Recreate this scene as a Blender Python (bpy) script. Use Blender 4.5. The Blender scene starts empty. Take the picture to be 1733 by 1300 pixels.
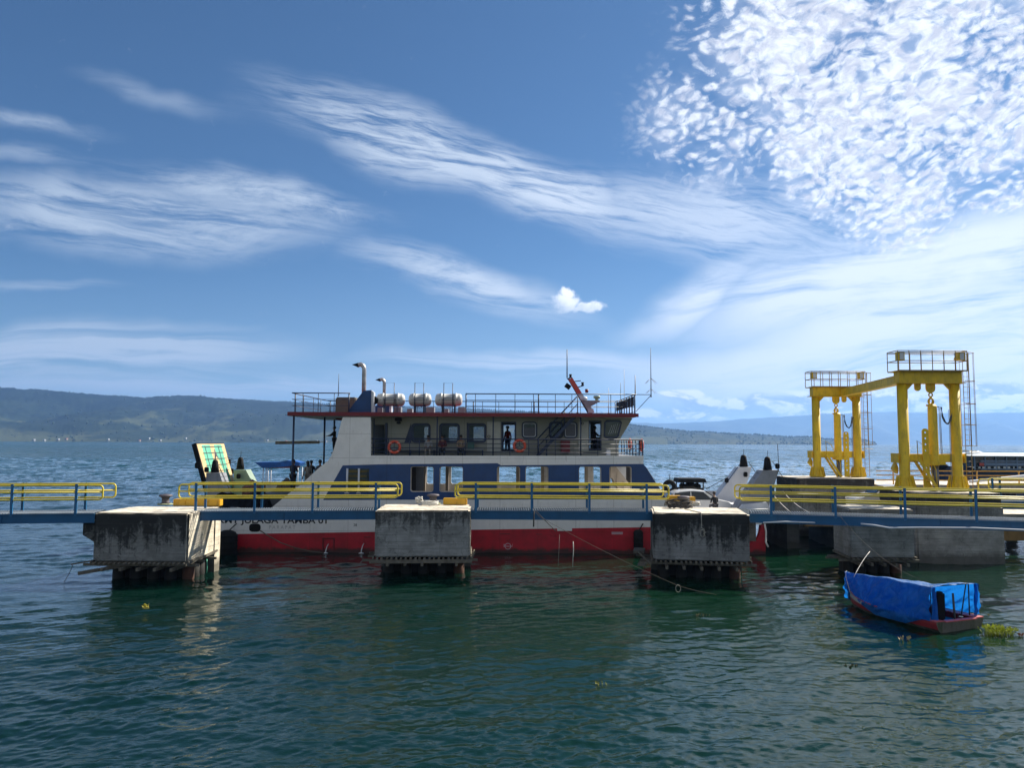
import bpy, bmesh, math, random
import numpy as np
from mathutils import Vector, Matrix, noise as mnoise
from math import radians as R, sin, cos, pi, tan, atan, sqrt

scene = bpy.context.scene
col = scene.collection
random.seed(7)

# ------------------------------------------------------------------ camera
FPX, CX, CY = 1302.0, 866.5, 650.0
EYE = Vector((0, 0, 6.0))
PITCH = atan(98 / FPX)
ROLL = 0.0046
_F = Vector((0, cos(PITCH), sin(PITCH)))
_U0 = Vector((0, -sin(PITCH), cos(PITCH)))
_R0 = Vector((1, 0, 0))
_R = _R0 * cos(ROLL) + _U0 * sin(ROLL)
_U = _U0 * cos(ROLL) - _R0 * sin(ROLL)
cam_d = bpy.data.cameras.new('camera')
cam = bpy.data.objects.new('camera', cam_d)
col.objects.link(cam)
cam_d.sensor_width = 36.0
cam_d.lens = FPX * 36.0 / 1733.0
cam_d.clip_start = 0.1
cam_d.clip_end = 60000
cam.matrix_world = Matrix(((_R.x, _U.x, -_F.x, EYE.x), (_R.y, _U.y, -_F.y, EYE.y), (_R.z, _U.z, -_F.z, EYE.z), (0, 0, 0, 1)))
scene.camera = cam


def ray(px, py):
    return _F + _R * ((px - CX) / FPX) - _U * ((py - CY) / FPX)


def P(px, py, Y):
    """a point at depth Y measured on the photograph"""
    d = ray(px, py)
    return EYE + d * (Y / d.y)


def G(px, py, z):
    """a point at height z measured on the photograph"""
    d = ray(px, py)
    return EYE + d * ((z - EYE.z) / d.z)


def X_(px, Y, py=750):
    return P(px, py, Y).x


def Z_(py, Y, px=866.5):
    return P(px, py, Y).z


# ------------------------------------------------------------------ light
SUN_AZ = R(34)      # from +X towards +Y
SUN_EL = R(40)
SUN = Vector((cos(SUN_EL) * cos(SUN_AZ), cos(SUN_EL) * sin(SUN_AZ), sin(SUN_EL)))
sun_d = bpy.data.lights.new('sun', 'SUN')
sun_d.energy = 4.7
sun_d.angle = R(0.5)
sun_d.color = (1.0, 0.93, 0.80)
sun = bpy.data.objects.new('sun', sun_d)
col.objects.link(sun)
sun.rotation_euler = (-SUN).to_track_quat('-Z', 'Y').to_euler()

scene.view_settings.view_transform = 'Standard'
scene.view_settings.look = 'None'
scene.view_settings.gamma = 1
scene.view_settings.use_curve_mapping = False
scene.view_settings.exposure = 0.96
scene.cycles.use_denoising = True
scene.cycles.denoising_prefilter = 'ACCURATE'
scene.cycles.max_bounces = 8
scene.cycles.transparent_max_bounces = 16
scene.cycles.volume_bounces = 1
scene.cycles.sample_clamp_direct = 8
scene.cycles.sample_clamp_indirect = 5
scene.cycles.caustics_reflective = False
scene.cycles.caustics_refractive = False


class NT:
    """small helper for wiring node trees"""
    def __init__(s, tree):
        s.t = tree
        s.n = tree.nodes
        s.l = tree.links

    def new(s, kind, **kw):
        n = s.n.new(kind)
        for k, v in kw.items():
            setattr(n, k, v)
        return n

    def put(s, sock, v):
        if v is None:
            return
        if isinstance(v, bpy.types.NodeSocket):
            s.l.new(v, sock)
        else:
            if sock.type == 'RGBA' and hasattr(v, '__len__') and len(v) == 3:
                v = (*v, 1)
            sock.default_value = v

    def m(s, op, a, b=None, c=None, clamp=False):
        n = s.new('ShaderNodeMath', operation=op, use_clamp=clamp)
        for i, v in enumerate((a, b, c)):
            s.put(n.inputs[i], v)
        return n.outputs[0]

    def vm(s, op, a, b=None, out=0):
        n = s.new('ShaderNodeVectorMath', operation=op)
        s.put(n.inputs[0], a)
        if b is not None:
            if op == 'SCALE':
                s.put(n.inputs['Scale'], b)
            else:
                s.put(n.inputs[1], b)
        return n.outputs['Value'] if out == 'v' else n.outputs[0]

    def map(s, vec, loc=(0, 0, 0), rot=(0, 0, 0), scale=(1, 1, 1), kind='POINT'):
        n = s.new('ShaderNodeMapping', vector_type=kind)
        s.put(n.inputs[0], vec)
        n.inputs[1].default_value = loc
        n.inputs[2].default_value = rot
        n.inputs[3].default_value = scale
        return n.outputs[0]

    def noise(s, vec, scale, detail=4, rough=0.5, dist=0.0, out=0, lac=2.0):
        n = s.new('ShaderNodeTexNoise')
        s.put(n.inputs['Vector'], vec)
        n.inputs['Scale'].default_value = scale
        n.inputs['Detail'].default_value = detail
        n.inputs['Roughness'].default_value = rough
        n.inputs['Distortion'].default_value = dist
        n.inputs['Lacunarity'].default_value = lac
        return n.outputs[out]

    def ramp(s, v, a, b, lo=0.0, hi=1.0, smooth=True):
        n = s.new('ShaderNodeMapRange', interpolation_type='SMOOTHSTEP' if smooth else 'LINEAR')
        s.put(n.inputs[0], v)
        for i, w in zip((1, 2, 3, 4), (a, b, lo, hi)):
            n.inputs[i].default_value = w
        return n.outputs[0]

    def mix(s, f, a, b, blend='MIX'):
        n = s.new('ShaderNodeMix', data_type='RGBA', blend_type=blend)
        s.put(n.inputs[0], f)
        s.put(n.inputs[6], a)
        s.put(n.inputs[7], b)
        return n.outputs[2]

    def xyz(s, v):
        n = s.new('ShaderNodeSeparateXYZ')
        s.put(n.inputs[0], v)
        return n.outputs

    def cxyz(s, x=0.0, y=0.0, z=0.0):
        n = s.new('ShaderNodeCombineXYZ')
        for i, v in enumerate((x, y, z)):
            s.put(n.inputs[i], v)
        return n.outputs[0]


# ------------------------------------------------------------------ sky and clouds
world = bpy.data.worlds.new('World')
scene.world = world
world.use_nodes = True
world.cycles.sampling_method = 'MANUAL'
world.cycles.sample_map_resolution = 1024
w = NT(world.node_tree)
w.n.clear()
sky = w.new('ShaderNodeTexSky', sky_type='NISHITA', sun_disc=False)
sky.sun_elevation = SUN_EL
sky.sun_rotation = pi / 2 - SUN_AZ
sky.altitude = 900
sky.air_density = 1.0
sky.dust_density = 0.6
sky.ozone_density = 2.0
tc = w.new('ShaderNodeTexCoord')
D = w.vm('NORMALIZE', tc.outputs['Generated'])
dx, dy, dz = w.xyz(D)[:3]
front = w.ramp(dy, 0.10, 0.30)
dys = w.m('MAXIMUM', dy, 0.05)
u = w.m('DIVIDE', dx, dys)
v = w.m('DIVIDE', dz, dys)
UV = w.cxyz(u, v, 0.0)


def uv_of(px, py):
    d = ray(px, py)
    return d.x / d.y, d.z / d.y


warp = w.vm('SUBTRACT', w.noise(UV, 3.5, 4, 0.55, 0.0, 1), (0.5, 0.5, 0.5))
UVw = w.vm('ADD', UV, w.vm('MULTIPLY', warp, (0.22, 0.09, 0)))
UVw2 = w.vm('ADD', UV, w.vm('MULTIPLY', warp, (0.07, 0.05, 0)))


def blob(px, py, rx, ry, ang=0.0, soft=0.15, vec=None):
    """soft tilted ellipse on the sky; sizes in photo pixels"""
    cu, cv = uv_of(px, py)
    m_ = w.map(vec or UVw, (cu, cv, 0), (0, 0, R(ang)), (rx / FPX, ry / FPX, 1), 'TEXTURE')
    return w.ramp(w.vm('LENGTH', m_, out='v'), 1.0, soft)


def mx(*a):
    r_ = a[0]
    for b_ in a[1:]:
        r_ = w.m('MAXIMUM', r_, b_)
    return r_


def streaks(ang, along, across, detail=6, rough=0.6, dist=0.6, off=0.0, vec=None):
    m_ = w.map(vec or UVw2, (off, off, 0), (0, 0, R(-ang)), (1, 1, 1))
    m_ = w.vm('MULTIPLY', m_, (along, across, 1))
    return w.noise(m_, 1.0, detail, rough, dist)


# main cirrus band falling to the right
sA = streaks(-20, 3.0, 22, 9, 0.70, 0.8)
fineA = streaks(-9, 8, 85, 8, 0.68, 0.7, 3.1)
maskA = mx(blob(690, 245, 380, 92, -20, 0.25), blob(900, 315, 330, 85, -17, 0.25),
           w.m('MULTIPLY', blob(1190, 375, 400, 100, -8, 0.15), 0.72),
           w.m('MULTIPLY', blob(545, 215, 230, 60, -12, 0.0), 0.5))
cA = w.m('MULTIPLY', maskA, w.ramp(w.m('ADD', w.m('MULTIPLY', sA, 0.45), w.m('MULTIPLY', fineA, 0.55)), 0.36, 0.58))
# left bank and its tail
sB = streaks(-7, 3.4, 24, 9, 0.70, 0.8, 1.7)
maskB = mx(blob(230, 370, 480, 88, -4, 0.25), blob(420, 335, 330, 46, -10, 0.1),
           blob(790, 478, 280, 52, -15, 0.15),
           w.m('MULTIPLY', blob(60, 215, 190, 26, -8, 0.0), 0.6),
           w.m('MULTIPLY', blob(270, 170, 150, 32, -22, 0.0), 0.4),
           w.m('MULTIPLY', blob(40, 270, 180, 26, -6, 0.0), 0.5))
cB = w.m('MULTIPLY', maskB, w.ramp(w.m('ADD', w.m('MULTIPLY', sB, 0.7), w.m('MULTIPLY', fineA, 0.3)), 0.35, 0.58))
# low left veils
sC = streaks(-2, 2.4, 34, 8, 0.64, 1.1, 5.2)
maskC = mx(blob(130, 592, 520, 66, 1, 0.35), blob(300, 570, 210, 22, 8, 0.0),
           w.m('MULTIPLY', blob(880, 612, 380, 34, 0, 0.1), 0.9),
           w.m('MULTIPLY', blob(300, 645, 700, 48, 0, 0.1), 0.9),
           w.m('MULTIPLY', blob(60, 480, 220, 14, 0, 0.0), 0.45))
cC = w.m('MULTIPLY', maskC, w.ramp(sC, 0.30, 0.58))
# right-hand fan of veils
sD = streaks(11, 1.9, 13, 6, 0.58, 1.4, 8.3)
sD2 = streaks(7, 5, 60, 8, 0.68, 0.8, 2.2)
maskD = mx(blob(1540, 455, 560, 105, 15, 0.35), blob(1640, 560, 600, 140, 8, 0.4),
           blob(1190, 500, 220, 48, 24, 0.1), blob(1460, 625, 600, 95, 2, 0.4),
           w.m('MULTIPLY', blob(1250, 610, 420, 60, 2, 0.0), 0.55))
cD = w.m('MULTIPLY', maskD, w.ramp(w.m('ADD', w.m('MULTIPLY', sD, 0.6), w.m('MULTIPLY', sD2, 0.4)), 0.28, 0.56))
# altocumulus field, patterned on a real flat cloud layer
dzs = w.m('MAXIMUM', dz, 0.03)
vq = w.m('ADD', w.m('MAXIMUM', v, 0.02), 0.5)
PL = w.cxyz(w.m('DIVIDE', u, vq), w.m('LOGARITHM', vq, 2.71828), 0.0)
PLr = w.map(PL, (0, 0, 0), (0, 0, R(28)), (1.0, 1.25, 1))
wp = w.vm('SUBTRACT', w.noise(PLr, 12, 3, 0.55, 0.0, 1), (0.5, 0.5, 0.5))
PLw = w.vm('ADD', PLr, w.vm('SCALE', wp, 0.06))
vor = w.new('ShaderNodeTexVoronoi', feature='SMOOTH_F1')
w.put(vor.inputs['Vector'], PLw)
vor.inputs['Scale'].default_value = 66
vor.inputs['Smoothness'].default_value = 0.45
puff = w.m('SUBTRACT', 0.60, vor.outputs['Distance'])
n1 = w.noise(PLw, 64, 8, 0.68)
n2 = w.noise(PLr, 7.5, 4, 0.55)
den = w.m('ADD', w.m('ADD', w.m('MULTIPLY', puff, 0.60), w.m('MULTIPLY', n1, 1.0)), w.m('MULTIPLY', n2, 0.7))
maskE = mx(blob(1510, 80, 470, 350, -6, 0.40, UVw2), blob(1440, 290, 300, 160, -30, 0.2, UVw2),
           blob(1700, 120, 300, 260, 0, 0.35, UVw2),
           w.m('MULTIPLY', blob(1200, 200, 200, 200, -50, 0.0, UVw2), 0.7),
           w.m('MULTIPLY', blob(1715, 330, 150, 45, 10, 0.0, UVw2), 0.9))
alt = w.m('ADD', den, w.m('MULTIPLY', maskE, 0.34))
cE = w.m('MULTIPLY', w.ramp(alt, 0.93, 1.32), w.ramp(maskE, 0.0, 0.55))
# small cumulus in the middle and heaps low over the far shore
nF = w.noise(UV, 26, 6, 0.6, 0.3)
UVf = w.vm('ADD', UV, w.vm('SCALE', w.vm('SUBTRACT', w.noise(UV, 60, 6, 0.65, 0, 1), (0.5, 0.5, 0.5)), 0.022))
maskF = mx(blob(957, 511, 42, 25, 0, 0.0, UVf), blob(997, 519, 38, 18, 0, 0.0, UVf), blob(957, 496, 24, 17, 0, 0.0, UVf), blob(975, 524, 62, 11, 0, 0.0, UVf))
cF = w.ramp(w.m('ADD', maskF, w.m('MULTIPLY', w.m('SUBTRACT', nF, 0.5), 1.3)), 0.20, 0.85)
UVg = w.vm('MULTIPLY', UV, (1, 2.4, 1))
nG = w.noise(UVg, 15, 7, 0.6, 0.4)
maskG = mx(blob(1500, 690, 600, 42, 0, 0.2, UV), w.m('MULTIPLY', blob(1160, 668, 70, 14, 0, 0.0, UV), 1.0),
           blob(1690, 665, 120, 34, 0, 0.1, UV), w.m('MULTIPLY', blob(1150, 700, 200, 22, 0, 0, UV), 0.9))
cG = w.m('MULTIPLY', w.ramp(w.m('ADD', w.m('MULTIPLY', maskG, 0.45), nG), 0.60, 0.82), w.m('MULTIPLY', w.ramp(maskG, 0.02, 0.3), 0.9))

bright = w.ramp(u, -0.5, 0.55, 0.0, 1.0)
ccol = w.mix(bright, (4.0, 4.8, 5.9), (7.0, 7.6, 8.6))
shadeE = w.ramp(w.noise(w.vm('ADD', PLw, (0.008, 0.010, 0)), 52, 7, 0.62), 0.36, 0.64, 0.66, 1.04)
ccolE = w.mix(1.0, (7.9, 8.3, 9.0), w.cxyz(shadeE, shadeE, w.m('POWER', shadeE, 0.8)), 'MULTIPLY')
ccolF = w.mix(w.ramp(w.m('ADD', v, w.m('MULTIPLY', w.m('SUBTRACT', nF, 0.5), 0.05)), uv_of(970, 533)[1], uv_of(970, 500)[1]), (4.0, 4.9, 6.2), (9.0, 9.2, 9.6))
nG2 = w.noise(w.vm('ADD', UVg, (0.006, 0.022, 0)), 15, 7, 0.6, 0.4)
ccolG = w.mix(w.ramp(w.m('SUBTRACT', nG, nG2), -0.04, 0.09), (3.0, 3.9, 5.4), (8.8, 9.0, 9.2))
skyc = w.mix(1.0, sky.outputs[0], (0.335, 0.505, 0.64), 'MULTIPLY')
skyc = w.mix(w.m('MULTIPLY', w.m('POWER', w.ramp(v, 0.26, 0.0, 0.0, 1.0, False), 1.6), w.ramp(u, -0.8, 0.7, 0.30, 0.50)), skyc, (4.6, 5.6, 6.8))
c = w.mix(w.m('MULTIPLY', w.m('MULTIPLY', cA, 0.92), front), skyc, ccol)
c = w.mix(w.m('MULTIPLY', w.m('MULTIPLY', cB, 0.92), front), c, ccol)
c = w.mix(w.m('MULTIPLY', w.m('MULTIPLY', cC, 0.92), front), c, ccol)
c = w.mix(w.m('MULTIPLY', w.m('MULTIPLY', cD, 0.97), front), c, ccol)
veil = w.m('MULTIPLY', w.ramp(maskE, 0.05, 0.7), w.ramp(n2, 0.35, 0.62))
c = w.mix(w.m('MULTIPLY', w.m('MULTIPLY', veil, 0.38), front), c, (6.6, 7.3, 8.6))
c = w.mix(w.m('MULTIPLY', w.m('MULTIPLY', cE, 0.95), front), c, ccolE)
c = w.mix(w.m('MULTIPLY', cG, front), c, ccolG)
c = w.mix(w.m('MULTIPLY', cF, front), c, ccolF)
# unseen bright cloud added behind the camera to lift the fill light
back = w.ramp(dy, 0.12, -0.15)
nb = w.noise(w.map(D, scale=(1, 1, 2.2)), 2.6, 7, 0.62, 0.4)
c = w.mix(w.m('MULTIPLY', back, w.m('MULTIPLY', w.ramp(nb, 0.36, 0.58), w.ramp(dz, 0.0, 0.08))), c, (4.7, 4.9, 5.1))
bg = w.new('ShaderNodeBackground')
bg.inputs[1].default_value = 0.068
w.put(bg.inputs[0], c)
wo = w.new('ShaderNodeOutputWorld')
w.l.new(bg.outputs[0], wo.inputs[0])

# ------------------------------------------------------------------ materials
MATS = {}


def mat(name, base, rough=0.5, metal=0.0, var=0.12, vscale=1.5, grime=0.0, gcol=(0.05, 0.04, 0.035), gscale=(1.2, 1.2, 0.35),
        bump=0.0, bscale=20, spec=0.5, gth=(0.52, 0.72), coat=0.0, seams=0.0, wl=0.0, runs=0.0):
    """painted or mineral surface: base colour with slow variation, streaky dirt and a fine bump"""
    if name in MATS:
        return MATS[name]
    m_ = bpy.data.materials.new(name)
    m_.use_nodes = True
    t = NT(m_.node_tree)
    b = t.n['Principled BSDF']
    b.inputs['Roughness'].default_value = rough
    b.inputs['Metallic'].default_value = metal
    b.inputs['Specular IOR Level'].default_value = spec
    b.inputs['Coat Weight'].default_value = coat
    tcx = t.new('ShaderNodeTexCoord').outputs['Object']
    c_ = t.mix(1.0, base, (1, 1, 1), 'MULTIPLY')
    nv = t.noise(tcx, vscale, 5, 0.6)
    k = t.ramp(nv, 0.3, 0.7, 1 - var, 1 + var)
    c_ = t.mix(1.0, base, t.cxyz(k, k, k), 'MULTIPLY')
    if grime > 0:
        g = t.noise(t.vm('MULTIPLY', tcx, gscale), 2.2, 7, 0.68, 0.3)
        gm = t.m('MULTIPLY', t.ramp(g, gth[0], gth[1]), grime)
        c_ = t.mix(gm, c_, gcol)
        t.put(b.inputs['Roughness'], t.m('ADD', rough, t.m('MULTIPLY', gm, 0.3), clamp=True))
    if seams > 0 or wl > 0 or runs > 0:
        gp = t.new('ShaderNodeNewGeometry').outputs['Position']
        gx, gy, gz = t.xyz(gp)[:3]
        if runs > 0:        # rust runs that start at fittings and seams
            rn = t.noise(t.vm('MULTIPLY', gp, (5.5, 2.0, 0.45)), 1.5, 6, 0.72, 0.2)
            c_ = t.mix(t.m('MULTIPLY', t.ramp(rn, 0.60, 0.74), runs), c_, (0.16, 0.07, 0.03))
        if seams > 0:       # weld seams of the steel plates
            def line(q, pitch, off):
                f_ = t.m('FRACT', t.m('ADD', t.m('DIVIDE', q, pitch), off))
                return t.m('LESS_THAN', f_, 0.035 / pitch)
            sl = t.m('MAXIMUM', line(gx, 2.05, 0.31), line(gz, 1.31, 0.13))
            c_ = t.mix(t.m('MULTIPLY', sl, seams), c_, t.mix(1.0, c_, (0.35, 0.33, 0.32), 'MULTIPLY'))
        if wl > 0:          # slime band at the waterline
            wn = t.noise(t.vm('MULTIPLY', gp, (1.3, 1, 2.0)), 1.7, 6, 0.7, 0.4)
            c_ = t.mix(t.m('MULTIPLY', t.ramp(t.m('SUBTRACT', gz, t.m('MULTIPLY', wn, 0.55)), -0.16, 0.06, 1.0, 0.0), wl), c_, (0.020, 0.016, 0.012))
    t.put(b.inputs['Base Color'], c_)
    if bump > 0:
        bn = t.new('ShaderNodeBump')
        bn.inputs['Strength'].default_value = bump
        bn.inputs['Distance'].default_value = 0.02
        t.put(bn.inputs['Height'], t.noise(tcx, bscale, 6, 0.65))
        t.l.new(bn.outputs[0], b.inputs['Normal'])
    MATS[name] = m_
    return m_


M_white = mat('hull_white', (0.72, 0.71, 0.70), 0.45, grime=0.45, gcol=(0.20, 0.17, 0.14), gscale=(2.5, 2.5, 0.5), gth=(0.55, 0.8), var=0.05, seams=0.35, runs=0.55)
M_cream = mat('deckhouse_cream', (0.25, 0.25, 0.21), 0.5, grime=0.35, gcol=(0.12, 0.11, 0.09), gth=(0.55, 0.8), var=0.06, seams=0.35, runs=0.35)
M_blue = mat('hull_blue', (0.004, 0.042, 0.155), 0.42, grime=0.35, gcol=(0.03, 0.045, 0.08), var=0.15, seams=0.5)
M_navy = mat('rail_navy', (0.005, 0.016, 0.055), 0.45, var=0.15)
M_red = mat('hull_red', (0.40, 0.005, 0.018), 0.5, grime=0.55, gcol=(0.09, 0.012, 0.012), gscale=(0.8, 0.8, 0.8), var=0.20, bump=0.15, bscale=6, seams=0.4, wl=0.9, runs=0.25)
M_dred = mat('fascia_red', (0.15, 0.004, 0.010), 0.45, var=0.15, grime=0.3)
M_black = mat('matt_black', (0.006, 0.006, 0.007), 0.7, var=0.2, spec=0.2)
M_rubber = mat('tyre_rubber', (0.009, 0.009, 0.009), 0.8, spec=0.2, var=0.3, bump=0.4, bscale=30)
M_grey = mat('ship_grey', (0.24, 0.25, 0.28), 0.55, grime=0.4, var=0.1)
M_dgrey = mat('deck_dark', (0.055, 0.06, 0.07), 0.7, grime=0.4, var=0.2)
M_alum = mat('pale_paint', (0.55, 0.57, 0.62), 0.45, var=0.06, grime=0.2, gcol=(0.25, 0.23, 0.2))
M_gblue = mat('girder_blue', (0.002, 0.080, 0.20), 0.40, var=0.10, grime=0.25, gcol=(0.01, 0.03, 0.07))
M_pblue = mat('post_blue', (0.018, 0.14, 0.32), 0.40, var=0.10, grime=0.25, gcol=(0.03, 0.05, 0.08))
M_grate = mat('grating_steel', (0.20, 0.24, 0.29), 0.5, metal=0.3, var=0.2, grime=0.3)
M_yrail = mat('rail_yellow', (0.64, 0.51, 0.04), 0.38, var=0.10, grime=0.40, gcol=(0.22, 0.13, 0.04), gscale=(2, 2, 2))
M_gyel = mat('gantry_yellow', (0.68, 0.455, 0.006), 0.48, var=0.14, grime=0.45, gcol=(0.20, 0.13, 0.03), gscale=(3.0, 3.0, 0.7), gth=(0.48, 0.72), runs=0.6)
M_byel = mat('box_yellow', (0.62, 0.34, 0.012), 0.45, var=0.10, grime=0.5, gcol=(0.18, 0.08, 0.02))
M_orange = mat('rail_orange', (0.55, 0.30, 0.05), 0.5, var=0.12, grime=0.4, gcol=(0.15, 0.06, 0.02))
M_rust = mat('rusty_steel', (0.07, 0.028, 0.016), 0.85, var=0.35, bump=0.5, bscale=14, grime=0.5, gcol=(0.03, 0.015, 0.01))
M_pile = mat('shade_pile', (0.007, 0.006, 0.005), 0.8, var=0.4, bump=0.4, bscale=14)  # near-black tone stands in for the shade under the caps
M_wood = mat('weathered_wood', (0.13, 0.115, 0.09), 0.85, var=0.3, vscale=4, bump=0.4, grime=0.4)
M_rope = mat('rope_grey', (0.30, 0.28, 0.24), 0.95, var=0.25, vscale=12, bump=0.5, bscale=60)
M_drope = mat('rope_dark', (0.05, 0.045, 0.04), 0.95, var=0.3, vscale=12)
M_wrope = mat('rope_white', (0.62, 0.60, 0.55), 0.9, var=0.15, vscale=12)
M_ring = mat('lifebuoy_orange', (0.50, 0.060, 0.028), 0.5, var=0.12)
M_raft = mat('canister_white', (0.52, 0.52, 0.51), 0.5, var=0.04, grime=0.12, gcol=(0.3, 0.28, 0.25))
M_skin = mat('skin', (0.22, 0.12, 0.075), 0.55, var=0.06)
M_hair = mat('hair_black', (0.010, 0.008, 0.007), 0.6, var=0.2)
M_mast = mat('mast_red', (0.50, 0.07, 0.05), 0.45, var=0.1)
M_chrome = mat('exhaust_metal', (0.45, 0.42, 0.40), 0.35, metal=0.6, var=0.25, vscale=3, grime=0.6, gcol=(0.05, 0.03, 0.02), gscale=(2, 2, 0.8))
M_teal = mat('ramp_teal', (0.10, 0.44, 0.30), 0.6, var=0.15, grime=0.2)
M_sand = mat('ramp_sand', (0.62, 0.45, 0.22), 0.6, var=0.12, grime=0.2)
M_pgreen = mat('winch_green', (0.25, 0.33, 0.25), 0.5, var=0.08)
M_tarp = None


def concrete(name, base, dark, dark_amt, top=(0.74, 0.67, 0.56), rough=0.9, bias=0.0):
    """old concrete: board lines, black algae runs from the top edge, wet band at the foot, worn top and +X faces paled as if sunlit"""
    m_ = bpy.data.materials.new(name)
    m_.use_nodes = True
    t = NT(m_.node_tree)
    b = t.n['Principled BSDF']
    b.inputs['Roughness'].default_value = rough
    b.inputs['Specular IOR Level'].default_value = 0.25
    geo = t.new('ShaderNodeNewGeometry')
    pos = geo.outputs['Position']
    x, y, z = t.xyz(pos)[:3]
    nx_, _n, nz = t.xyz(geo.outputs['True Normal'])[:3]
    sun_side = t.ramp(nx_, 0.4, 0.8)  # sun-facing side painted paler, sunlight put into the colour
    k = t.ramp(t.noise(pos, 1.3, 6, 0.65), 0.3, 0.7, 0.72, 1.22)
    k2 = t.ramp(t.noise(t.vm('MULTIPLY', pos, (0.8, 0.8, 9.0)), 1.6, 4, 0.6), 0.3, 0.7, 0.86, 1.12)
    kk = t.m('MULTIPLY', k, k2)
    side = t.mix(1.0, t.mix(sun_side, base, (0.72, 0.65, 0.52)), t.cxyz(kk, kk, kk), 'MULTIPLY')
    runs = t.noise(t.vm('MULTIPLY', pos, (2.6, 2.6, 0.22)), 1.1, 6, 0.7, 0.4)
    blot = t.noise(pos, 2.6, 8, 0.75, 0.6)
    hz = t.ramp(z, 1.2, 2.9, -0.14, 0.12, False)
    f = t.m('ADD', t.m('ADD', t.m('MULTIPLY', runs, 0.50), t.m('MULTIPLY', blot, 0.56)), t.m('ADD', hz, t.m('SUBTRACT', bias, t.m('MULTIPLY', sun_side, 0.16))))
    fm = t.m('MULTIPLY', t.ramp(f, 0.50, 0.66), dark_amt)
    side = t.mix(fm, side, dark)
    # formwork board lines, one every 0.3 m, and a few hairline cracks
    bl = t.m('LESS_THAN', t.m('FRACT', t.m('ADD', t.m('DIVIDE', z, 0.31), t.m('MULTIPLY', blot, 0.06))), 0.07)
    side = t.mix(t.m('MULTIPLY', bl, 0.35), side, (0.07, 0.07, 0.068))
    ck = t.new('ShaderNodeTexVoronoi', feature='DISTANCE_TO_EDGE')
    t.put(ck.inputs['Vector'], t.vm('ADD', pos, t.vm('SCALE', t.noise(pos, 3, 4, 0.6, 0, 1), 0.5)))
    ck.inputs['Scale'].default_value = 0.55
    side = t.mix(t.m('MULTIPLY', t.m('LESS_THAN', ck.outputs['Distance'], 0.0045), 0.45), side, (0.03, 0.03, 0.03))
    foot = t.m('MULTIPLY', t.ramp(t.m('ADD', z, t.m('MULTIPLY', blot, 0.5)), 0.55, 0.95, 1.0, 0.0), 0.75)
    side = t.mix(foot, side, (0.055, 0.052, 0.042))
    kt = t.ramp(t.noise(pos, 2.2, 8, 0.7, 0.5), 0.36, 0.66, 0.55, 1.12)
    topc = t.mix(1.0, top, t.cxyz(kt, kt, kt), 'MULTIPLY')  # top tone raised to stand in for direct sun, with worn mottling
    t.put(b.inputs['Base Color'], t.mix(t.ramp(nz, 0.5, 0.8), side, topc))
    bn = t.new('ShaderNodeBump')
    bn.inputs['Strength'].default_value = 0.55
    bn.inputs['Distance'].default_value = 0.03
    t.put(bn.inputs['Height'], t.m('ADD', t.noise(pos, 16, 8, 0.7), t.m('MULTIPLY', k2, 0.35)))
    t.l.new(bn.outputs[0], b.inputs['Normal'])
    MATS[name] = m_
    return m_


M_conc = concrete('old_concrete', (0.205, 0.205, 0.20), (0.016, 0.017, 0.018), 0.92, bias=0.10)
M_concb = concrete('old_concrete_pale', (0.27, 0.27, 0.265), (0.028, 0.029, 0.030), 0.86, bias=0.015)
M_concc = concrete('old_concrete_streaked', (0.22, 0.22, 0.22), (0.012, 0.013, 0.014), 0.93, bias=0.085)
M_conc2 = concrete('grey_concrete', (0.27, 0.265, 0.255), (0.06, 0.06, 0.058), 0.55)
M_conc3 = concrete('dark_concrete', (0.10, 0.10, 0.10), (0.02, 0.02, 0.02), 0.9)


def glass(name, tint, rough=0.06, alpha=0.5):
    """thin window glass: sees through partly, reflects the sky"""
    m_ = bpy.data.materials.new(name)
    m_.use_nodes = True
    t = NT(m_.node_tree)
    b = t.n['Principled BSDF']
    b.inputs['Base Color'].default_value = (*tint, 1)
    b.inputs['Roughness'].default_value = rough
    b.inputs['Alpha'].default_value = alpha
    MATS[name] = m_
    return m_


M_glass = glass('window_glass', (0.02, 0.03, 0.04), 0.05, 0.42)
M_dglass = glass('dark_glass', (0.010, 0.013, 0.016), 0.05, 1.0)
M_pglass = glass('curtained_glass', (0.055, 0.055, 0.075), 0.3, 1.0)


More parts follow.
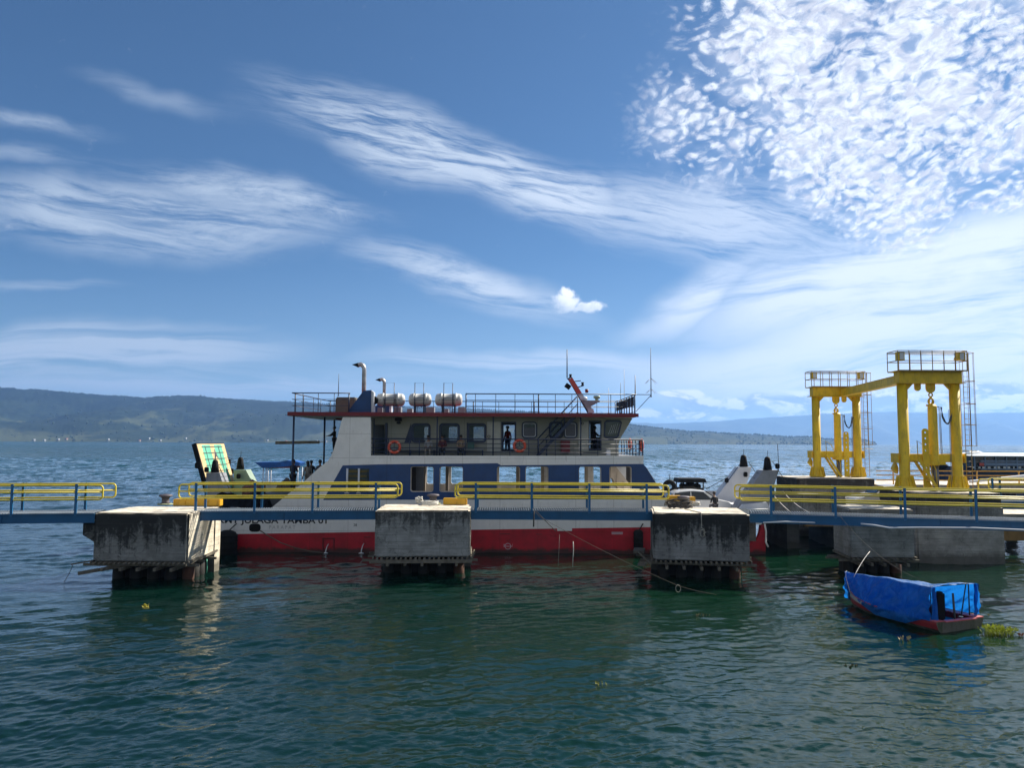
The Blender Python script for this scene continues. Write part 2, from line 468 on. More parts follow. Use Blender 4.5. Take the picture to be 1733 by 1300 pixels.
# ------------------------------------------------------------------ mesh helpers
class MB:
    def __init__(s):
        s.v, s.f, s.mi, s.mats, s.cur = [], [], [], [], 0
        s.smooth = []

    def use(s, m_):
        if m_ not in s.mats:
            s.mats.append(m_)
        s.cur = s.mats.index(m_)
        return s

    def add(s, vs, fs, smooth=False):
        o = len(s.v)
        s.v += [tuple(p) for p in vs]
        for f_ in fs:
            s.f.append(tuple(o + i for i in f_))
            s.mi.append(s.cur)
            s.smooth.append(smooth)
        return s

    def box(s, a, b, rot=None, piv=None, bev=0.0):
        x0, x1 = sorted((a[0], b[0]))
        y0, y1 = sorted((a[1], b[1]))
        z0, z1 = sorted((a[2], b[2]))
        if bev > 0:
            bev = min(bev, (x1 - x0) * .45, (y1 - y0) * .45, (z1 - z0) * .45)
            bm = bmesh.new()
            bmesh.ops.create_cube(bm, size=1)
            for q in bm.verts:
                q.co = Vector((x0 + (q.co.x + .5) * (x1 - x0), y0 + (q.co.y + .5) * (y1 - y0), z0 + (q.co.z + .5) * (z1 - z0)))
            bmesh.ops.bevel(bm, geom=bm.edges[:], offset=bev, segments=2, affect='EDGES')
            vs = [q.co.copy() for q in bm.verts]
            bm.verts.index_update()
            fs = [[q.index for q in f_.verts] for f_ in bm.faces]
            bm.free()
        else:
            vs = [Vector(p) for p in ((x0, y0, z0), (x1, y0, z0), (x1, y1, z0), (x0, y1, z0), (x0, y0, z1), (x1, y0, z1), (x1, y1, z1), (x0, y1, z1))]
            fs = [(0, 3, 2, 1), (4, 5, 6, 7), (0, 1, 5, 4), (1, 2, 6, 5), (2, 3, 7, 6), (3, 0, 4, 7)]
        if rot is not None:
            c_ = Vector(piv) if piv is not None else Vector(((x0 + x1) / 2, (y0 + y1) / 2, (z0 + z1) / 2))
            vs = [c_ + rot @ (p - c_) for p in vs]
        return s.add(vs, fs)

    def bar(s, p, q, wx, wz, up=(0, 0, 1)):
        """square bar from p to q, wx wide and wz high"""
        p, q = Vector(p), Vector(q)
        d = (q - p).normalized()
        sd = d.cross(Vector(up))
        if sd.length < 1e-4:
            sd = d.cross(Vector((0, 1, 0)))
        sd.normalize()
        un = sd.cross(d).normalized()
        a_, b_ = sd * wx / 2, un * wz / 2
        vs = [e + i * a_ + j * b_ for e in (p, q) for i, j in ((-1, -1), (1, -1), (1, 1), (-1, 1))]
        return s.add(vs, [(0, 1, 2, 3), (7, 6, 5, 4), (0, 4, 5, 1), (1, 5, 6, 2), (2, 6, 7, 3), (3, 7, 4, 0)])

    def tube(s, pts, r, n=8, cap=True, r2=None, closed=False):
        pts = [Vector(p) for p in pts]
        k = len(pts)
        rs = r if hasattr(r, '__len__') else [r + (0 if r2 is None else (r2 - r) * i / max(1, k - 1)) for i in range(k)]
        vs, fs = [], []
        ref = None
        for i, p in enumerate(pts):
            if closed:
                d = pts[(i + 1) % k] - pts[i - 1]
            else:
                d = pts[min(i + 1, k - 1)] - pts[max(i - 1, 0)]
            if d.length < 1e-9:
                d = Vector((0, 0, 1))
            d.normalize()
            if ref is None:
                ref = d.cross(Vector((0, 0, 1)))
                if ref.length < 0.05:
                    ref = d.cross(Vector((0, 1, 0)))
            a_ = (ref - d * ref.dot(d))
            if a_.length < 1e-6:
                a_ = d.cross(Vector((0.3, 1, 0.2)))
            a_.normalize()
            ref = a_
            b_ = d.cross(a_)
            for j in range(n):
                t_ = 2 * pi * j / n
                vs.append(p + (a_ * cos(t_) + b_ * sin(t_)) * rs[i])
        rings = k if closed else k - 1
        for i in range(rings):
            i2 = (i + 1) % k
            for j in range(n):
                j2 = (j + 1) % n
                fs.append((i * n + j, i * n + j2, i2 * n + j2, i2 * n + j))
        s.add(vs, fs, True)
        if cap and not closed:
            o = len(s.v) - len(vs)
            s.f.append(tuple(o + j for j in reversed(range(n))))
            s.mi.append(s.cur); s.smooth.append(False)
            s.f.append(tuple(o + (k - 1) * n + j for j in range(n)))
            s.mi.append(s.cur); s.smooth.append(False)
        return s

    def lathe(s, prof, c=(0, 0, 0), axis='z', n=20):
        """prof: list of (radius, height)"""
        vs, fs = [], []
        c = Vector(c)
        for r_, h in prof:
            for j in range(n):
                t_ = 2 * pi * j / n
                p = {'z': (r_ * cos(t_), r_ * sin(t_), h), 'x': (h, r_ * cos(t_), r_ * sin(t_)), 'y': (r_ * sin(t_), h, r_ * cos(t_))}[axis]
                vs.append(c + Vector(p))
        for i in range(len(prof) - 1):
            for j in range(n):
                j2 = (j + 1) % n
                fs.append((i * n + j, i * n + j2, (i + 1) * n + j2, (i + 1) * n + j))
        fs.append(tuple(reversed(range(n))))
        fs.append(tuple((len(prof) - 1) * n + j for j in range(n)))
        return s.add(vs, fs, True)

    def torus(s, c, R_, r_, axis='y', n=28, k=10, sx=1.0):
        vs, fs = [], []
        c = Vector(c)
        for i in range(n):
            a_ = 2 * pi * i / n
            for j in range(k):
                b_ = 2 * pi * j / k
                rr = R_ + r_ * cos(b_)
                p = {'y': (rr * cos(a_) * sx, r_ * sin(b_), rr * sin(a_)), 'x': (r_ * sin(b_), rr * cos(a_) * sx, rr * sin(a_)), 'z': (rr * cos(a_), rr * sin(a_), r_ * sin(b_))}[axis]
                vs.append(c + Vector(p))
        for i in range(n):
            for j in range(k):
                fs.append((i * k + j, ((i + 1) % n) * k + j, ((i + 1) % n) * k + (j + 1) % k, i * k + (j + 1) % k))
        return s.add(vs, fs, True)

    def ball(s, c, r, n=12, k=8):
        if not hasattr(r, '__len__'):
            r = (r, r, r)
        vs, fs = [], []
        for i in range(k + 1):
            t_ = pi * i / k
            for j in range(n):
                a_ = 2 * pi * j / n
                vs.append((c[0] + r[0] * sin(t_) * cos(a_), c[1] + r[1] * sin(t_) * sin(a_), c[2] + r[2] * cos(t_)))
        for i in range(k):
            for j in range(n):
                fs.append((i * n + j, (i + 1) * n + j, (i + 1) * n + (j + 1) % n, i * n + (j + 1) % n))
        return s.add(vs, fs, True)

    def prism(s, poly, a, b, axis='y'):
        """poly in (x,z) swept along y from a to b; axis 'x': poly in (y,z); 'z': poly in (x,y)"""
        def pt(p, t_):
            return {'y': (p[0], t_, p[1]), 'x': (t_, p[0], p[1]), 'z': (p[0], p[1], t_)}[axis]
        n = len(poly)
        vs = [pt(p, a) for p in poly] + [pt(p, b) for p in poly]
        fs = [tuple(range(n)), tuple(reversed(range(n, 2 * n)))]
        fs += [(i, i + n, (i + 1) % n + n, (i + 1) % n) for i in range(n)]
        return s.add(vs, fs)

    def build(s, name, parent=None, m_=None, origin=None, fix=True):
        me = bpy.data.meshes.new(name)
        me.from_pydata(s.v, [], s.f)
        for q in ([m_] if m_ else s.mats):
            me.materials.append(q)
        if not m_:
            me.polygons.foreach_set('material_index', s.mi)
        me.polygons.foreach_set('use_smooth', s.smooth)
        if fix:
            bm = bmesh.new()
            bm.from_mesh(me)
            bmesh.ops.recalc_face_normals(bm, faces=bm.faces)
            bm.to_mesh(me)
            bm.free()
        o = bpy.data.objects.new(name, me)
        col.objects.link(o)
        if origin is not None:
            me.transform(Matrix.Translation(-Vector(origin)))
            o.location = origin
        if parent:
            o.parent = parent
            if parent.type == 'EMPTY' and origin is None:
                me.transform(Matrix.Translation(-parent.location))
            elif origin is None:
                me.transform(Matrix.Translation(-gloc(parent)))
            else:
                o.location = Vector(origin) - gloc(parent)
        return o


def gloc(o):
    p = o.location.copy()
    while o.parent:
        o = o.parent
        p += o.location
    return p


def thing(name, label, cat, loc=(0, 0, 0), group=None):
    o = bpy.data.objects.new(name, None)
    o.empty_display_size = 0.3
    col.objects.link(o)
    o.location = loc
    return tag(o, label, cat, group)


def tag(o, label, cat, group=None, kind=None):
    o['label'] = label
    o['category'] = cat
    if group:
        o['group'] = group
    if kind:
        o['kind'] = kind
    return o


def plate(name, outer, holes, y, th, m_, parent=None, res=1):
    """flat plate in the x-z plane with openings, th thick towards +y; filled by the 2-D curve filler"""
    cu = bpy.data.curves.new(name, 'CURVE')
    cu.dimensions = '2D'
    cu.fill_mode = 'BOTH'
    cu.extrude = th / 2
    for poly in [outer] + list(holes):
        sp = cu.splines.new('POLY')
        sp.points.add(len(poly) - 1)
        for q, p in zip(sp.points, poly):
            q.co = (p[0], p[1], 0, 1)
        sp.use_cyclic_u = True
    tmp = bpy.data.objects.new('tmp', cu)
    col.objects.link(tmp)
    dg = bpy.context.evaluated_depsgraph_get()
    me = bpy.data.meshes.new_from_object(tmp.evaluated_get(dg))
    bpy.data.objects.remove(tmp)
    bpy.data.curves.remove(cu)
    me.transform(Matrix(((1, 0, 0, 0), (0, 0, -1, y + th / 2), (0, 1, 0, 0), (0, 0, 0, 1))))
    me.materials.clear()
    me.materials.append(m_)
    me.name = name
    for p in me.polygons:
        p.use_smooth = False
        p.material_index = 0
    o = bpy.data.objects.new(name, me)
    col.objects.link(o)
    if parent:
        me.transform(Matrix.Translation(-gloc(parent)))
        o.parent = parent
    return o


def rrect(x0, x1, z0, z1, r, n=4, only=None):
    """rounded rectangle outline"""
    r = min(r, (x1 - x0) / 2.01, (z1 - z0) / 2.01)
    out = []
    for cx_, cz_, a0 in ((x1 - r, z1 - r, 0), (x0 + r, z1 - r, 90), (x0 + r, z0 + r, 180), (x1 - r, z0 + r, 270)):
        for i in range(n + 1):
            a_ = R(a0 + 90 * i / n)
            out.append((cx_ + r * cos(a_), cz_ + r * sin(a_)))
    return out


def ringmesh(mb, outer, inner, y0, y1):
    """frame between two outlines with the same point count"""
    n = len(outer)
    vs = [(p[0], y0, p[1]) for p in outer] + [(p[0], y0, p[1]) for p in inner] + [(p[0], y1, p[1]) for p in outer] + [(p[0], y1, p[1]) for p in inner]
    fs = []
    for i in range(n):
        j = (i + 1) % n
        fs += [(i, j, n + j, n + i), (2 * n + i, 3 * n + i, 3 * n + j, 2 * n + j), (i, 2 * n + i, 2 * n + j, j), (n + i, n + j, 3 * n + j, 3 * n + i)]
    mb.add(vs, fs)


def text_mesh(name, body, loc, size, m_, parent=None, depth=0.006, rz=0.0, face='-y', bold=0.0, sx=1.0):
    cu = bpy.data.curves.new(name, 'FONT')
    cu.body = body
    cu.size = size
    cu.extrude = depth
    cu.offset = bold
    tmp = bpy.data.objects.new('tmp', cu)
    col.objects.link(tmp)
    dg = bpy.context.evaluated_depsgraph_get()
    me = bpy.data.meshes.new_from_object(tmp.evaluated_get(dg))
    bpy.data.objects.remove(tmp)
    bpy.data.curves.remove(cu)
    me.transform(Matrix.Diagonal((sx, 1, 1, 1)))
    me.transform(Matrix.Translation(Vector(loc)) @ Matrix.Rotation(pi / 2, 4, 'X'))
    me.materials.clear()
    me.materials.append(m_)
    o = bpy.data.objects.new(name, me)
    col.objects.link(o)
    if parent:
        me.transform(Matrix.Translation(-gloc(parent)))
        o.parent = parent
    return o


def catenary(p, q, sag, n=16):
    p, q = Vector(p), Vector(q)
    return [p.lerp(q, i / n) - Vector((0, 0, sag * 4 * (i / n) * (1 - i / n))) for i in range(n + 1)]


def rope(name, pts, r, m_, label, group=None, n=6):
    o = MB().use(m_).tube(pts, r, n).build(name)
    return tag(o, label, 'rope', group)


def copy_tree(o, parent=None, delta=None):
    c_ = o.copy()
    col.objects.link(c_)
    c_.parent = parent
    if delta is not None:
        c_.location = o.location + Vector(delta)
    for ch in [q for q in bpy.data.objects if q.parent == o]:
        copy_tree(ch, c_)
    return c_

# ------------------------------------------------------------------ water: one real wave surface out to the horizon
def make_water():
    rng = np.random.default_rng(11)
    ys = [7.0]
    while ys[-1] < 260:
        y = ys[-1]
        ys.append(y + y * (0.0029 if y < 60 else 0.0042))
    ys = np.array(ys)
    NX = 860
    t_ = np.linspace(-1, 1, NX)
    X = t_[None, :] * (4.0 + 0.86 * ys[:, None])
    Y = np.repeat(ys[:, None], NX, 1)
    Zs = np.zeros_like(X)
    GX = np.zeros_like(X)
    GY = np.zeros_like(X)
    step = np.maximum(np.gradient(ys)[:, None], 2 * (4.0 + 0.86 * ys[:, None]) / NX)
    calm = 0.92 + 0.30 * np.sin(0.21 * X + 0.13 * Y + 1.0) * np.sin(-0.09 * X + 0.24 * Y + 2.2) + 0.16 * np.sin(0.5 * X - 0.33 * Y)
    lee = np.clip((Y - 36) / 26, 0, 1)
    lee = lee * lee * (3 - 2 * lee)        # the ferry and blocks shelter the near water
    for k in range(126):
        lam = 0.14 * (1.9 / 0.14) ** (rng.random() ** 1.15) if k < 100 else rng.uniform(1.8, 6.5)
        th = R(105) + rng.normal() * R(38)
        amp = (0.0042 * lam ** 0.74 if k < 100 else 0.0042 * lam) * (0.6 + 0.8 * rng.random())
        kx, ky = cos(th) * 2 * pi / lam, sin(th) * 2 * pi / lam
        ph = rng.random() * 2 * pi
        fade = np.clip((lam / step - 2.6) / 2.6, 0, 1)
        # gusts: patches where the ripple is stronger or weaker
        gx, gy, gp = rng.normal() * 0.12, rng.normal() * 0.12, rng.random() * 6.28
        gust = (0.72 + 0.42 * np.sin(gx * X + gy * Y + gp)) * calm * (0.82 + 0.18 * lee if k < 100 else 0.16 + 0.84 * lee)
        a_ = kx * X + ky * Y + ph
        Zs += amp * gust * fade * np.cos(a_)
        q = amp * 0.75 * gust * fade
        GX -= q * cos(th) * np.sin(a_)
        GY -= q * sin(th) * np.sin(a_)
    edge = np.ones_like(X)
    edge[0, :] = 0; edge[-1, :] = 0; edge[:, 0] = 0; edge[:, -1] = 0
    X2, Y2, Z2 = X + GX * edge, Y + GY * edge, Zs * edge
    NY = len(ys)
    co = np.stack([X2, Y2, Z2], -1).reshape(-1, 3)
    # skirt out to the horizon and behind the camera
    xl, xr = X[:, 0], X[:, -1]
    extra = []
    idx = np.arange(NY * NX).reshape(NY, NX)
    quads = np.stack([idx[:-1, :-1], idx[:-1, 1:], idx[1:, 1:], idx[1:, :-1]], -1).reshape(-1, 4)
    base = NY * NX
    far = 45000.0
    extra += [(-far, -300, 0), (far, -300, 0), (far, far, 0), (-far, far, 0)]
    co = np.concatenate([co, np.array(extra)], 0)
    c0, c1, c2, c3 = base, base + 1, base + 2, base + 3
    loops = quads.reshape(-1).tolist()
    starts = list(range(0, len(loops), 4))
    totals = [4] * len(starts)

    def poly(ids):
        starts.append(len(loops)); totals.append(len(ids)); loops.extend(int(i) for i in ids)
    poly([c0, c1] + list(idx[0, ::-1]))
    poly([c1, c2] + list(idx[::-1, -1]))
    poly([c2, c3] + list(idx[-1, :]))
    poly([c3, c0] + list(idx[:, 0]))
    me = bpy.data.meshes.new('water')
    me.vertices.add(len(co)); me.vertices.foreach_set('co', co.astype(np.float32).reshape(-1))
    me.loops.add(len(loops)); me.loops.foreach_set('vertex_index', np.array(loops, dtype=np.int32))
    me.polygons.add(len(starts))
    me.polygons.foreach_set('loop_start', np.array(starts, dtype=np.int32))
    me.polygons.foreach_set('loop_total', np.array(totals, dtype=np.int32))
    sm = np.ones(len(starts), dtype=bool); sm[-4:] = False
    me.polygons.foreach_set('use_smooth', sm)
    me.update(calc_edges=True)
    me.validate()
    o = bpy.data.objects.new('water', me)
    col.objects.link(o)
    o['kind'] = 'structure'
    m_ = bpy.data.materials.new('lake_water')
    m_.use_nodes = True
    t = NT(m_.node_tree)
    b = t.n['Principled BSDF']
    geo = t.new('ShaderNodeNewGeometry')
    pos = geo.outputs['Position']
    x, y, z = t.xyz(pos)[:3]
    b.inputs['IOR'].default_value = 1.333
    b.inputs['Specular IOR Level'].default_value = 0.72
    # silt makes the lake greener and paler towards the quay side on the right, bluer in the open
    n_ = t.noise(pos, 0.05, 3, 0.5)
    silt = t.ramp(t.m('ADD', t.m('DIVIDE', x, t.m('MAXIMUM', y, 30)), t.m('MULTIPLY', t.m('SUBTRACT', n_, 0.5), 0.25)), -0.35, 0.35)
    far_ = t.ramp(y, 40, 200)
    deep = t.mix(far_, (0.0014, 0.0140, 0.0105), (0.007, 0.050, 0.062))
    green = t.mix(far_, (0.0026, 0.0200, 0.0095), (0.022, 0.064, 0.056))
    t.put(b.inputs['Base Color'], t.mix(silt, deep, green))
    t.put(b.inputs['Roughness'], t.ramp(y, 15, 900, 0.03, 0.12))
    h1 = t.noise(t.vm('MULTIPLY', pos, (1.0, 1.7, 1.0)), 3.4, 4, 0.55, 0.4)
    bn = t.new('ShaderNodeBump')
    bn.inputs['Strength'].default_value = 1.0
    bn.inputs['Distance'].default_value = 1.0
    t.put(bn.inputs['Height'], t.m('MULTIPLY', h1, t.ramp(y, 20, 160, 0.012, 0.03)))
    # beyond the reach of the modelled ripples the facets are noise-tilted normals of growing size
    tilt = None
    for sx_, sy_, y0, y1, k_, sc in ((1.7, 1.0, 14, 45, 0.16, 1.6), (0.55, 0.20, 30, 110, 0.75, 1.6), (0.26, 0.050, 70, 200, 1.5, 1.4), (0.085, 0.0085, 200, 600, 2.0, 1.3)):
        c_ = t.noise(t.vm('MULTIPLY', pos, (sx_, sy_, 1.0)), sc, 6, 0.68, 0.4, 1)
        c_ = t.vm('MULTIPLY', t.vm('SUBTRACT', c_, (0.5, 0.5, 0.5)), (0.8, 1.6, 0.0))
        c_ = t.vm('SCALE', c_, t.ramp(y, y0, y1, 0.0, k_))
        tilt = c_ if tilt is None else t.vm('ADD', tilt, c_)
    nn = t.vm('NORMALIZE', t.vm('ADD', bn.outputs[0], tilt))
    t.put(b.inputs['Normal'], nn)
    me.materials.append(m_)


make_water()


# ------------------------------------------------------------------ hills
def forest_mat(name, c1, c2, c3, sc, field=0.5, low=60.0):
    m_ = bpy.data.materials.new(name)
    m_.use_nodes = True
    t = NT(m_.node_tree)
    b = t.n['Principled BSDF']
    b.inputs['Roughness'].default_value = 0.95
    b.inputs['Specular IOR Level'].default_value = 0.1
    geo = t.new('ShaderNodeNewGeometry')
    pos = geo.outputs['Position']
    z = t.xyz(pos)[2]
    p2 = t.vm('MULTIPLY', pos, (1, 0.5, 2.2))
    stands = t.noise(p2, sc * 2.6, 5, 0.6, 0.4)
    f = t.ramp(t.m('ADD', t.m('ADD', t.m('MULTIPLY', t.noise(p2, sc * 20, 6, 0.75), 0.7), t.m('MULTIPLY', stands, 0.5)), t.ramp(z, 0, low * 3, 0.08, -0.10, False)), 0.50, 0.70)
    c_ = t.mix(f, c1, c2)
    g = t.noise(p2, sc * 1.6, 6, 0.62, 0.6)
    gm = t.m('MULTIPLY', t.ramp(t.m('ADD', g, t.ramp(z, 0, low * 2, 0.06, -0.16, False)), 0.46, 0.55), field)
    c_ = t.mix(gm, c_, c3)
    t.put(b.inputs['Base Color'], c_)
    return m_


def slope_h(x, y, s_, h, seed):
    """height of the slope: general rise, spurs and gullies, small crown-scale roughness"""
    p = Vector((x / 900.0, y / 700.0, seed))
    prof_ = s_ ** 1.2 * 0.60 + 0.40 * (3 * s_ ** 2 - 2 * s_ ** 3)
    big = mnoise.fractal(p, 0.9, 2.1, 6)
    return h * prof_ + h * 0.42 * big * math.sin(pi * min(1, s_)) ** 0.8


def ridge(name, prof, Y, Ycrest, m_, rough, seed, nx=620, ny=56, shoreline=20):
    """slope rising from a shore at depth Y to a crest whose skyline follows the photograph's profile"""
    rng = np.random.default_rng(seed)
    pxs = np.linspace(prof[0][0], prof[-1][0], nx)
    pys = np.interp(pxs, [p[0] for p in prof], [p[1] for p in prof])
    vs = []
    ph = rng.random(24) * 6.28
    hs = []
    for i, (a_, b_) in enumerate(zip(pxs, pys)):
        c_ = P(a_, b_, Ycrest)
        x0 = P(a_, b_, Y).x
        n_ = sum(math.sin(a_ * 0.011 * 1.7 ** k + ph[k]) * 0.5 ** k for k in range(8))
        hs.append((x0, c_.x, max(c_.z, 1.5), n_))
    for j in range(ny):
        s_ = j / (ny - 1)
        for i, (x0, x1, h, n_) in enumerate(hs):
            yy = Y + (Ycrest - Y) * s_ + n_ * shoreline * (1 - s_)
            xx = x0 + (x1 - x0) * s_
            zz = slope_h(xx, yy, s_, h, seed) + (rng.random() - 0.5) * rough * (0.3 + 0.7 * min(1, s_ * 3))
            vs.append((xx, yy, max(zz, -2) if j else -3))
    for i, (x0, x1, h, n_) in enumerate(hs):
        vs.append((x1 * 1.15, Ycrest * 1.15, -3))
    fs = [(j * nx + i, j * nx + i + 1, (j + 1) * nx + i + 1, (j + 1) * nx + i) for j in range(ny) for i in range(nx - 1)]
    mb = MB().use(m_)
    mb.add(vs, fs, True)
    o = mb.build(name, fix=False)
    o['kind'] = 'structure'
    return o, hs


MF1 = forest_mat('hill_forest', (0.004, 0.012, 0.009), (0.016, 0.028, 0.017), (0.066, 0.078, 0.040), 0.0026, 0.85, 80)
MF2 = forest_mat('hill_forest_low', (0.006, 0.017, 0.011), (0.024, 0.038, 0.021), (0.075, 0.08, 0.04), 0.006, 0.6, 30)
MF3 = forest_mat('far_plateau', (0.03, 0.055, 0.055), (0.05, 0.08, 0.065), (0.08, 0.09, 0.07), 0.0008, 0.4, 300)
HY = 2300
hill_a, hs_a = ridge('hills', [(-900, 640), (-500, 648), (-200, 655), (0, 661), (60, 663), (100, 666), (130, 669), (200, 671), (240, 674), (340, 676), (420, 679), (480, 681), (600, 686),
                                  (700, 690), (800, 693), (950, 700), (1020, 708), (1080, 722), (1130, 730)], HY, HY + 1500, MF1, 5.0, 3, shoreline=50)
hill_b, hs_b = ridge('hills', [(700, 700), (900, 708), (1040, 718), (1090, 722), (1120, 726), (1165, 731), (1200, 732), (1240, 735), (1280, 736), (1330, 740), (1370, 740), (1400, 744), (1440, 743), (1465, 746), (1484, 751)],
                     2700, 3300, MF2, 2.5, 5, nx=420, ny=26, shoreline=25)
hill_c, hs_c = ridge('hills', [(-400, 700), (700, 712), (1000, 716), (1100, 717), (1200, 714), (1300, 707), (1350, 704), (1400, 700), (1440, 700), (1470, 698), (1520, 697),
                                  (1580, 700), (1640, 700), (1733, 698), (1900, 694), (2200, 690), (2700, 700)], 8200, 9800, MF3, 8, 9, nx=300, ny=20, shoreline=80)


def forest():
    """trees that stand up along the skyline and over the slopes, one uncountable wood"""
    rng = random.Random(5)
    mb = MB().use(mat('wood_green', (0.024, 0.046, 0.026), 0.95, var=0.5, vscale=0.02))
    def tree(x, y, z, h, r_):
        n = 5
        a0 = rng.random() * 6
        vs = [(x + r_ * 0.5 * cos(a0 + 2 * pi * i / n), y + r_ * 0.5 * sin(a0 + 2 * pi * i / n), z) for i in range(n)]
        vs += [(x + r_ * (0.7 + 0.5 * rng.random()) * cos(a0 + 2 * pi * i / n), y + r_ * sin(a0 + 2 * pi * i / n), z + h * (0.4 + 0.25 * rng.random())) for i in range(n)]
        vs += [(x + rng.uniform(-.3, .3) * r_, y, z + h)]
        fs = [(i, (i + 1) % n, n + (i + 1) % n, n + i) for i in range(n)] + [(n + i, n + (i + 1) % n, 2 * n) for i in range(n)]
        mb.add(vs, fs)
    for hs, Y, Yc, cnt, hmax, sd in ((hs_a, HY, HY + 1500, 3600, 11, 3), (hs_b, 2700, 3300, 2200, 10, 5)):
        n_ = len(hs)
        for k in range(cnt):
            i = rng.randrange(n_)
            x0, x1, h, nn = hs[i]
            s_ = 1.0 if k % 2 == 0 else rng.random() ** 1.2
            if h < 8 and s_ > 0.9:
                s_ = 0.8
            hh = hmax * rng.uniform(0.45, 1.0)
            if math.sin(i * 0.11) + math.sin(i * 0.037 + 1) < -0.3 and s_ < 0.9:
                hh *= 0.6
            tx, ty = x0 + (x1 - x0) * s_, Y + (Yc - Y) * s_ + nn * (50 if sd == 3 else 25) * (1 - s_)
            tree(tx, ty, slope_h(tx, ty, s_, h, sd) - 2.5, hh, hh * rng.uniform(0.35, 0.6))
    o = mb.build('forest', fix=False)
    tag(o, 'dark green woodland spread over the hills across the lake', 'woodland', kind='stuff')


forest()


def shore_houses():
    walls = mat('house_white', (0.22, 0.22, 0.21), 0.8)
    wall2 = mat('house_tan', (0.22, 0.19, 0.15), 0.8)
    roof1 = mat('roof_tin', (0.28, 0.30, 0.33), 0.6)
    roof2 = mat('roof_rust', (0.30, 0.10, 0.05), 0.8)
    spots = [(57, 12, 0), (75, 10, 0), (98, 14, 0), (112, 13, 1), (183, 10, 0), (236, 10, 1), (252, 9, 0), (271, 12, 0), (314, 10, 0),
             (452, 12, 0), (484, 10, 1), (536, 9, 0), (552, 8, 0), (1120, 9, 0), (1178, 12, 0), (1196, 8, 1), (1252, 8, 0), (1302, 9, 1)]
    for px, sz, k in spots:
        sz *= 0.45
        Yd = (HY if px < 1000 else 2700) + 30 + random.uniform(0, 60)
        x = X_(px, Yd)
        z = 3 + random.uniform(0, 9)
        t_ = thing('lake_house', 'small %s house with a %s roof on the far shore' % (('white', 'tan')[k], ('pale metal', 'rusty red')[k]), 'house', (x, Yd, z - 3),
                   'houses along the far shore')
        MB().use((walls, wall2)[k]).box((x - sz / 2, Yd - 4, z - 3), (x + sz / 2, Yd + 4, z + 1.2)).build('wall', t_)
        MB().use((roof1, roof2)[k]).prism([(x - sz * .58, z + 1.22), (x + sz * .58, z + 1.22), (x + sz * .35, z + 3.0), (x - sz * .35, z + 3.0)], Yd - 5, Yd + 5).build('roof', t_)


shore_houses()

# ------------------------------------------------------------------ mooring dolphins and concrete blocks
def frame2(a, b):
    """unit vectors along the front edge a->b and away from the camera"""
    e = Vector((b.x - a.x, b.y - a.y, 0)).normalized()
    return e, Vector((-e.y, e.x, 0))


def rough_block(mb, a, e, n, L, depth, z0, z1, seed, cut=0.0):
    """concrete block with slightly chipped, uneven edges"""
    rng = random.Random(seed)
    bm = bmesh.new()
    bmesh.ops.create_cube(bm, size=1)
    bmesh.ops.bevel(bm, geom=bm.edges[:], offset=0.022, segments=2, affect='EDGES')
    bmesh.ops.subdivide_edges(bm, edges=[q for q in bm.edges if q.calc_length() > 0.4], cuts=9, use_grid_fill=True)
    for q in bm.verts:
        x, y, z = q.co.x + .5, q.co.y + .5, q.co.z + .5
        X, Y, Z = x * L, y * depth, z0 + z * (z1 - z0)
        d_ = 0.012 * (rng.random() - 0.5)
        on = (x < .01 or x > .99) + (y < .01 or y > .99) + (z < .01 or z > .99)
        if on >= 2:
            d_ -= 0.03 * rng.random()
        c_ = Vector((X - L / 2, Y - depth / 2, Z - (z0 + z1) / 2))
        c_ *= 1 + d_ / max(1.0, c_.length) * 1.4
        p = a + e * (c_.x + L / 2) + n * (c_.y + depth / 2)
        q.co = Vector((p.x, p.y, c_.z + (z0 + z1) / 2))
    bm.verts.index_update()
    mb.add([q.co for q in bm.verts], [[q.index for q in f_.verts] for f_ in bm.faces])
    bm.free()


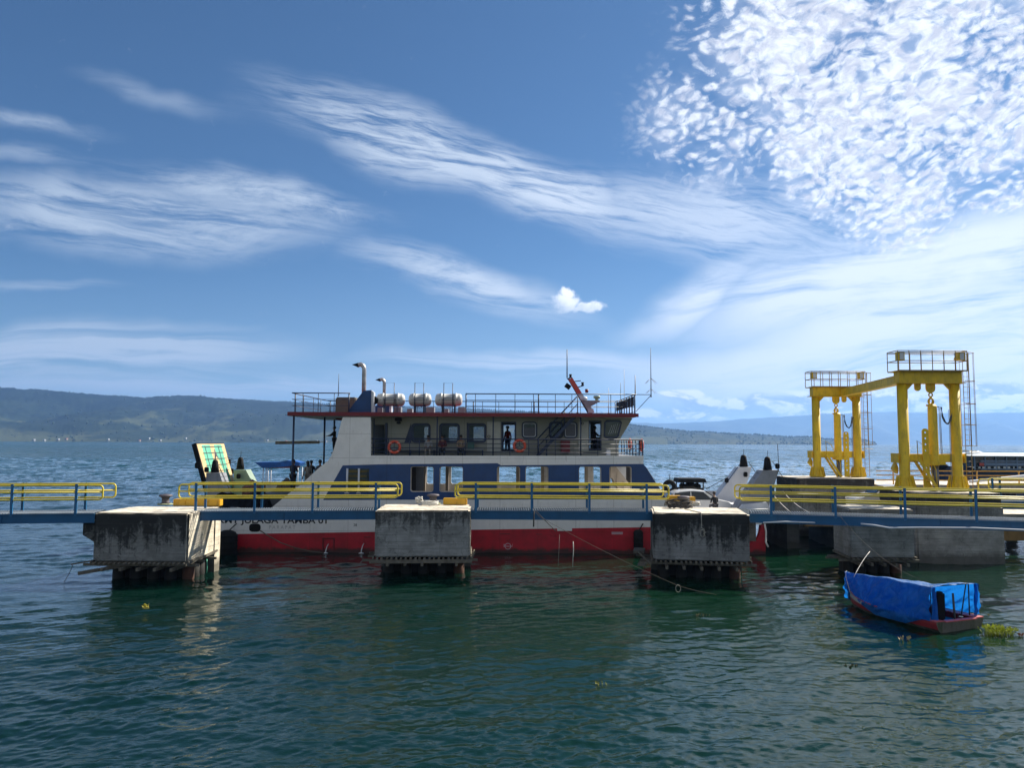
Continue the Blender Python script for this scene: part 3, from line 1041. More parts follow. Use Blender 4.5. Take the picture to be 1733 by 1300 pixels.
def dolphin(label, pa, pb, depth, z0, z1, seed, mt, piles=True, slab=True, extras=None, corbel=None):
    rng = random.Random(seed)
    a, b = G(pa[0], pa[1], z1), G(pb[0], pb[1], z1)
    e, n = frame2(a, b)
    L = (b - a).length
    a = Vector((a.x, a.y, 0))
    at = lambda x, y, z: a + e * x + n * y + Vector((0, 0, z))
    mid = at(L / 2, depth / 2, 0)
    t = thing('mooring_dolphin', label, 'mooring block', mid, 'concrete mooring blocks on piles')
    mb = MB().use(mt)
    rough_block(mb, a, e, n, L, depth, z0, z1, seed)
    mb.build('concrete_cap', t)
    if slab:
        mb = MB().use(mt)
        rough_block(mb, a + n * (depth + 0.004) - e * 0.03, e, n, L + 0.06, 0.62, -1.6, z1 - 0.02, seed + 5)
        mb.build('fender_wall', t)
    if corbel:
        mb = MB().use(mt)
        s_ = corbel
        pts = [(0, z0 + .75), (0, z1 - .38), (-.55, z1 - .38), (-.55, z1 - .95)]
        x0 = 0 if s_ < 0 else L
        vs = []
        for yy in (.15, 1.75):
            for (dx_, z_) in pts:
                vs.append(at(x0 + (dx_ if s_ < 0 else -dx_), yy, z_))
        mb.add(vs, [(0, 1, 2, 3), (7, 6, 5, 4), (0, 4, 5, 1), (1, 5, 6, 2), (2, 6, 7, 3), (3, 7, 4, 0)])
        mb.build('corbel', t)
    # leftover formwork: round joist ends under the cap and two bearers
    mb = MB().use(M_wood)
    k = int(L / 0.21)
    for i in range(k):
        x = 0.12 + i * (L - .24) / (k - 1) + rng.uniform(-.02, .02)
        mb.tube([at(x, -0.10 - rng.random() * .07, z0 - .065), at(x, depth - .1, z0 - .065)], 0.042 + rng.random() * .012, 7)
    mb.build('formwork_joists', t)
    mb = MB().use(M_wood)
    for yy in (0.25, depth * .5, depth - .5):
        mb.bar(at(-.35 - rng.random() * .4, yy, z0 - .17), at(L + .15 + rng.random() * .25, yy, z0 - .17), 0.10, 0.10)
    for i in range(5):
        x = L * (.14 + .18 * i)
        mb.bar(at(x, -.12 - rng.random() * .2, z0 - .30), at(x + .04, depth, z0 - .30), 0.11, 0.13)
    # side board along the edge
    for x in (-.06, L + .06):
        mb.bar(at(x, -.05, z0 - .02), at(x, depth - .1, z0 + .02), 0.06, 0.10)
    mb.build('formwork_bearers', t)
    if piles:
        for i in range(5):
            for j in range(3):
                p = at(L * (.12 + .19 * i), 1.25 + j * (depth - 1.65) / 2, 0)
                MB().use(M_rust if (i == 4 and j == 0) else M_pile).lathe([(.24, -3), (.24, -.15), (.25, -.1), (.24, z0 - .24)], (p.x, p.y, 0), n=14).build('pile', t)
    mb = MB().use(M_pile)  # added near-black box, stands in for the darkness under the cap
    c0 = [at(.35, 1.45, 0), at(L - .35, 1.45, 0), at(L - .35, depth - .3, 0), at(.35, depth - .3, 0)]
    mb.add([Vector((q.x, q.y, -2)) for q in c0] + [Vector((q.x, q.y, z0 - .37)) for q in c0], [(0, 3, 2, 1), (4, 5, 6, 7), (0, 1, 5, 4), (1, 2, 6, 5), (2, 3, 7, 6), (3, 0, 4, 7)])
    mb.build('shade_filler', t)
    if extras:
        extras(t, at, L, depth)
    return at, L, t


def ex1(t, at, L, d):
    for q in ((at(-.85, -.1, .78), at(.25, .9, .92), .09, .05), (at(-.15, -.75, .52), at(1.1, .5, .66), .13, .13), (at(L + .02, -.2, .80), at(L + .10, 2.9, .98), .05, .10)):
        MB().use(M_wood).bar(*q).build('loose_board', t)
    mb = MB().use(M_drope)
    mb.tube(catenary(at(-.8, 0, .78), at(-1.05, -.2, .05), .05, 6), .012, 5)
    mb.build('hanging_wire', t)
    mb = MB().use(M_teal)
    mb.tube([at(L - .05, 2.1, .7), at(L - .02, 2.1, .45), at(L - .06, 2.15, .1)], .03, 6)
    mb.build('hanging_rag', t)


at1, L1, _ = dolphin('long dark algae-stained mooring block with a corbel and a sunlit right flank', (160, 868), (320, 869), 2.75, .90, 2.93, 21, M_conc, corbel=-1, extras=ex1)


def ex2(t, at, L, d):
    for i in range(4):
        MB().use(M_wood).bar(at(L + .02 + .04 * i, .1 + .3 * i, .55 + .1 * i), at(L + .2, .5 + .5 * i, 1.05 - .05 * i), .04, .07).build('loose_board', t)
    MB().use(M_wood).bar(at(-.2, -.18, .70), at(L + .1, -.18, .72), .05, .15).build('loose_board', t)


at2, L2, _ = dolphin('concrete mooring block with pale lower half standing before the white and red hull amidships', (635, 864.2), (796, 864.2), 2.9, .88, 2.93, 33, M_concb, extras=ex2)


def ex3(t, at, L, d):
    for q in ((at(-.5, 1.9, .62), at(.15, .2, .80), .10, .06), (at(-.62, 1.6, .98), at(-.55, 2.7, .98), .5, .12), (at(-.5, .9, .50), at(-.4, 2.3, .50), .35, .10), (at(-.1, -.1, .72), at(-.75, 2.0, 1.05), .05, .08)):
        MB().use(M_wood).bar(*q).build('loose_board', t)
    mb = MB().use(M_conc3)  # plain dark box at the rear right corner of the block
    q = at(L + .02, d - .1, 1.15)
    q2 = at(L + .62, d + .5, 2.55)
    mb.box((q.x, q.y, 1.45), (q2.x, q2.y, 2.62))
    mb.build('dark_corner_box', t)


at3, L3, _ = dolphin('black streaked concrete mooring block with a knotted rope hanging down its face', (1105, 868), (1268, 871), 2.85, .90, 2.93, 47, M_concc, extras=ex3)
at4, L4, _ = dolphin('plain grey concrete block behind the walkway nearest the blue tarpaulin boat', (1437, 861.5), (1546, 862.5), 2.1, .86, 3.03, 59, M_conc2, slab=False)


# the two foundations of the lifting gantries
def foundation(label, px0, px1, Y, Y2, ztop, mt, seed):
    a = P(px0, 850, Y)
    b = P(px1, 850, Y)
    a = Vector((a.x, a.y, 0)); b = Vector((b.x, Y, 0))
    t = thing('gantry_foundation', label, 'foundation', ((a.x + b.x) / 2, (Y + Y2) / 2, 0), 'gantry foundations')
    mb = MB().use(mt)
    rough_block(mb, a, Vector((1, 0, 0)), Vector((0, 1, 0)), b.x - a.x, Y2 - Y, -2.0, ztop - .62, seed)
    mb.build('plinth', t)
    mb = MB().use(M_conc3)
    rough_block(mb, a - Vector((-.05, -.05, 0)), Vector((1, 0, 0)), Vector((0, 1, 0)), b.x - a.x - .1, Y2 - Y - .1, ztop - .615, ztop, seed + 1)
    mb.build('upper_slab', t)
    return a, b


fa, fb = foundation('tall grey concrete foundation in the water under the near yellow gantry', 1549, 1699, 39.0, 43.0, 3.52, M_conc2, 61)
fc, fd = foundation('dark concrete foundation under the far yellow gantry', 1350, 1484, 50.2, 54.4, 3.72, M_conc2, 67)


# ------------------------------------------------------------------ bollards, yellow boxes and ropes on the dolphins
def bollard(c, label, s=1.0):
    t = thing('bollard', label, 'bollard', c, 'mooring bollards on the concrete blocks')
    x, y, z = c
    MB().use(mat('bollard_plate', (0.30, 0.34, 0.20), .7, grime=.6, gcol=(.12, .1, .06))).lathe([(.37 * s, .0), (.37 * s, .045), (.30 * s, .06)], (x, y, z), n=24).build('base_plate', t)
    MB().use(mat('bollard_iron', (.11, .095, .11), .6, metal=.2, grime=.6, gcol=(.03, .015, .01))).lathe(
        [(.22 * s, .05), (.175 * s, .12), (.165 * s, .30), (.20 * s, .36), (.29 * s, .39), (.31 * s, .43), (.27 * s, .475), (.12 * s, .50), (.02, .50)], (x, y, z), n=24).build('post', t)
    mb = MB().use(M_rust)
    for i in range(6):
        mb.lathe([(.022, .06), (.022, .09)], (x + .32 * s * cos(i * pi / 3 + .3), y + .32 * s * sin(i * pi / 3 + .3), z), n=6)
    mb.build('anchor_bolts', t)
    return t


ZT = 2.93
for px, py, lb in ((280, 854.5, 'rusty mushroom bollard standing free on the block beside open water'),
                   (733, 853.5, 'dark mooring bollard ringed by pale coiled rope amidships of the ferry'),
                   (1157, 857, 'dark mooring bollard with black rope tails near the white car')):
    p = G(px, py, ZT)
    bollard((p.x, p.y, ZT), lb, 1.0)


def ybox(px0, px1, py0, py1, Y, lb):
    a, b = P(px0, py1, Y), P(px1, py0, Y)
    zt = max(b.z, ZT + .2)
    px = (px0 + px1) / 2
    t = thing('fender_box', lb, 'steel box', ((a.x + b.x) / 2, Y + .2, ZT), 'yellow steel fender boxes')
    mb = MB().use(M_byel)
    mb.box((a.x, Y, ZT), (b.x, Y + .42, zt), bev=.02)
    mb.build('box_body', t)
    n_ = max(2, int((b.x - a.x) / .45))
    for i in range(n_ + 1):
        x = a.x + .03 + (b.x - a.x - .06) * i / n_
        MB().use(M_byel).box((x - .012, Y - .03, ZT), (x + .012, Y - .002, zt - .02)).build('stiffener_rib', t)


ybox(293, 372, 845.5, 853, 36.3, 'long yellow steel fender box behind the leftmost bollard')
ybox(750, 790, 844, 852, 37.6, 'yellow steel fender box beside the rope covered middle bollard')
ybox(1131, 1153, 839.5, 852, 37.6, 'yellow steel fender box beside the walkway end next to the white car')
ybox(1166, 1177, 841.5, 852, 37.6, 'short yellow fender box right of the dark bollard near the white car')


def rope_heap(px, py, w_, name_m, label, seed, turns=6, rr=.022, h=.12):
    rng = random.Random(seed)
    c = G(px, py, ZT)
    pts = []
    for k in range(turns * 14):
        a_ = 2 * pi * k / 14
        r_ = w_ * (.45 + .5 * abs(math.sin(k * .23 + seed)) + rng.uniform(-.08, .08))
        pts.append((c.x + r_ * cos(a_) * 1.25, c.y + r_ * sin(a_) * .8, ZT + .03 + h * abs(math.sin(k * .31 + seed)) * (k / (turns * 14)) + rng.uniform(0, .04)))
    o = MB().use(name_m).tube(pts, rr, 6).build('mooring_rope')
    tag(o, label, 'rope', 'rope lying on the mooring blocks')


rope_heap(731, 855.5, .40, M_wrope, 'pale rope coiled round the foot of the middle bollard', 3, 5, .035, .16)
rope_heap(709, 853, .16, M_wrope, 'tight bundle of white rope left of the middle bollard', 5, 5, .035, .32)
rope_heap(766, 854, .30, M_rope, 'tangled grey rope in front of the middle yellow box', 8, 6, .035, .24)
rope_heap(1153, 860, .55, M_drope, 'heap of black rope over the foot of the bollard near the white car', 12, 8, .036, .42)
rope_heap(1174, 857, .24, M_wrope, 'white rope bundle right of the bollard near the white car', 14, 5, .032, .24)
rope_heap(1133, 857, .30, M_rope, 'loose pale rope between the walkway and the black rope heap', 17, 5, .032, .26)
# rope on the dolphin that hangs over its edge and ends in a knot
xk = L3 * .50
pk = [at3(xk - .55, 2.0, ZT + .03), at3(xk - .3, 1.1, ZT + .03), at3(xk, .15, ZT + .03), at3(xk + .02, -.03, ZT + .01), at3(xk + .03, -.05, ZT - .35), at3(xk + .03, -.05, ZT - .62)]
c_k = at3(xk + .05, -.07, ZT - .82)
for i in range(14):
    a_ = i * pi / 5.5
    pk.append(c_k + Vector((.12 * math.sin(a_) * (1 - .03 * i), -0.02 * cos(a_ * 2), .20 * cos(a_) * (1 - .03 * i))))
pk += [at3(xk + .18, -.06, ZT - .98), at3(xk + .10, -.06, ZT - .85), at3(xk + .22, -.06, ZT - .78)]
rope('hanging_rope', pk, .020, M_rope, 'grey rope hanging down a black streaked block face in a knotted loop', 'ropes in the harbour')

# ------------------------------------------------------------------ walkways
ZD = 2.90


def walkway(label, a, b, r0n, r1n, r0f, r1f, postpx, far_postpx, width=1.45, zd=ZD, seed=1):
    """a,b: deck front corners; r..: railing ends in photo pixels for the near and far railing"""
    e, n = frame2(a, b)
    L = (b - a).length
    a0 = Vector((a.x, a.y, 0))
    at = lambda x, y, z: a0 + e * x + n * y + Vector((0, 0, z))
    t = thing('walkway', label, 'walkway', at(L / 2, width / 2, 0) + Vector((0, 0, zd)), 'blue steel walkways between the blocks')

    def xs(px, off):
        # distance along the edge where the column px crosses the railing line
        d = ray(px, 800)
        # solve a0+e*x+n*off on plan ray
        p0 = a0 + n * off
        det = e.x * (-d.y) + d.x * e.y
        return ((-p0.x) * (-d.y) + d.x * (-p0.y)) / det if abs(det) > 1e-9 else 0
    for yy, nm in ((0.0, 'girder'), (width - .10, 'girder')):
        mb = MB().use(M_gblue)
        for (y0, y1, z0, z1) in ((.035, .065, -.37, -.045), (0, .10, -.395, -.372), (0, .10, -.043, -.012)):
            c_ = [at(0, yy + y0, zd + z0), at(L, yy + y0, zd + z0), at(L, yy + y1, zd + z0), at(0, yy + y1, zd + z0)]
            vs = c_ + [p + Vector((0, 0, z1 - z0)) for p in c_]
            mb.add(vs, [(0, 3, 2, 1), (4, 5, 6, 7), (0, 1, 5, 4), (1, 2, 6, 5), (2, 3, 7, 6), (3, 0, 4, 7)])
        k = max(1, int(L / 4.2))
        for i in range(1, k + 1):
            x = L * i / (k + 1)
            mb.bar(at(x, yy + .018, zd - .37), at(x, yy + .018, zd - .045), .012, .034)
        mb.build(nm, t)
    mb = MB().use(M_gblue)
    k = max(2, int(L / 1.6))
    for i in range(k + 1):
        x = .06 + (L - .12) * i / k
        mb.bar(at(x, .11, zd - .13), at(x, width - .11, zd - .13), .06, .12)
    mb.build('cross_beams', t)
    mb = MB().use(M_grate)
    k = int(L / .105)
    for i in range(k):
        x = .04 + i * .105
        mb.bar(at(x + .05, .012, zd + .018), at(x, width - .012, zd + .018), .028, .040)
    for yy in (.02, .30, .58, .86, 1.14, width - .02):
        mb.bar(at(0, yy, zd + .005), at(L, yy, zd + .005), .012, .026)
    mb.build('deck_grating', t)
    for off, r0, r1, posts in ((.05, r0n, r1n, postpx), (width - .05, r0f, r1f, far_postpx)):
        x0, x1 = xs(r0, off), xs(r1, off)
        zt, zm, zb, rr, cr = zd + 1.175, zd + .885, zd + .575, .036, .15
        mb = MB().use(M_yrail)

        def corner(x, z, sx_, sz_, a0_):
            out = []
            for i in range(6):
                a_ = R(a0_ + 90 * i / 5)
                out.append(at(x + cr * cos(a_), off, z + cr * sin(a_)))
            return out
        loop = corner(x1 - cr, zt - cr, 1, 1, 0) + corner(x0 + cr, zt - cr, -1, 1, 90) + corner(x0 + cr, zb + cr, -1, -1, 180) + corner(x1 - cr, zb + cr, 1, -1, 270)
        mb.tube(loop, rr, 10, closed=True)
        mb.tube([at(x0 + .02, off, zm), at(x1 - .02, off, zm)], rr * .95, 10)
        rl = mb.build('railing', t)
        for px in posts:
            x = xs(px, off - .04 if off < .5 else off + .04)
            o2 = -.045 if off < .5 else .055
            mb = MB().use(M_pblue)
            p = at(x, off + o2, 0)
            for dx_, w_, dpt in ((0, .10, .016), (-.042, .016, .055), (.042, .016, .055)):
                q = p + e * dx_
                s_ = -1 if off < .5 else 1
                c_ = [q + e * (-w_ / 2), q + e * (w_ / 2), q + e * (w_ / 2) + n * (dpt * -s_), q + e * (-w_ / 2) + n * (dpt * -s_)]
                zz0, zz1 = zd - .10, zd + 1.235
                vs = [Vector((k_.x, k_.y, zz0)) for k_ in c_] + [Vector((k_.x, k_.y, zz1)) for k_ in c_]
                mb.add(vs, [(0, 3, 2, 1), (4, 5, 6, 7), (0, 1, 5, 4), (1, 2, 6, 5), (2, 3, 7, 6), (3, 0, 4, 7)])
            mb.build('post', rl)
    return at, L, t, xs


wA, wB = G(-330, 874, ZD), G(160, 869.3, ZD)
walkway('blue walkway with yellow rails leading off before open water, left of every block', wA, wB, -250, 175.5, -235, 197, (-190, -85, 22, 130.5), (-160, -60, 41, 147))
wC, wD = G(321, 866.3, ZD), G(636, 864.6, ZD)
walkway('blue walkway with yellow rails in front of the ferry bow and lettering', wC, wD, 304, 673.5, 321, 680, (332.7, 432, 530, 636.7), (349.5, 444.6, 539.7, 642.5))
wE, wF = G(797, 864.5, ZD), G(1104, 866.5, ZD)
at_m, L_m, _, _ = walkway('blue walkway with yellow rails crossing in front of the ferry windows amidships', wE, wF, 770.5, 1131.5, 775, 1122, (805.5, 900, 997.5, 1094.3), (809, 901, 993, 1088))
wG, wH = G(1269, 869.6, ZD), G(1960, 889.6, ZD)
at_r, L_r, t_r, xs_r = walkway('long blue walkway with yellow rails running in front of the yellow gantries', wG, wH, 1251, 2000, 1243, 1985,
                          (1304, 1412.5, 1530, 1650, 1775, 1900), (1308, 1408, 1522.5, 1641, 1762, 1885))
mb = MB().use(M_alum)
pts = []
for px, py in ((1292, 885), (1330, 883.5), (1380, 885), (1410, 888)):
    pts.append(P(px, py, 33.45))
mb.tube(pts, .035, 8)
pts = [P(1457, 887, 32.35), P(1480, 889.5, 32.25), P(1505, 894, 32.05), P(1560, 893.5, 31.75), P(1650, 894, 31.25), P(1733, 897.5, 30.8), P(1850, 902, 30.1)]
mb.tube(pts, .035, 8)
mb.build('drain_pipe', t_r)
# short walkway running off to the right behind, from the near foundation
walkway('short walkway with yellow rails leaving the near gantry foundation towards the passenger boat', Vector((fb.x + .02, 41.2, 0)), Vector((fb.x + 16, 41.2, 0)),
        1655, 2000, 1672, 2000, (1679, 1800), (1691, 1800), zd=2.95)


# ------------------------------------------------------------------ lifting gantries
def gantry(label, xl, Y, side, with_stairs, link=None):
    """two round columns carrying a box beam, a platform rail, and a hydraulic lifting cylinder between them"""
    z0, zb, zt = 3.66 if Y < 45 else 3.74, 9.20, 9.80
    xr = xl + 2.76
    t = thing('lifting_gantry', label, 'gantry', ((xl + xr) / 2, Y, z0), 'yellow lifting gantries')
    for k, x in enumerate((xl, xr)):
        mb = MB().use(M_gyel)
        prof = [(.47, z0), (.47, z0 + .03), (.46, z0 + .09), (.29, z0 + .62), (.262, z0 + .72), (.262, zb)]
        mb.lathe(prof, (x, Y, 0), n=28)
        for i in range(12):
            a_ = 2 * pi * i / 12
            p0 = Vector((x + .25 * cos(a_), Y + .25 * sin(a_), z0 + .35))
            p1 = Vector((x + .50 * cos(a_), Y + .50 * sin(a_), z0 + .03))
            mb.bar(Vector((x + .36 * cos(a_), Y + .36 * sin(a_), z0 + .66)), p1, .022, .07)
        mb.build('column', t)
    # top box beam with corner gussets
    mb = MB().use(M_gyel)
    mb.box((xl - .28, Y - .30, zb + .002), (xr + .28, Y + .30, zt), bev=.015)
    mb.box((xl - .44, Y - .36, zb - .032), (xr + .44, Y + .36, zb - .001))
    for x, s_ in ((xl + .27, 1), (xr - .27, -1)):
        mb.prism([(x, zb - .035), (x + s_ * .30, zb - .035), (x + s_ * .02, zb - .34), (x, zb - .34)], Y - .05, Y + .05)
    mb.build('top_beam', t)
    # lower cross beam
    mb = MB().use(M_gyel)
    zc0, zc1 = 5.02, 5.46
    mb.box((xl - .36, Y + .30, zc0), (xr + .40, Y + .62, zc1), bev=.012)
    mb.box((xl + .2, Y - .12, zc0 + .02), (xr - .2, Y + .29, zc1 - .02), bev=.01)
    for x in (xl - .40, xr + .36):
        mb.box((x, Y - .12, zc0 - .02), (x + .06, Y + .64, zc1 + .03))
    for x, s_ in ((xl - .34, -1), (xr + .34, 1)):
        mb.prism([(x - s_ * .05, zc0 - .02), (x + s_ * .12, zc0 - .35), (x - s_ * .12, zc0 - .62), (x - s_ * .16, zc0 - .3)], Y + .28, Y + .60)
    mb.build('cross_beam', t)
    # platform railing
    mb = MB().use(mat('gantry_rail', (.26, .18, .07), .55, var=.15, grime=.4))
    x0, x1 = xl - .46, xr + .42
    za = zt + .02
    for yy in (Y - .55, Y + .55):
        for zz in (za + .52, za + .98, za + 1.05):
            mb.tube([(x0, yy, zz), (x1, yy, zz)], .022, 6)
        mb.bar((x0, yy, za), (x1, yy, za), .04, .07)
        for i in range(7):
            x = x0 + (x1 - x0) * i / 6
            mb.tube([(x, yy, za), (x, yy, za + 1.05)], .024, 6)
    for x in (x0, x1):
        for zz in (za + .52, za + 1.05):
            mb.tube([(x, Y - .55, zz), (x, Y + .55, zz)], .022, 6)
    mb.build('platform_railing', t)
    mb = MB().use(M_gyel)
    mb.box((x0, Y - .56, zt + .002), (x1, Y + .56, zt + .03))
    mb.build('platform', t)
    for i, x in enumerate((x0 + .10, x1 - .10)):
        mb = MB().use(M_gyel)
        s_ = 1 if i == 0 else -1
        mb.prism([(x - s_ * .05, za + .53), (x + s_ * .30, za + .53), (x + s_ * .30, za + 1.0), (x - s_ * .05, za + 1.0)] if (i == 0 or Y > 45)
                 else [(x + .05, za + .53), (x - .42, za + .60), (x - .28, za + .97), (x + .05, za + 1.0)], Y - .50, Y - .20)
        fl = mb.build('floodlight', t)
        mb = MB().use(M_alum)
        mb.prism([(x + s_ * .04, za + .58), (x + s_ * .24, za + .58), (x + s_ * .24, za + .94), (x + s_ * .04, za + .94)], Y - .53, Y - .502)
        mb.build('lens', fl)
    # lugs, shackle and chain
    xc = (xl + xr) / 2 + side * .06
    mb = MB().use(M_gyel)
    for x, w_, h in ((xc + .06, .24, .52), (xc - side * .62, .16, .42)):
        outl = [(x - w_, zb - .034), (x + w_, zb - .034)] + [(x + w_ * cos(R(a_)), zb - h + w_ + w_ * math.sin(R(a_))) for a_ in range(0, -181, -20)]
        hole = [(x + .07 * cos(R(a_)), zb - h + w_ + .07 * math.sin(R(a_))) for a_ in range(0, 360, 30)]
        mb.prism(outl, Y - .05, Y + .05)
        mb.torus((x, Y - .055, zb - h + w_), .075, .022, 'y', 14, 6)
    mb.build('lifting_lug', t)
    mb = MB().use(M_gyel)
    zz = zb - .62
    mb.torus((xc + .06, Y, zz), .105, .040, 'y', 18, 8, .9)
    mb.torus((xc + .06, Y, zz - .33), .17, .048, 'x', 20, 8)
    mb.torus((xc + .06, Y, zz - .36), .17, .042, 'y', 20, 8, .85)
    mb.tube([(xc - .19, Y, zz - .56), (xc + .31, Y, zz - .56)], .05, 10)
    mb.lathe([(.13, zz - .70), (.16, zz - .62), (.12, zz - .5)], (xc + .06, Y, 0), n=14)
    mb.build('shackle', t)
    # hydraulic cylinder and rod
    mb = MB().use(M_gyel)
    mb.lathe([(.235, 4.86), (.25, 4.93), (.245, 5.10), (.235, 5.15), (.225, 7.95), (.20, 8.0), (.10, 8.03)], (xc + .12, Y, 0), n=24)
    mb.box((xc - .2, Y - .26, 4.90), (xc + .60, Y + .25, 5.06), bev=.02)
    mb.build('hydraulic_cylinder', t)
    MB().use(mat('piston_steel', (.16, .16, .17), .35, metal=.8)).lathe([(.17, z0), (.17, 4.88)], (xc + .16, Y, 0), n=18).build('piston_rod', t)
    # perforated locking bar
    xp = xc - .42 if side > 0 else xc + .62
    w_ = .17
    outl = [(xp - w_, z0), (xp + w_, z0)] + [(xp + w_ * cos(R(a_)), 6.63 + w_ * math.sin(R(a_))) for a_ in range(0, 181, 20)]
    holes = [[(xp + .05 * cos(R(a_)), h + .06 * math.sin(R(a_))) for a_ in range(0, 360, 36)] for h in [z0 + .45 + .31 * i for i in range(9)] if h < 4.9 or h > 5.55]
    plate('locking_bar', outl, holes, Y - .25 if side > 0 else Y - .2, .06, M_gyel, t)
    # hydraulic hoses looping to the right column
    mb = MB().use(mat('hose_blue', (.01, .03, .08), .4))
    for dy in (0, .06, .12):
        mb.tube([(xc + .35, Y - .1 + dy, 7.95), (xc + .52 + dy, Y - .1 + dy, 7.93), (xc + .62, Y - .1 + dy, 7.45), (xc + .74, Y - .1 + dy, 7.15), (xc + .88, Y - .1 + dy, 7.03),
                 (xc + 1.02, Y - .1 + dy, 7.2), (xc + 1.10, Y - .1 + dy, 7.62), (xc + 1.24 - dy, Y - .1 + dy, 7.80), (xr - .22, Y - .1 + dy, 7.80)], .020, 6)
    mb.build('hydraulic_hose', t)
    mb = MB().use(mat('gantry_pipe', (.22, .2, .16), .5))
    for q in (.44, .50):
        mb.tube([(xc + q, Y - .05, 7.9), (xc + q + .04, Y - .05, 5.4)], .018, 6)
    for q in (-.42, -.36):
        mb.tube([(xr + q, Y - .15, 7.80), (xr + q, Y - .15, z0)], .014, 6)
    mb.build('hydraulic_pipe', t)
    # ladder with safety cage on the outer side of the right column
    mb = MB().use(mat('gantry_rail', (.26, .18, .07)))
    xq = xr + .46
    for dx_ in (0, .30):
        mb.tube([(xq + dx_, Y - .05, z0 + .02), (xq + dx_, Y - .05, zt + 1.02)], .020, 6)
    zz = z0 + .3
    while zz < zt + .3:
        mb.tube([(xq, Y - .05, zz), (xq + .30, Y - .05, zz)], .011, 5)
        zz += .28
    mb.build('ladder', t)
    mb = MB().use(mat('gantry_rail', (.26, .18, .07)))
    for zz in (5.9, 7.0, 8.1, 9.3, zt + 1.0):
        mb.tube([(xq + .15 + .40 * cos(R(a_)), Y - .05 + .42 * math.sin(R(a_)) * 1.0, zz) for a_ in range(-130, 131, 26)], .016, 5)
    for a_ in (-100, -50, 0, 50, 100):
        p = (xq + .15 + .40 * cos(R(a_)), Y - .05 + .42 * math.sin(R(a_)))
        mb.tube([(*p, 5.9), (*p, zt + 1.0)], .012, 5)
    mb.tube([(xr, Y - .1, 5.62), (xq + .55, Y - .1, 5.62)], .02, 5)
    mb.build('safety_cage', t)
    if with_stairs:
        mb = MB().use(M_gyel)
        xs0, xs1 = xl + .42, xl + 1.35
        for yy in (Y - .62, Y - .08):
            mb.bar((xs0, yy, 5.25), (xs1, yy, z0 + .02), .05, .14)
        for i in range(7):
            f_ = (i + .6) / 7.4
            mb.box((xs0 + (xs1 - xs0) * f_ - .09, Y - .60, 5.25 + (z0 - 5.25) * f_ - .01), (xs0 + (xs1 - xs0) * f_ + .09, Y - .10, 5.25 + (z0 - 5.25) * f_ + .015))
        mb.tube([(xs0 - .02, Y - .62, 5.2), (xs0 - .05, Y - .62, 6.15), (xs0 + .3, Y - .62, 5.9), (xs1 - .05, Y - .62, z0 + 1.0), (xs1, Y - .62, z0 + .05)], .024, 6)
        mb.tube([(xs1 + .1, Y - .08, 5.3), (xs1 - .02, Y - .08, z0 + .9), (xs1 + .3, Y - .08, z0 + .02)], .024, 6)
        mb.build('stairs', t)
    if link:
        mb = MB().use(M_gyel)
        mb.bar((xl + .16, Y + .31, 9.42), link, .34, .42)
        mb.bar((xl + .16, Y + .31, 9.42 + .225), (link[0], link[1], link[2] + .225), .42, .03)
        mb.bar((xl + .16, Y + .31, 9.42 - .225), (link[0], link[1], link[2] - .225), .42, .03)
        mb.build('tie_beam', t)
    return t


XG = X_(1532, 40.6, 820)
XG2 = X_(1383.5, 52.4, 805)
gantry('near yellow steel gantry with caged ladder, stairs and hanging hydraulic cylinder', XG, 40.6, 1, True, link=(XG2 + 1.75, 52.08, 9.42))
gantry('far yellow steel gantry, smaller in view and next to the ferry stern', XG2, 52.4, -1, True)

# ------------------------------------------------------------------ link span, far quay, their rails
xa = X_(1303, 43.4, 850)
ls = thing('link_bridge', 'grey hinged loading bridge between the ferry stern and the gantries', 'loading bridge', (xa + 14, 46.3, 2.1))
MB().use(M_conc2).box((xa, 43.4, 1.75), (xa + 46, 49.3, 2.1)).build('roadway', ls)
mb = MB().use(M_conc2)
mb.box((xa + .1, 43.35, 2.104), (xa + 3.45, 43.62, 3.18), bev=.02)
for i in range(5):
    mb.box((xa + .25 + i * .78, 43.27, 2.12), (xa + .40 + i * .78, 43.348, 3.1))
mb.build('side_wall', ls)
MB().use(mat('girder_ochre', (.22, .13, .035), .6, grime=.5)).box((X_(1640, 43.45), 43.42, .62), (xa + 44, 43.9, 1.30), bev=.02).box((xa + 2, 43.5, 1.35), (xa + 40, 43.9, 1.74)).build('lower_girder', ls)
mb = MB().use(M_conc3)
for i in range(3):
    mb.box((xa + 1.2 + i * 3.0, 44.2, -2), (xa + 1.9 + i * 3.0, 48.8, 1.74))
mb.build('support_pier', ls)
xq = X_(1484, 50.6) + .1
fq = thing('far_quay', 'low grey concrete quay slab with orange yellow rails behind the gantries', 'quay', (xq + 12, 52.5, 3.3))
MB().use(M_conc2).box((xq, 50.7, 2.75), (xq + 50, 56, 3.32), bev=.03).build('slab', fq)
mb = MB().use(M_orange)
for zz in (4.22, 3.93, 3.62):
    mb.tube([(xq - .1, 50.8, zz), (xq + 49, 50.8, zz)], .032, 8)
for i in range(18):
    mb.tube([(xq + 1.0 + i * 2.75, 50.8, 3.3), (xq + 1.0 + i * 2.75, 50.8, 4.22)], .045, 8)
mb.build('guard_rail', fq)
mb = MB().use(M_conc3)
for i in range(6):
    mb.lathe([(.4, -2), (.4, 2.74)], (xq + 2 + i * 8, 53, 0), n=14)
mb.build('pile', fq)
mb = MB().use(M_alum)
mb.bar(P(1642, 815.5, 48), P(1733, 806, 48), .3, .14)
mb.bar(P(1733, 806, 48), P(1900, 789, 48), .3, .14)
o = mb.build('gangway_ramp')
tag(o, 'pale sloping gangway rising towards the passenger boat', 'gangway')

# ------------------------------------------------------------------ the car ferry
FY, FY2 = 42.0, 50.2


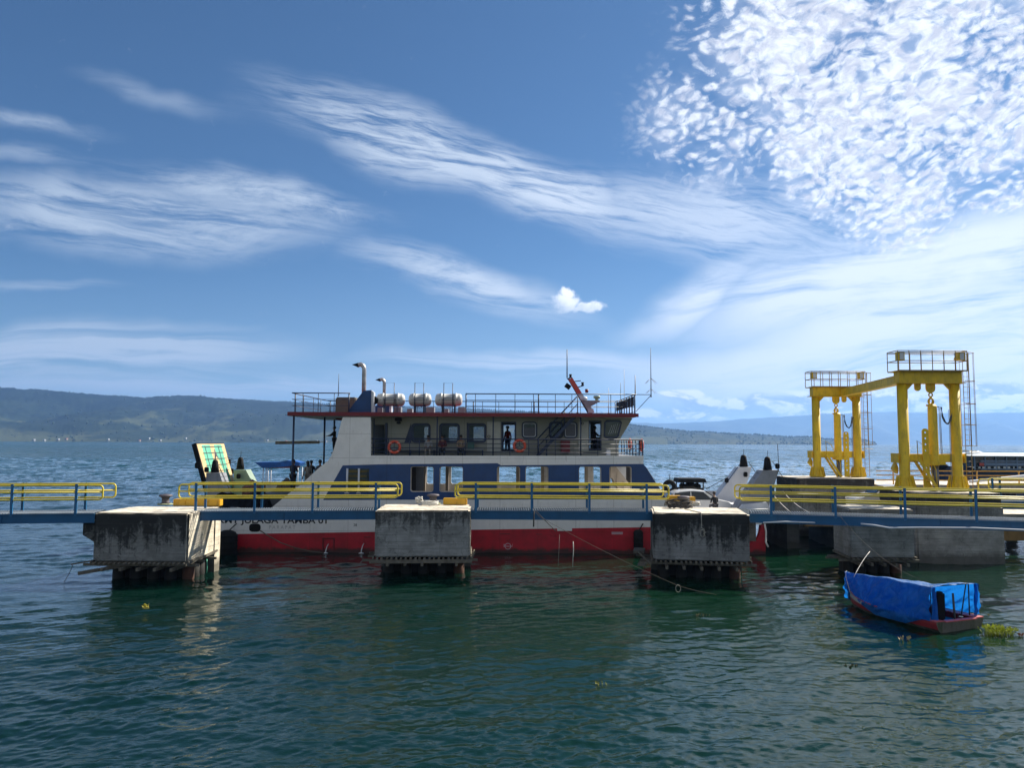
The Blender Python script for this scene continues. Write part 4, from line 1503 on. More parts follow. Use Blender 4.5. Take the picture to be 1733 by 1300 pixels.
def S(px, py, Y=FY):
    p = P(px, py, Y)
    return (p.x, p.z)


ferry = thing('car_ferry', 'white, blue and red double deck car ferry moored behind the walkways', 'ferry', ((S(820, 930)[0]), 46.0, 0))


def SZ(py, Y=FY, px=866):
    return P(px, py, Y).z


# hull
redline = [(358, 905), (480, 903), (635, 900.6), (800, 897), (940, 895), (1080, 893), (1262, 890)]
zdk = SZ(872)
mb = MB().use(M_red)
poly = [S(*q) for q in redline]
poly += [S(1262, 965), S(385, 965)]
mb.prism(poly, FY, FY2)
mb.build('hull', ferry)
mb = MB().use(M_white)
poly = [S(*q) for q in redline] + [(S(1262, 890)[0], SZ(872)), (S(352, 872)[0], SZ(872))]
mb.prism([(x, z + .001) for x, z in poly[:7]] + poly[7:], FY - .004, FY2 + .004)
mb.build('hull_upper_strake', ferry)
mb = MB().use(M_red)
poly = [S(*q) for q in ((1262, 965), (1262, 922), (1270, 919.5), (1278, 916), (1283.5, 910), (1286.5, 901), (1288, 889), (1295, 889), (1295.5, 910), (1296, 965))]
mb.prism(poly, FY, FY + .35)
mb.build('stern_skeg', ferry)
MB().use(M_red).prism(poly, FY2 - .35, FY2).build('stern_skeg', ferry)
mb = MB().use(M_white)
mb.prism([S(*q) for q in ((1288, 888.6), (1290, 886), (1298, 884), (1301, 872), (1301, 862), (1263, 862), (1263, 888.6))], FY + .01, FY2)
mb.build('stern_bulwark', ferry)
MB().use(M_dgrey).box((S(1263, 900)[0], FY + .8, -1), (S(1287, 900)[0], FY2 - .8, SZ(889))).build('stern_recess', ferry)

# side plating with window openings, near and far side
WIN = [(695, 733.5), (744, 783.5), (841, 880), (889, 928), (979.5, 1017.5), (1031, 1069)]


def wins(Y, dz_=0):
    out = []
    for a_, b_ in WIN:
        x0, z1 = S(a_, 789.5)
        x1, z0 = S(b_, 833)
        out.append(rrect(x0, x1, z0, z1, .13))
    return out


outline = [(352, 872), (352, 862.5), (456, 862.5), (470, 851), (482, 841), (494, 831.5), (508, 821.5), (528, 803), (540, 792), (549, 785), (556, 779), (561, 771), (566, 757), (571, 740),
           (576, 720), (580, 706.2), (627.5, 706.2), (627.5, 771.5), (1089, 771.8), (1089, 787), (1094, 791), (1109, 815), (1122, 834), (1136, 853), (1150, 858), (1263, 861), (1263, 872)]
for Yp, nm in ((FY - .004, 'side_plating'), (FY2 - .11, 'side_plating')):
    plate(nm, [S(*q) for q in outline], wins(Yp), Yp, .115, M_white, ferry)
blue = [(580, 788), (640, 786.2), (842, 784.3), (848, 787.8), (1000, 786.4), (1088.6, 785.4), (1094, 792), (1109, 816), (1122, 835), (1128, 845), (547, 846.5)]
plate('blue_panel', [S(*q) for q in blue], wins(FY), FY - .012, .006, M_blue, ferry)
# window surrounds and mullions
for a_, b_ in WIN:
    x0, z1 = S(a_, 789.5); x1, z0 = S(b_, 833)
    mb = MB().use(mat('inner_cream', (.42, .36, .30), .6, grime=.3))
    ringmesh(mb, rrect(x0, x1, z0, z1, .13), rrect(x0 + .035, x1 - .035, z0 + .035, z1 - .035, .11), FY + .115, FY + .22)
    mb.build('window_surround', ferry)
for px in (737, 798, 884, 935, 970, 1023):
    x, _z = S(px, 800, 43.0)
    MB().use(mat('inner_cream', (.42, .36, .30))).box((x - .09, 42.9, 1.8), (x + .09, 43.1, SZ(776))).build('deck_pillar', ferry)
for px in (690, 718, 757, 837, 876, 918, 992, 1030):
    x, _z = S(px, 800, 49.7)
    MB().use(mat('inner_cream', (.42, .36, .30))).box((x - .10, 49.6, 1.8), (x + .10, 49.8, SZ(776))).build('deck_pillar', ferry)
mb = MB().use(mat('inner_cream', (.42, .36, .30)))
mb.prism([S(1020, 780, 44.5), S(1034, 780, 44.5), S(1080, 838, 44.5), S(1058, 850, 44.5)], 44.4, 45.4)
for i in range(4):
    mb.bar(P(1034 + 11 * i, 786 + 14 * i, 44.3), P(1034 + 11 * i, 810 + 14 * i, 44.3), .06, .06)
mb.build('inner_stair', ferry)
# shuttered pair of side windows with white half columns
mb = MB().use(M_dglass)
for a_, b_ in ((590, 606), (609.5, 624)):
    x0, z1 = S(a_, 793.5); x1, z0 = S(b_, 833)
    mb.box((x0, FY - .02, z0), (x1, FY - .0135, z1))
mb.build('shuttered_window', ferry)
mb = MB().use(M_alum)
for px in (588, 607.7):
    x, z1 = S(px, 793); _, z0 = S(px, 834)
    mb.tube([(x, FY - .03, z0), (x, FY - .03, z1)], .055, 10)
    mb.box((x - .12, FY - .05, z0 - .05), (x + .12, FY - .0125, z0))
mb.build('white_pipe', ferry)
# decks
mb = MB().use(M_dgrey)
mb.box((S(355, 870)[0], FY + .12, 1.62), (S(1262, 870)[0], FY2 - .12, 1.75))
mb.box((S(460, 860)[0] - .9, FY + .9, 1.752), (S(585, 870)[0], FY2 - .3, 3.05))
mb.build('car_deck', ferry)
zu = SZ(772)
mb = MB().use(M_grey)
mb.box((S(562, 772)[0], FY + .113, zu - .14), (S(1088.5, 772)[0], FY2 - .113, zu))
mb.build('upper_deck', ferry)
mb = MB().use(M_grey)
mb.box((S(352, 850)[0], FY2 - .14, 1.76), (S(575, 850)[0], FY2 - .1, 3.25))
mb.box((S(1130, 850)[0], FY2 - .14, 1.76), (S(1295, 850)[0], FY2 - .1, 2.9))
mb.build('far_bulwark', ferry)
mb = MB().use(mat('casing_brown', (.055, .042, .035), .7))
mb.box((S(600, 800, 44.5)[0], 44.5, 1.76), (S(704, 800, 44.5)[0], 48.5, zu - .145))
mb.box((S(1075, 800, 45)[0], 45, 1.76), (S(1085, 800, 45)[0], 48.6, zu - .145))
mb.build('engine_casing', ferry)
# roof slab with the red fascia
zr0, zr1 = SZ(705.6), SZ(699)
xr0, xr1 = S(487, 702)[0], S(1076, 702)[0]
mb = MB().use(M_dred)
mb.box((xr0, FY - .10, zr0), (xr1, FY2 + .10, zr1), bev=.01)
mb.build('roof', ferry)
mb = MB().use(M_cream)
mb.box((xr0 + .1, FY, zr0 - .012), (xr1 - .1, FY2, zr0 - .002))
mb.build('ceiling_panel', ferry)
mb = MB().use(M_dred)
mb.box((S(543, 710)[0], 45.5, SZ(713, 46)), (S(582, 710)[0], 49.8, zr0 - .02))
mb.box((xr1 + .002, FY - .1, zr0 + .02), (xr1 + .14, FY + .12, zr1 - .01))
mb.build('roof_beam', ferry)
# roof posts over the open aft deck
for px, Y, py in ((496, 42.15, 862), (548.5, 44.3, 815), (565, 49.6, 780)):
    x = S(px, 760, Y)[0]
    MB().use(M_navy).tube([(x, Y, SZ(py, Y)), (x, Y, zr0)], .055 if px < 560 else .06, 8).build('roof_post', ferry)
mb = MB().use(M_wood)
a_, b_ = P(466, 749.8, 44.3), P(541, 748.6, 44.3)
mb.bar(a_, b_, .05, .17)
mb.use(M_alum).bar(b_, P(547, 748.5, 44.3), .03, .05)
mb.build('boarding_plank', ferry)

# deckhouse
DY, DY2 = 43.3, 48.9


def SD(px, py):
    return S(px, py, DY)


def rr_px(a_, b_, t_, u_, r_=.12):
    x0, z1 = SD(a_, t_)
    x1, z0 = SD(b_, u_)
    return rrect(x0, x1, z0, z1, r_)


winA = [(699, 726, 719, 747), (746, 775.5, 719, 747), (793, 820.5, 719, 747)]
winD = [(885, 907, 716, 740), (931, 951, 716, 740), (956, 975, 716, 740)]
trap = [SD(*q) for q in ((1027, 714), (1048, 714), (1050, 716), (1045, 737), (1042, 739), (1026, 739), (1024, 737), (1025, 716))]
trap_o = [SD(*q) for q in ((1026, 711.5), (1049.5, 711.5), (1052.5, 715), (1047, 739), (1043.5, 742), (1025, 742), (1021.5, 739), (1022.5, 715))]
doorA = [SD(*q) for q in ((850.5, 716), (871.5, 716), (871.5, 762), (850.5, 762))]
doorB = [SD(*q) for q in ((998, 714), (1016, 714), (1016, 761), (998, 761))]
doorC = [SD(*q) for q in ((634, 719), (651, 719), (651, 773), (634, 773))]
outl = [SD(*q) for q in ((629, 777), (629, 704), (1070.5, 704), (1050, 742), (1047, 752), (1047, 777))]
outl[0] = (outl[0][0], zu + .001); outl[-1] = (outl[-1][0], zu + .001)
outl[1] = (outl[1][0], zr0 - .014); outl[2] = (outl[2][0], zr0 - .014)
doorC = [(x, max(z, zu + .05)) for x, z in doorC]
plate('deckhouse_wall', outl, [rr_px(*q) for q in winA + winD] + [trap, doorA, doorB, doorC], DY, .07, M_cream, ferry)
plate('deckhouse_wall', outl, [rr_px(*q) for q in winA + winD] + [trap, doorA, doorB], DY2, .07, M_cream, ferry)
# raked bridge front and aft wall
mb = MB().use(M_cream)
p_ = outl[2:6]
for i, (q0, q1) in enumerate(zip(p_[:-1], p_[1:])):
    mb.add([(q0[0], DY + .07, q0[1]), (q1[0], DY + .07, q1[1]), (q1[0], DY2, q1[1]), (q0[0], DY2, q0[1])], [(0, 1, 2, 3)])
    mb.add([(q0[0] - .06, DY + .07, q0[1]), (q1[0] - .06, DY + .07, q1[1]), (q1[0] - .06, DY2, q1[1]), (q0[0] - .06, DY2, q0[1])], [(0, 1, 2, 3)])
mb.build('bridge_front', ferry, fix=False)
for px in (838, 880, 990):
    x = SD(px, 740)[0]
    MB().use(M_cream).box((x - .03, DY + .75, zu + .002), (x + .03, DY2 - .002, zr0 - .015)).build('partition', ferry)
MB().use(M_cream).box((outl[0][0], DY + .072, zu + .002), (outl[0][0] + .06, DY2 - .002, zr0 - .015)).build('aft_wall', ferry)
# window frames and panes
for i, q in enumerate(winA + winD):
    g = 2.6 if i < 3 else 2.2
    mb = MB().use(M_navy)
    o_ = rr_px(q[0] - g, q[1] + g, q[2] - g, q[3] + g, .20)
    ringmesh(mb, o_, rr_px(*q), DY - .045, DY - .003)
    if i == 0:
        mb.prism([SD(684.5, 749.5), SD(695.9, 716), SD(696.2, 749.5)], DY - .040, DY - .003)
    if i in (2,):
        mb.prism([SD(*w_) for w_ in ((790, 716), (793, 716), (793, 749.5), (790, 749.5))], DY - .05, DY - .046)
    f_ = mb.build('window', ferry)
    gm = M_glass if i < 3 else (M_pglass if i == 3 or i == 5 else M_dglass)
    mb = MB().use(gm)
    mb.prism(rr_px(*q), DY + .02, DY + .028)
    mb.build('pane', f_)
    mb = MB().use(M_alum if i in (3, 5) else M_navy)
    ringmesh(mb, rr_px(q[0] + .2, q[1] - .2, q[2] + .2, q[3] - .2, .11), rr_px(q[0] + 1.4, q[1] - 1.4, q[2] + 1.4, q[3] - 1.4, .09), DY + .002, DY + .018)
    if i == 3:
        mb.use(M_dglass).prism([SD(887.5, 718), SD(904.5, 718), SD(904.5, 724), SD(887.5, 724)], DY + .01, DY + .0195)
    mb.build('sash', f_)
mb = MB().use(M_navy)
ringmesh(mb, trap_o, trap, DY - .045, DY - .003)
f_ = mb.build('window', ferry)
mb = MB().use(mat('bridge_glass', (.06, .065, .055), .08)).prism(trap, DY + .02, DY + .028)
mb.build('pane', f_)
mb = MB().use(M_alum)
rng = random.Random(2)
for i in range(5):
    x0 = 1030 + i * 3.6
    mb.bar(P(x0, 735 - i * .5, DY + .01), P(x0 + 4.5 + rng.random(), 720 - i, DY + .01), .012, .05 if i % 2 else .03, up=(0, 1, 0))
mb.build('curtain_folds', f_)
mb = MB().use(M_navy)
mb.bar((doorC[0][0] - .02, DY - .03, zu + .03), (doorC[0][0] - .02, DY - .03, zr0 - .1), .05, .08)
mb.box((SD(652, 740)[0], DY - .09, zu + .02), (SD(656, 740)[0], DY - .005, SZ(717, DY)))
for d_ in (doorA, doorB):
    ringmesh(mb, [(d_[0][0] - .06, d_[0][1] + .06), (d_[1][0] + .06, d_[1][1] + .06), (d_[2][0] + .06, d_[2][1] - .06), (d_[3][0] - .06, d_[3][1] - .06)], d_, DY - .03, DY - .002)
mb.build('door_frame', ferry)
for a_, b_ in ((824.5, 847), (979, 996)):
    mb = MB().use(mat('white_door', (.42, .42, .38), .5))
    x0, z1 = SD(a_, 714); x1, z0 = SD(b_, 764)
    mb.box((x0, DY - .06, z0), (x1, DY - .004, z1), bev=.01)
    for k in (.25, .5, .75):
        z = z0 + (z1 - z0) * k
        mb.box((x0 + .04, DY - .075, z - .012), (x1 - .04, DY - .0595, z + .012))
    mb.build('sliding_door', ferry)
mb = MB().use(M_black)
mb.torus((SD(827.5, 739)[0], DY - .09, SD(827.5, 739)[1]), .07, .015, 'y', 14, 6)
mb.torus((SD(985.5, 717)[0], DY - .09, SD(985.5, 717)[1]), .06, .014, 'y', 14, 6)
mb.build('door_handle', ferry)
# fire hose cabinet, bench, loudspeaker, small boxes, mat
mb = MB().use(mat('cabinet_red', (.16, .012, .025), .45))
x0, z1 = S(949, 746, 43.1); x1, z0 = S(964.5, 767, 43.1)
mb.box((x0, 43.0, z0), (x1, DY - .004, z1), bev=.01)
mb.box((x0 + .05, 42.985, z0 + .06), (x1 - .05, 42.998, z1 - .1), bev=.004)
mb.build('fire_hose_cabinet', ferry)
bz = S(700, 760, 42.9)[1]
mb = MB().use(M_grey)
mb.box((S(664, 760, 43)[0], 42.75, bz - .05), (S(818, 760, 43)[0], 43.2, bz))
mb.use(M_navy)
for px in (664, 695, 735, 787, 817):
    x = S(px, 760, 43)[0]
    mb.box((x - .03, 42.8, zu), (x + .03, 43.15, bz - .052))
mb.build('bench', ferry)
mb = MB().use(M_black)
x0, z1 = S(668.5, 707, 42.8); x1, z0 = S(679, 713, 42.8)
mb.box((x0, 42.7, z0), (x1, 43.1, z1), bev=.02)
mb.lathe([(.02, z0 - .16), (.13, z0 - .13), (.10, z0 - .02)], ((x0 + x1) / 2 + .02, 42.9, 0), n=14)
mb.build('deck_lamp', ferry)
mb = MB().use(M_alum)
x0, z1 = S(1026, 762, 42.7); x1, z0 = S(1033, 770, 42.7)
mb.box((x0, 42.6, z0 - .03), (x1, 42.9, z1), bev=.01)
mb.use(mat('crate_teal', (.03, .10, .085), .6))
x0, z1 = S(791.5, 749, 42.7); x1, z0 = S(802, 758.5, 42.7)
mb.box((x0, 42.75, bz + .002), (x1, 43.1, z1), bev=.01)
mb.build('storage_box', ferry)

# side railing of the upper deck
ze = lambda py, px: S(px, py)[1]
mb = MB().use(M_navy)
zr = [SZ(743.6), SZ(751.5), SZ(759), SZ(766)]
xL, xR = S(628, 760)[0], S(1088, 760)[0]
mb.tube([(xL, FY + .06, zr[0]), (xR, FY + .06, zr[0])], .034, 8)
for z in zr[1:]:
    mb.tube([(xL, FY + .06, z), (xR, FY + .06, z)], .021, 6)
rail_side = mb.build('side_railing', ferry)
for px in (657, 693, 709.5, 787, 863, 895, 911, 940, 1012, 1043):
    x = S(px, 760)[0]
    w_ = .040 if px == 911 else .022
    MB().use(M_navy).tube([(x, FY + .06, zu - .02), (x, FY + .06, zr[0])], w_, 6).build('stanchion', rail_side)
for px in (739.5, 834.5, 983):
    x = S(px, 740)[0]
    MB().use(M_navy).tube([(x, FY + .06, zu - .02), (x, FY + .06, zr0)], .036, 8).build('roof_post', ferry)
# the athwart railing across the bridge end
mb = MB().use(M_navy)
mb.tube([(xR, FY + .06, zr[0]), (xR, FY2 - .1, zr[0])], .03, 8)
mb.tube([(xR, FY + .06, zu + .1), (xR, FY2 - .1, zu + .1)], .02, 6)
k = 8
for i in range(k):
    y = FY + .06 + (FY2 - .16 - FY) * i / (k - 1)
    mb.tube([(xR, y, zu - .05), (xR, y, zr[0])], .035, 6)
mb.build('end_railing', ferry)

# outer stair from the side deck to the roof
mb = MB().use(M_navy)
ya, yb = 42.35, 42.95
A_, B_ = (909, 772.5), (979, 699)
for y in (ya, yb):
    mb.bar(P(A_[0], A_[1], y), P(B_[0], B_[1], y), .17, .05, up=(0, 1, 0.01))
for i in range(11):
    f_ = (i + .5) / 11
    q0, q1 = P(A_[0] + (B_[0] - A_[0]) * f_, A_[1] + (B_[1] - A_[1]) * f_, ya), P(A_[0] + (B_[0] - A_[0]) * f_, A_[1] + (B_[1] - A_[1]) * f_, yb)
    q1 = Vector((q0.x, yb, q0.z))
    mb.bar(q0, q1, .17, .03)
for y in (ya, yb):
    for dz_, r_ in ((.92, .036), (.48, .024)):
        a_, b_ = P(A_[0], A_[1], y) + Vector((0, 0, dz_)), P(B_[0] - 2, B_[1], y) + Vector((0, 0, dz_))
        mb.tube([a_, b_], r_, 6)
    for f_ in (0.02, .33, .66, .98):
        a_ = P(A_[0] + (B_[0] - A_[0]) * f_, A_[1] + (B_[1] - A_[1]) * f_, y)
        mb.tube([a_, a_ + Vector((0, 0, .92))], .028, 6)
mb.build('outer_stair', ferry)
mb = MB().use(M_navy)
mb.bar(P(925, 772, 42.6), P(925, 745, 42.6), .06, .08)
mb.build('stair_prop', ferry)

# roof railings
zt_, zm1, zm2 = SZ(666.8), SZ(677.5), SZ(688)
mb = MB().use(M_navy)


def rrail(x0, x1, y, posts, thick=(), rr_=.032):
    for z, r_ in ((zt_, rr_), (zm1, .016), (zm2, .016)):
        mb.tube([(x0, y, z), (x1, y, z)], r_, 6)
    for x in posts:
        mb.tube([(x, y, zr1 - .01), (x, y, zt_)], .018, 5)
    for x in thick:
        mb.tube([(x, y, zr1 - .01), (x, y, zt_)], .036, 6)


X1 = lambda px: S(px, 690)[0]
rrail(X1(493.5), X1(592), FY + .05, [X1(q) for q in (512, 538, 565)], [X1(499), X1(590)])
rrail(X1(788), X1(1076), FY + .05, [X1(q) for q in (804.5, 839, 871.5, 903, 940, 968, 1034)], [X1(788.5), X1(911.5), X1(1074.5)])
rrail(X1(493.5), X1(1074), FY2 - .05, [X1(q) for q in range(510, 1070, 33)], [X1(499), X1(788.5), X1(911.5)])
for z, r_ in ((zt_, .030), (zm1, .016), (zm2, .016)):
    mb.tube([(X1(493.5), FY + .05, z), (X1(493.5), FY2 - .05, z)], r_, 6)
for y in (44.4, 46.6, 48.4):
    mb.tube([(X1(493.5), y, zr1), (X1(493.5), y, zt_)], .02, 6)
mb.build('roof_railing', ferry)
mb = MB().use(M_navy)
xe = X1(1075)
for i in range(9):
    y = FY + .1 + i * (FY2 - FY - .2) / 8
    mb.tube([(xe, y, zr1), (xe, y, zt_)], .034, 6)
mb.tube([(xe, FY + .1, zt_), (xe, FY2 - .1, zt_)], .024, 6)
mb.tube([(xe, FY + .1, zr1 + .08), (xe, FY2 - .1, zr1 + .08)], .016, 6)
mb.use(M_black)
for i in range(6):
    y = FY + .15 + i * 1.2
    mb.box((xe - .06, y, zt_ - .62), (xe - .045, y + 1.08, zt_ - .10))
mb.build('bridge_end_screen', ferry)
mb = MB().use(M_navy)
mb.tube([(xe, FY + .1, zt_), (X1(1103), FY + .1, zt_)], .020, 6)
mb.tube([(X1(1077), FY + .1, zr1 + .12), (X1(1102), FY + .1, zt_ - .05)], .018, 6)
mb.build('antenna_arm', ferry)


def antenna(px, py0, py1, Y, r_, mt=M_alum, joint=None):
    x = S(px, (py0 + py1) / 2, Y)[0]
    z0, z1 = SZ(py1, Y), SZ(py0, Y)
    mb = MB().use(mt)
    mb.tube([(x, Y, z0), (x, Y, z0 + (z1 - z0) * .45), (x, Y, z1)], [r_ * 1.25, r_, r_ * .6], 6)
    mb.lathe([(r_ * 2.4, z0), (r_ * 2.4, z0 + .06)], (x, Y, 0), n=8)
    mb.build('antenna', ferry)
    return x


M_ant = mat('antenna_dark', (.05, .06, .07), .4)
antenna(573, 634, 672, 49.5, .022, M_ant)
antenna(1030, 656, 699, 48.5, .02)
antenna(1050.5, 647, 699, 50, .02, M_ant)
antenna(1056.5, 624, 699, 49.5, .018)
antenna(1075, 634, 668, 42.1, .030)
x = antenna(1101.5, 588, 671, 42.1, .022, M_ant)
for zc, s_ in ((SZ(639, 42.1), 1.0), (SZ(657, 42.1), .9)):
    mb = MB().use(M_alum)
    for a_ in range(4):
        an = R(45 + 90 * a_)
        mb.tube([(x, 42.1, zc), (x + .34 * s_ * cos(an) * 1.2, 42.1 + .34 * s_ * math.sin(an), zc - .28 * s_)], .010, 5)
    mb.build('antenna_radials', ferry)

# signal mast with lamps and radar shelf
MY = 46.0
mb = MB().use(M_mast)
mb.bar(P(965, 641, MY), P(981, 667, MY), .26, .26)
mb.use(M_alum).bar(P(981, 667, MY), P(1002, 699.5, MY), .26, .26)
mb.build('signal_mast', ferry)
mb = MB().use(M_navy)
mb.bar(P(961.8, 640, MY), P(996, 699, MY), .10, .12)
mb.build('mast_spine', ferry)
x0 = P(959.7, 640, MY)
mb = MB().use(M_ant)
mb.tube([(x0.x, MY, x0.z), (x0.x, MY, SZ(591, MY))], [.035, .022], 6)
mb.bar(P(959.5, 641.5, MY), P(965, 642.5, MY), .06, .05)
mb.build('antenna', ferry)
mb = MB().use(M_black)
p = P(961.5, 654, MY)
mb.bar(p + Vector((-.16, 0, .1)), p + Vector((.12, 0, -.1)), .3, .26)
mb.bar(P(975, 656.5, MY), P(988, 652.5, MY), .05, .06)
mb.bar(P(970, 646, MY), P(983, 644.5, MY), .03, .05)
for px, py in ((986, 650), (993, 661.5), (965.5, 636.5)):
    p = P(px, py, MY)
    mb.lathe([(.07, p.z - .12), (.09, p.z - .08), (.06, p.z), (.10, p.z + .1)], (p.x, MY, 0), n=12)
mb.use(M_dred)
p = P(993, 661.5, MY)
mb.lathe([(.10, p.z - .1), (.10, p.z + .08)], (p.x, MY, 0), n=12)
mb.build('signal_lamps', ferry)
mb = MB().use(M_alum)
mb.use(M_grey).prism([S(985, 678, MY), S(1014, 679, MY), S(1014, 680.3, MY), S(1000, 688, MY), S(990, 688, MY)], MY - .35, MY + .35)
mb.use(M_alum)
mb.lathe([(.16, SZ(678, MY)), (.24, SZ(675, MY)), (.20, SZ(672, MY)), (.05, SZ(670.5, MY))], (S(988, 675, MY)[0], MY, 0), n=16)
mb.use(M_pgreen)
p = P(1010, 674, MY)
mb.lathe([(.10, SZ(678, MY)), (.10, p.z - .05), (.20, p.z), (.20, SZ(669.5, MY))], (p.x, MY, 0), n=14)
mb.use(M_alum)
mb.prism([S(994, 693, MY), S(1003, 692, MY), S(1005, 699, MY), S(995, 699, MY)], MY - .3, MY + .3)
mb.build('radar_shelf', ferry)

# funnel fins and exhaust pipes
for Yf in (42.35, 48.6):
    mb = MB().use(M_blue)
    mb.prism([S(*q, 42.35) for q in ((586.5, 699.3), (615, 661.5), (628, 660.3), (628, 699.3))], Yf, Yf + .5)
    mb.use(M_alum).prism([S(*q, 42.35) for q in ((628.2, 699.3), (628.2, 660.6), (632.5, 664), (632.5, 699.3))], Yf + .02, Yf + .5)
    mb.build('funnel_fin', ferry)
mb = MB().use(M_black)
x0, z1 = S(629.5, 670, 42.8); x1, z0 = S(637, 686, 42.8)
mb.lathe([(.05, 42.55), (.24, 42.57), (.24, 42.8), (.1, 42.85)], ((x0 + x1) / 2, 0, (z0 + z1) / 2), axis='y', n=16)
mb.build('ventilation_fan', ferry)


def exhaust(px, Y, pyb, pyt, tipx, tipy, r_):
    x = S(px, 650, Y)[0]
    zt2 = SZ(pyt, Y)
    tip = P(tipx, tipy, Y)
    d_ = 2.4 * r_
    pts = [(x, Y, SZ(pyb, Y)), (x, Y, zt2 - d_)] + [(x - d_ * (1 - cos(R(a_))), Y, zt2 - d_ + d_ * math.sin(R(a_))) for a_ in (25, 50, 72)]
    q = Vector(pts[-1])
    end = Vector((tip.x + r_ * 2.2, Y, tip.z - r_ * 1.1))
    mb = MB().use(M_chrome).tube(pts + [tuple(q.lerp(end, .5)), tuple(end)], r_, 14)
    # obliquely cut dark outlet
    mb.use(M_black)
    n_ = 14
    e_ = (end - q).normalized()
    upv = Vector((-e_.z, 0, e_.x)) * (1 if e_.x > 0 else -1)
    upv = Vector((e_.z, 0, -e_.x))
    vs, fs = [], []
    for j in range(n_):
        a_ = 2 * pi * j / n_
        off = upv * cos(a_) * r_ * 1.02 + Vector((0, 1, 0)) * math.sin(a_) * r_ * 1.02
        vs.append(q.lerp(end, .55) + off)
    for j in range(n_):
        a_ = 2 * pi * j / n_
        off = upv * cos(a_) * r_ * 1.02 + Vector((0, 1, 0)) * math.sin(a_) * r_ * 1.02
        up_ = off.z / r_
        vs.append(end + off + e_ * r_ * (.9 + 1.3 * up_))
    fs = [(j, (j + 1) % n_, n_ + (j + 1) % n_, n_ + j) for j in range(n_)] + [tuple(range(n_, 2 * n_))]
    mb.add(vs, fs, True)
    mb.build('exhaust_pipe', ferry)


exhaust(616, 43.9, 700, 617.5, 596, 614.5, .125)
exhaust(650.5, 49.2, 700, 642.5, 635.5, 640.5, .105)
mb = MB().use(mat('canvas_brown', (.13, .115, .09), .9, bump=.5, bscale=8))
x0, z1 = S(573, 673.5, 46); x1, z0 = S(606, 698, 46)
mb.box((x0, 45.2, zr1), (x1, 47.4, z1), bev=.06)
mb.build('covered_locker', ferry)
mb = MB().use(M_grey)
for px, w_ in ((640, 9), (668, 12), (690, 9), (722, 14), (750, 10), (776, 12)):
    x0 = S(px, 690, 44.5)[0]
    mb.box((x0, 44.2, zr1), (x0 + w_ / 30, 44.8, zr1 + .30 + (px % 3) * .05), bev=.02)
mb.build('roof_lockers', ferry)

# bow ramp, raised and leaning outwards
rt0, rt1 = P(332.5, 750, 44.0), P(378, 750, 48.3)
rb0 = Vector((P(358, 850, 44.0).x + .1, 44.0, 2.2))
xt = (rt0.x + rt1.x) / 2
ztp = rt0.z


def RP(u_, v_, d_=0.0):
    """ramp face: u across the ship 0..1, v up 0..1, d out of the face towards the deck"""
    base = Vector((rb0.x, 44.0 + 4.3 * u_, rb0.z))
    top = Vector((xt, 44.0 + 4.3 * u_, ztp))
    ax = (top - base).normalized()
    nrm = Vector((ax.z, 0, -ax.x))
    return base.lerp(top, v_) + nrm * d_


def rquad(mb, pts, d0, d1):
    n_ = len(pts)
    vs = [RP(u_, v_, d0) for u_, v_ in pts] + [RP(u_, v_, d1) for u_, v_ in pts]
    fs = [tuple(range(n_)), tuple(reversed(range(n_, 2 * n_)))] + [(i, i + n_, (i + 1) % n_ + n_, (i + 1) % n_) for i in range(n_)]
    mb.add(vs, fs)


mb = MB().use(M_black)
rquad(mb, [(0, 0), (1, 0), (1, 1), (0, 1)], -.26, -.002)
mb.use(M_sand)
rquad(mb, [(.015, 0), (.985, 0), (.985, .985), (.015, .985)], -.001, .012)
rp = mb.build('bow_ramp', ferry)
mb = MB().use(M_teal)
rquad(mb, [(.16, 0), (.44, 0), (.44, .97), (.16, .97)], .0125, .018)
rquad(mb, [(.58, 0), (.86, 0), (.86, .97), (.58, .97)], .0125, .018)
mb.build('teal_lane', rp)
mb = MB().use(M_sand)
rquad(mb, [(.44, .70), (.52, .88), (.58, .88), (.80, .15), (.70, .15), (.56, .62)], .0185, .022)
rquad(mb, [(.16, .35), (.30, .35), (.42, .62), (.34, .66)], .0185, .022)
mb.use(M_dgrey)
rquad(mb, [(.44, .66), (.56, .90), (.64, .72), (.56, .78)], .0225, .026)
rquad(mb, [(.30, .48), (.36, .62), (.40, .50)], .0225, .026)
for i in range(10):
    v_ = .05 + i * .098
    rquad(mb, [(.14, v_), (.88, v_), (.88, v_ + .008), (.14, v_ + .008)], .026, .05)
for u_ in (.25, .72):
    rquad(mb, [(u_, 0), (u_ + .008, 0), (u_ + .008, .95), (u_, .95)], .024, .04)
mb.build('grip_bars', rp)
for u_, v_ in ((-.05, .66), (1.02, .68), (1.03, .52)):
    c_ = RP(u_, v_, -.1)
    MB().use(M_black).box((c_.x - .17, c_.y - .12, c_.z - .18), (c_.x + .16, c_.y + .12, c_.z + .18), bev=.04).build('ramp_lug', rp)


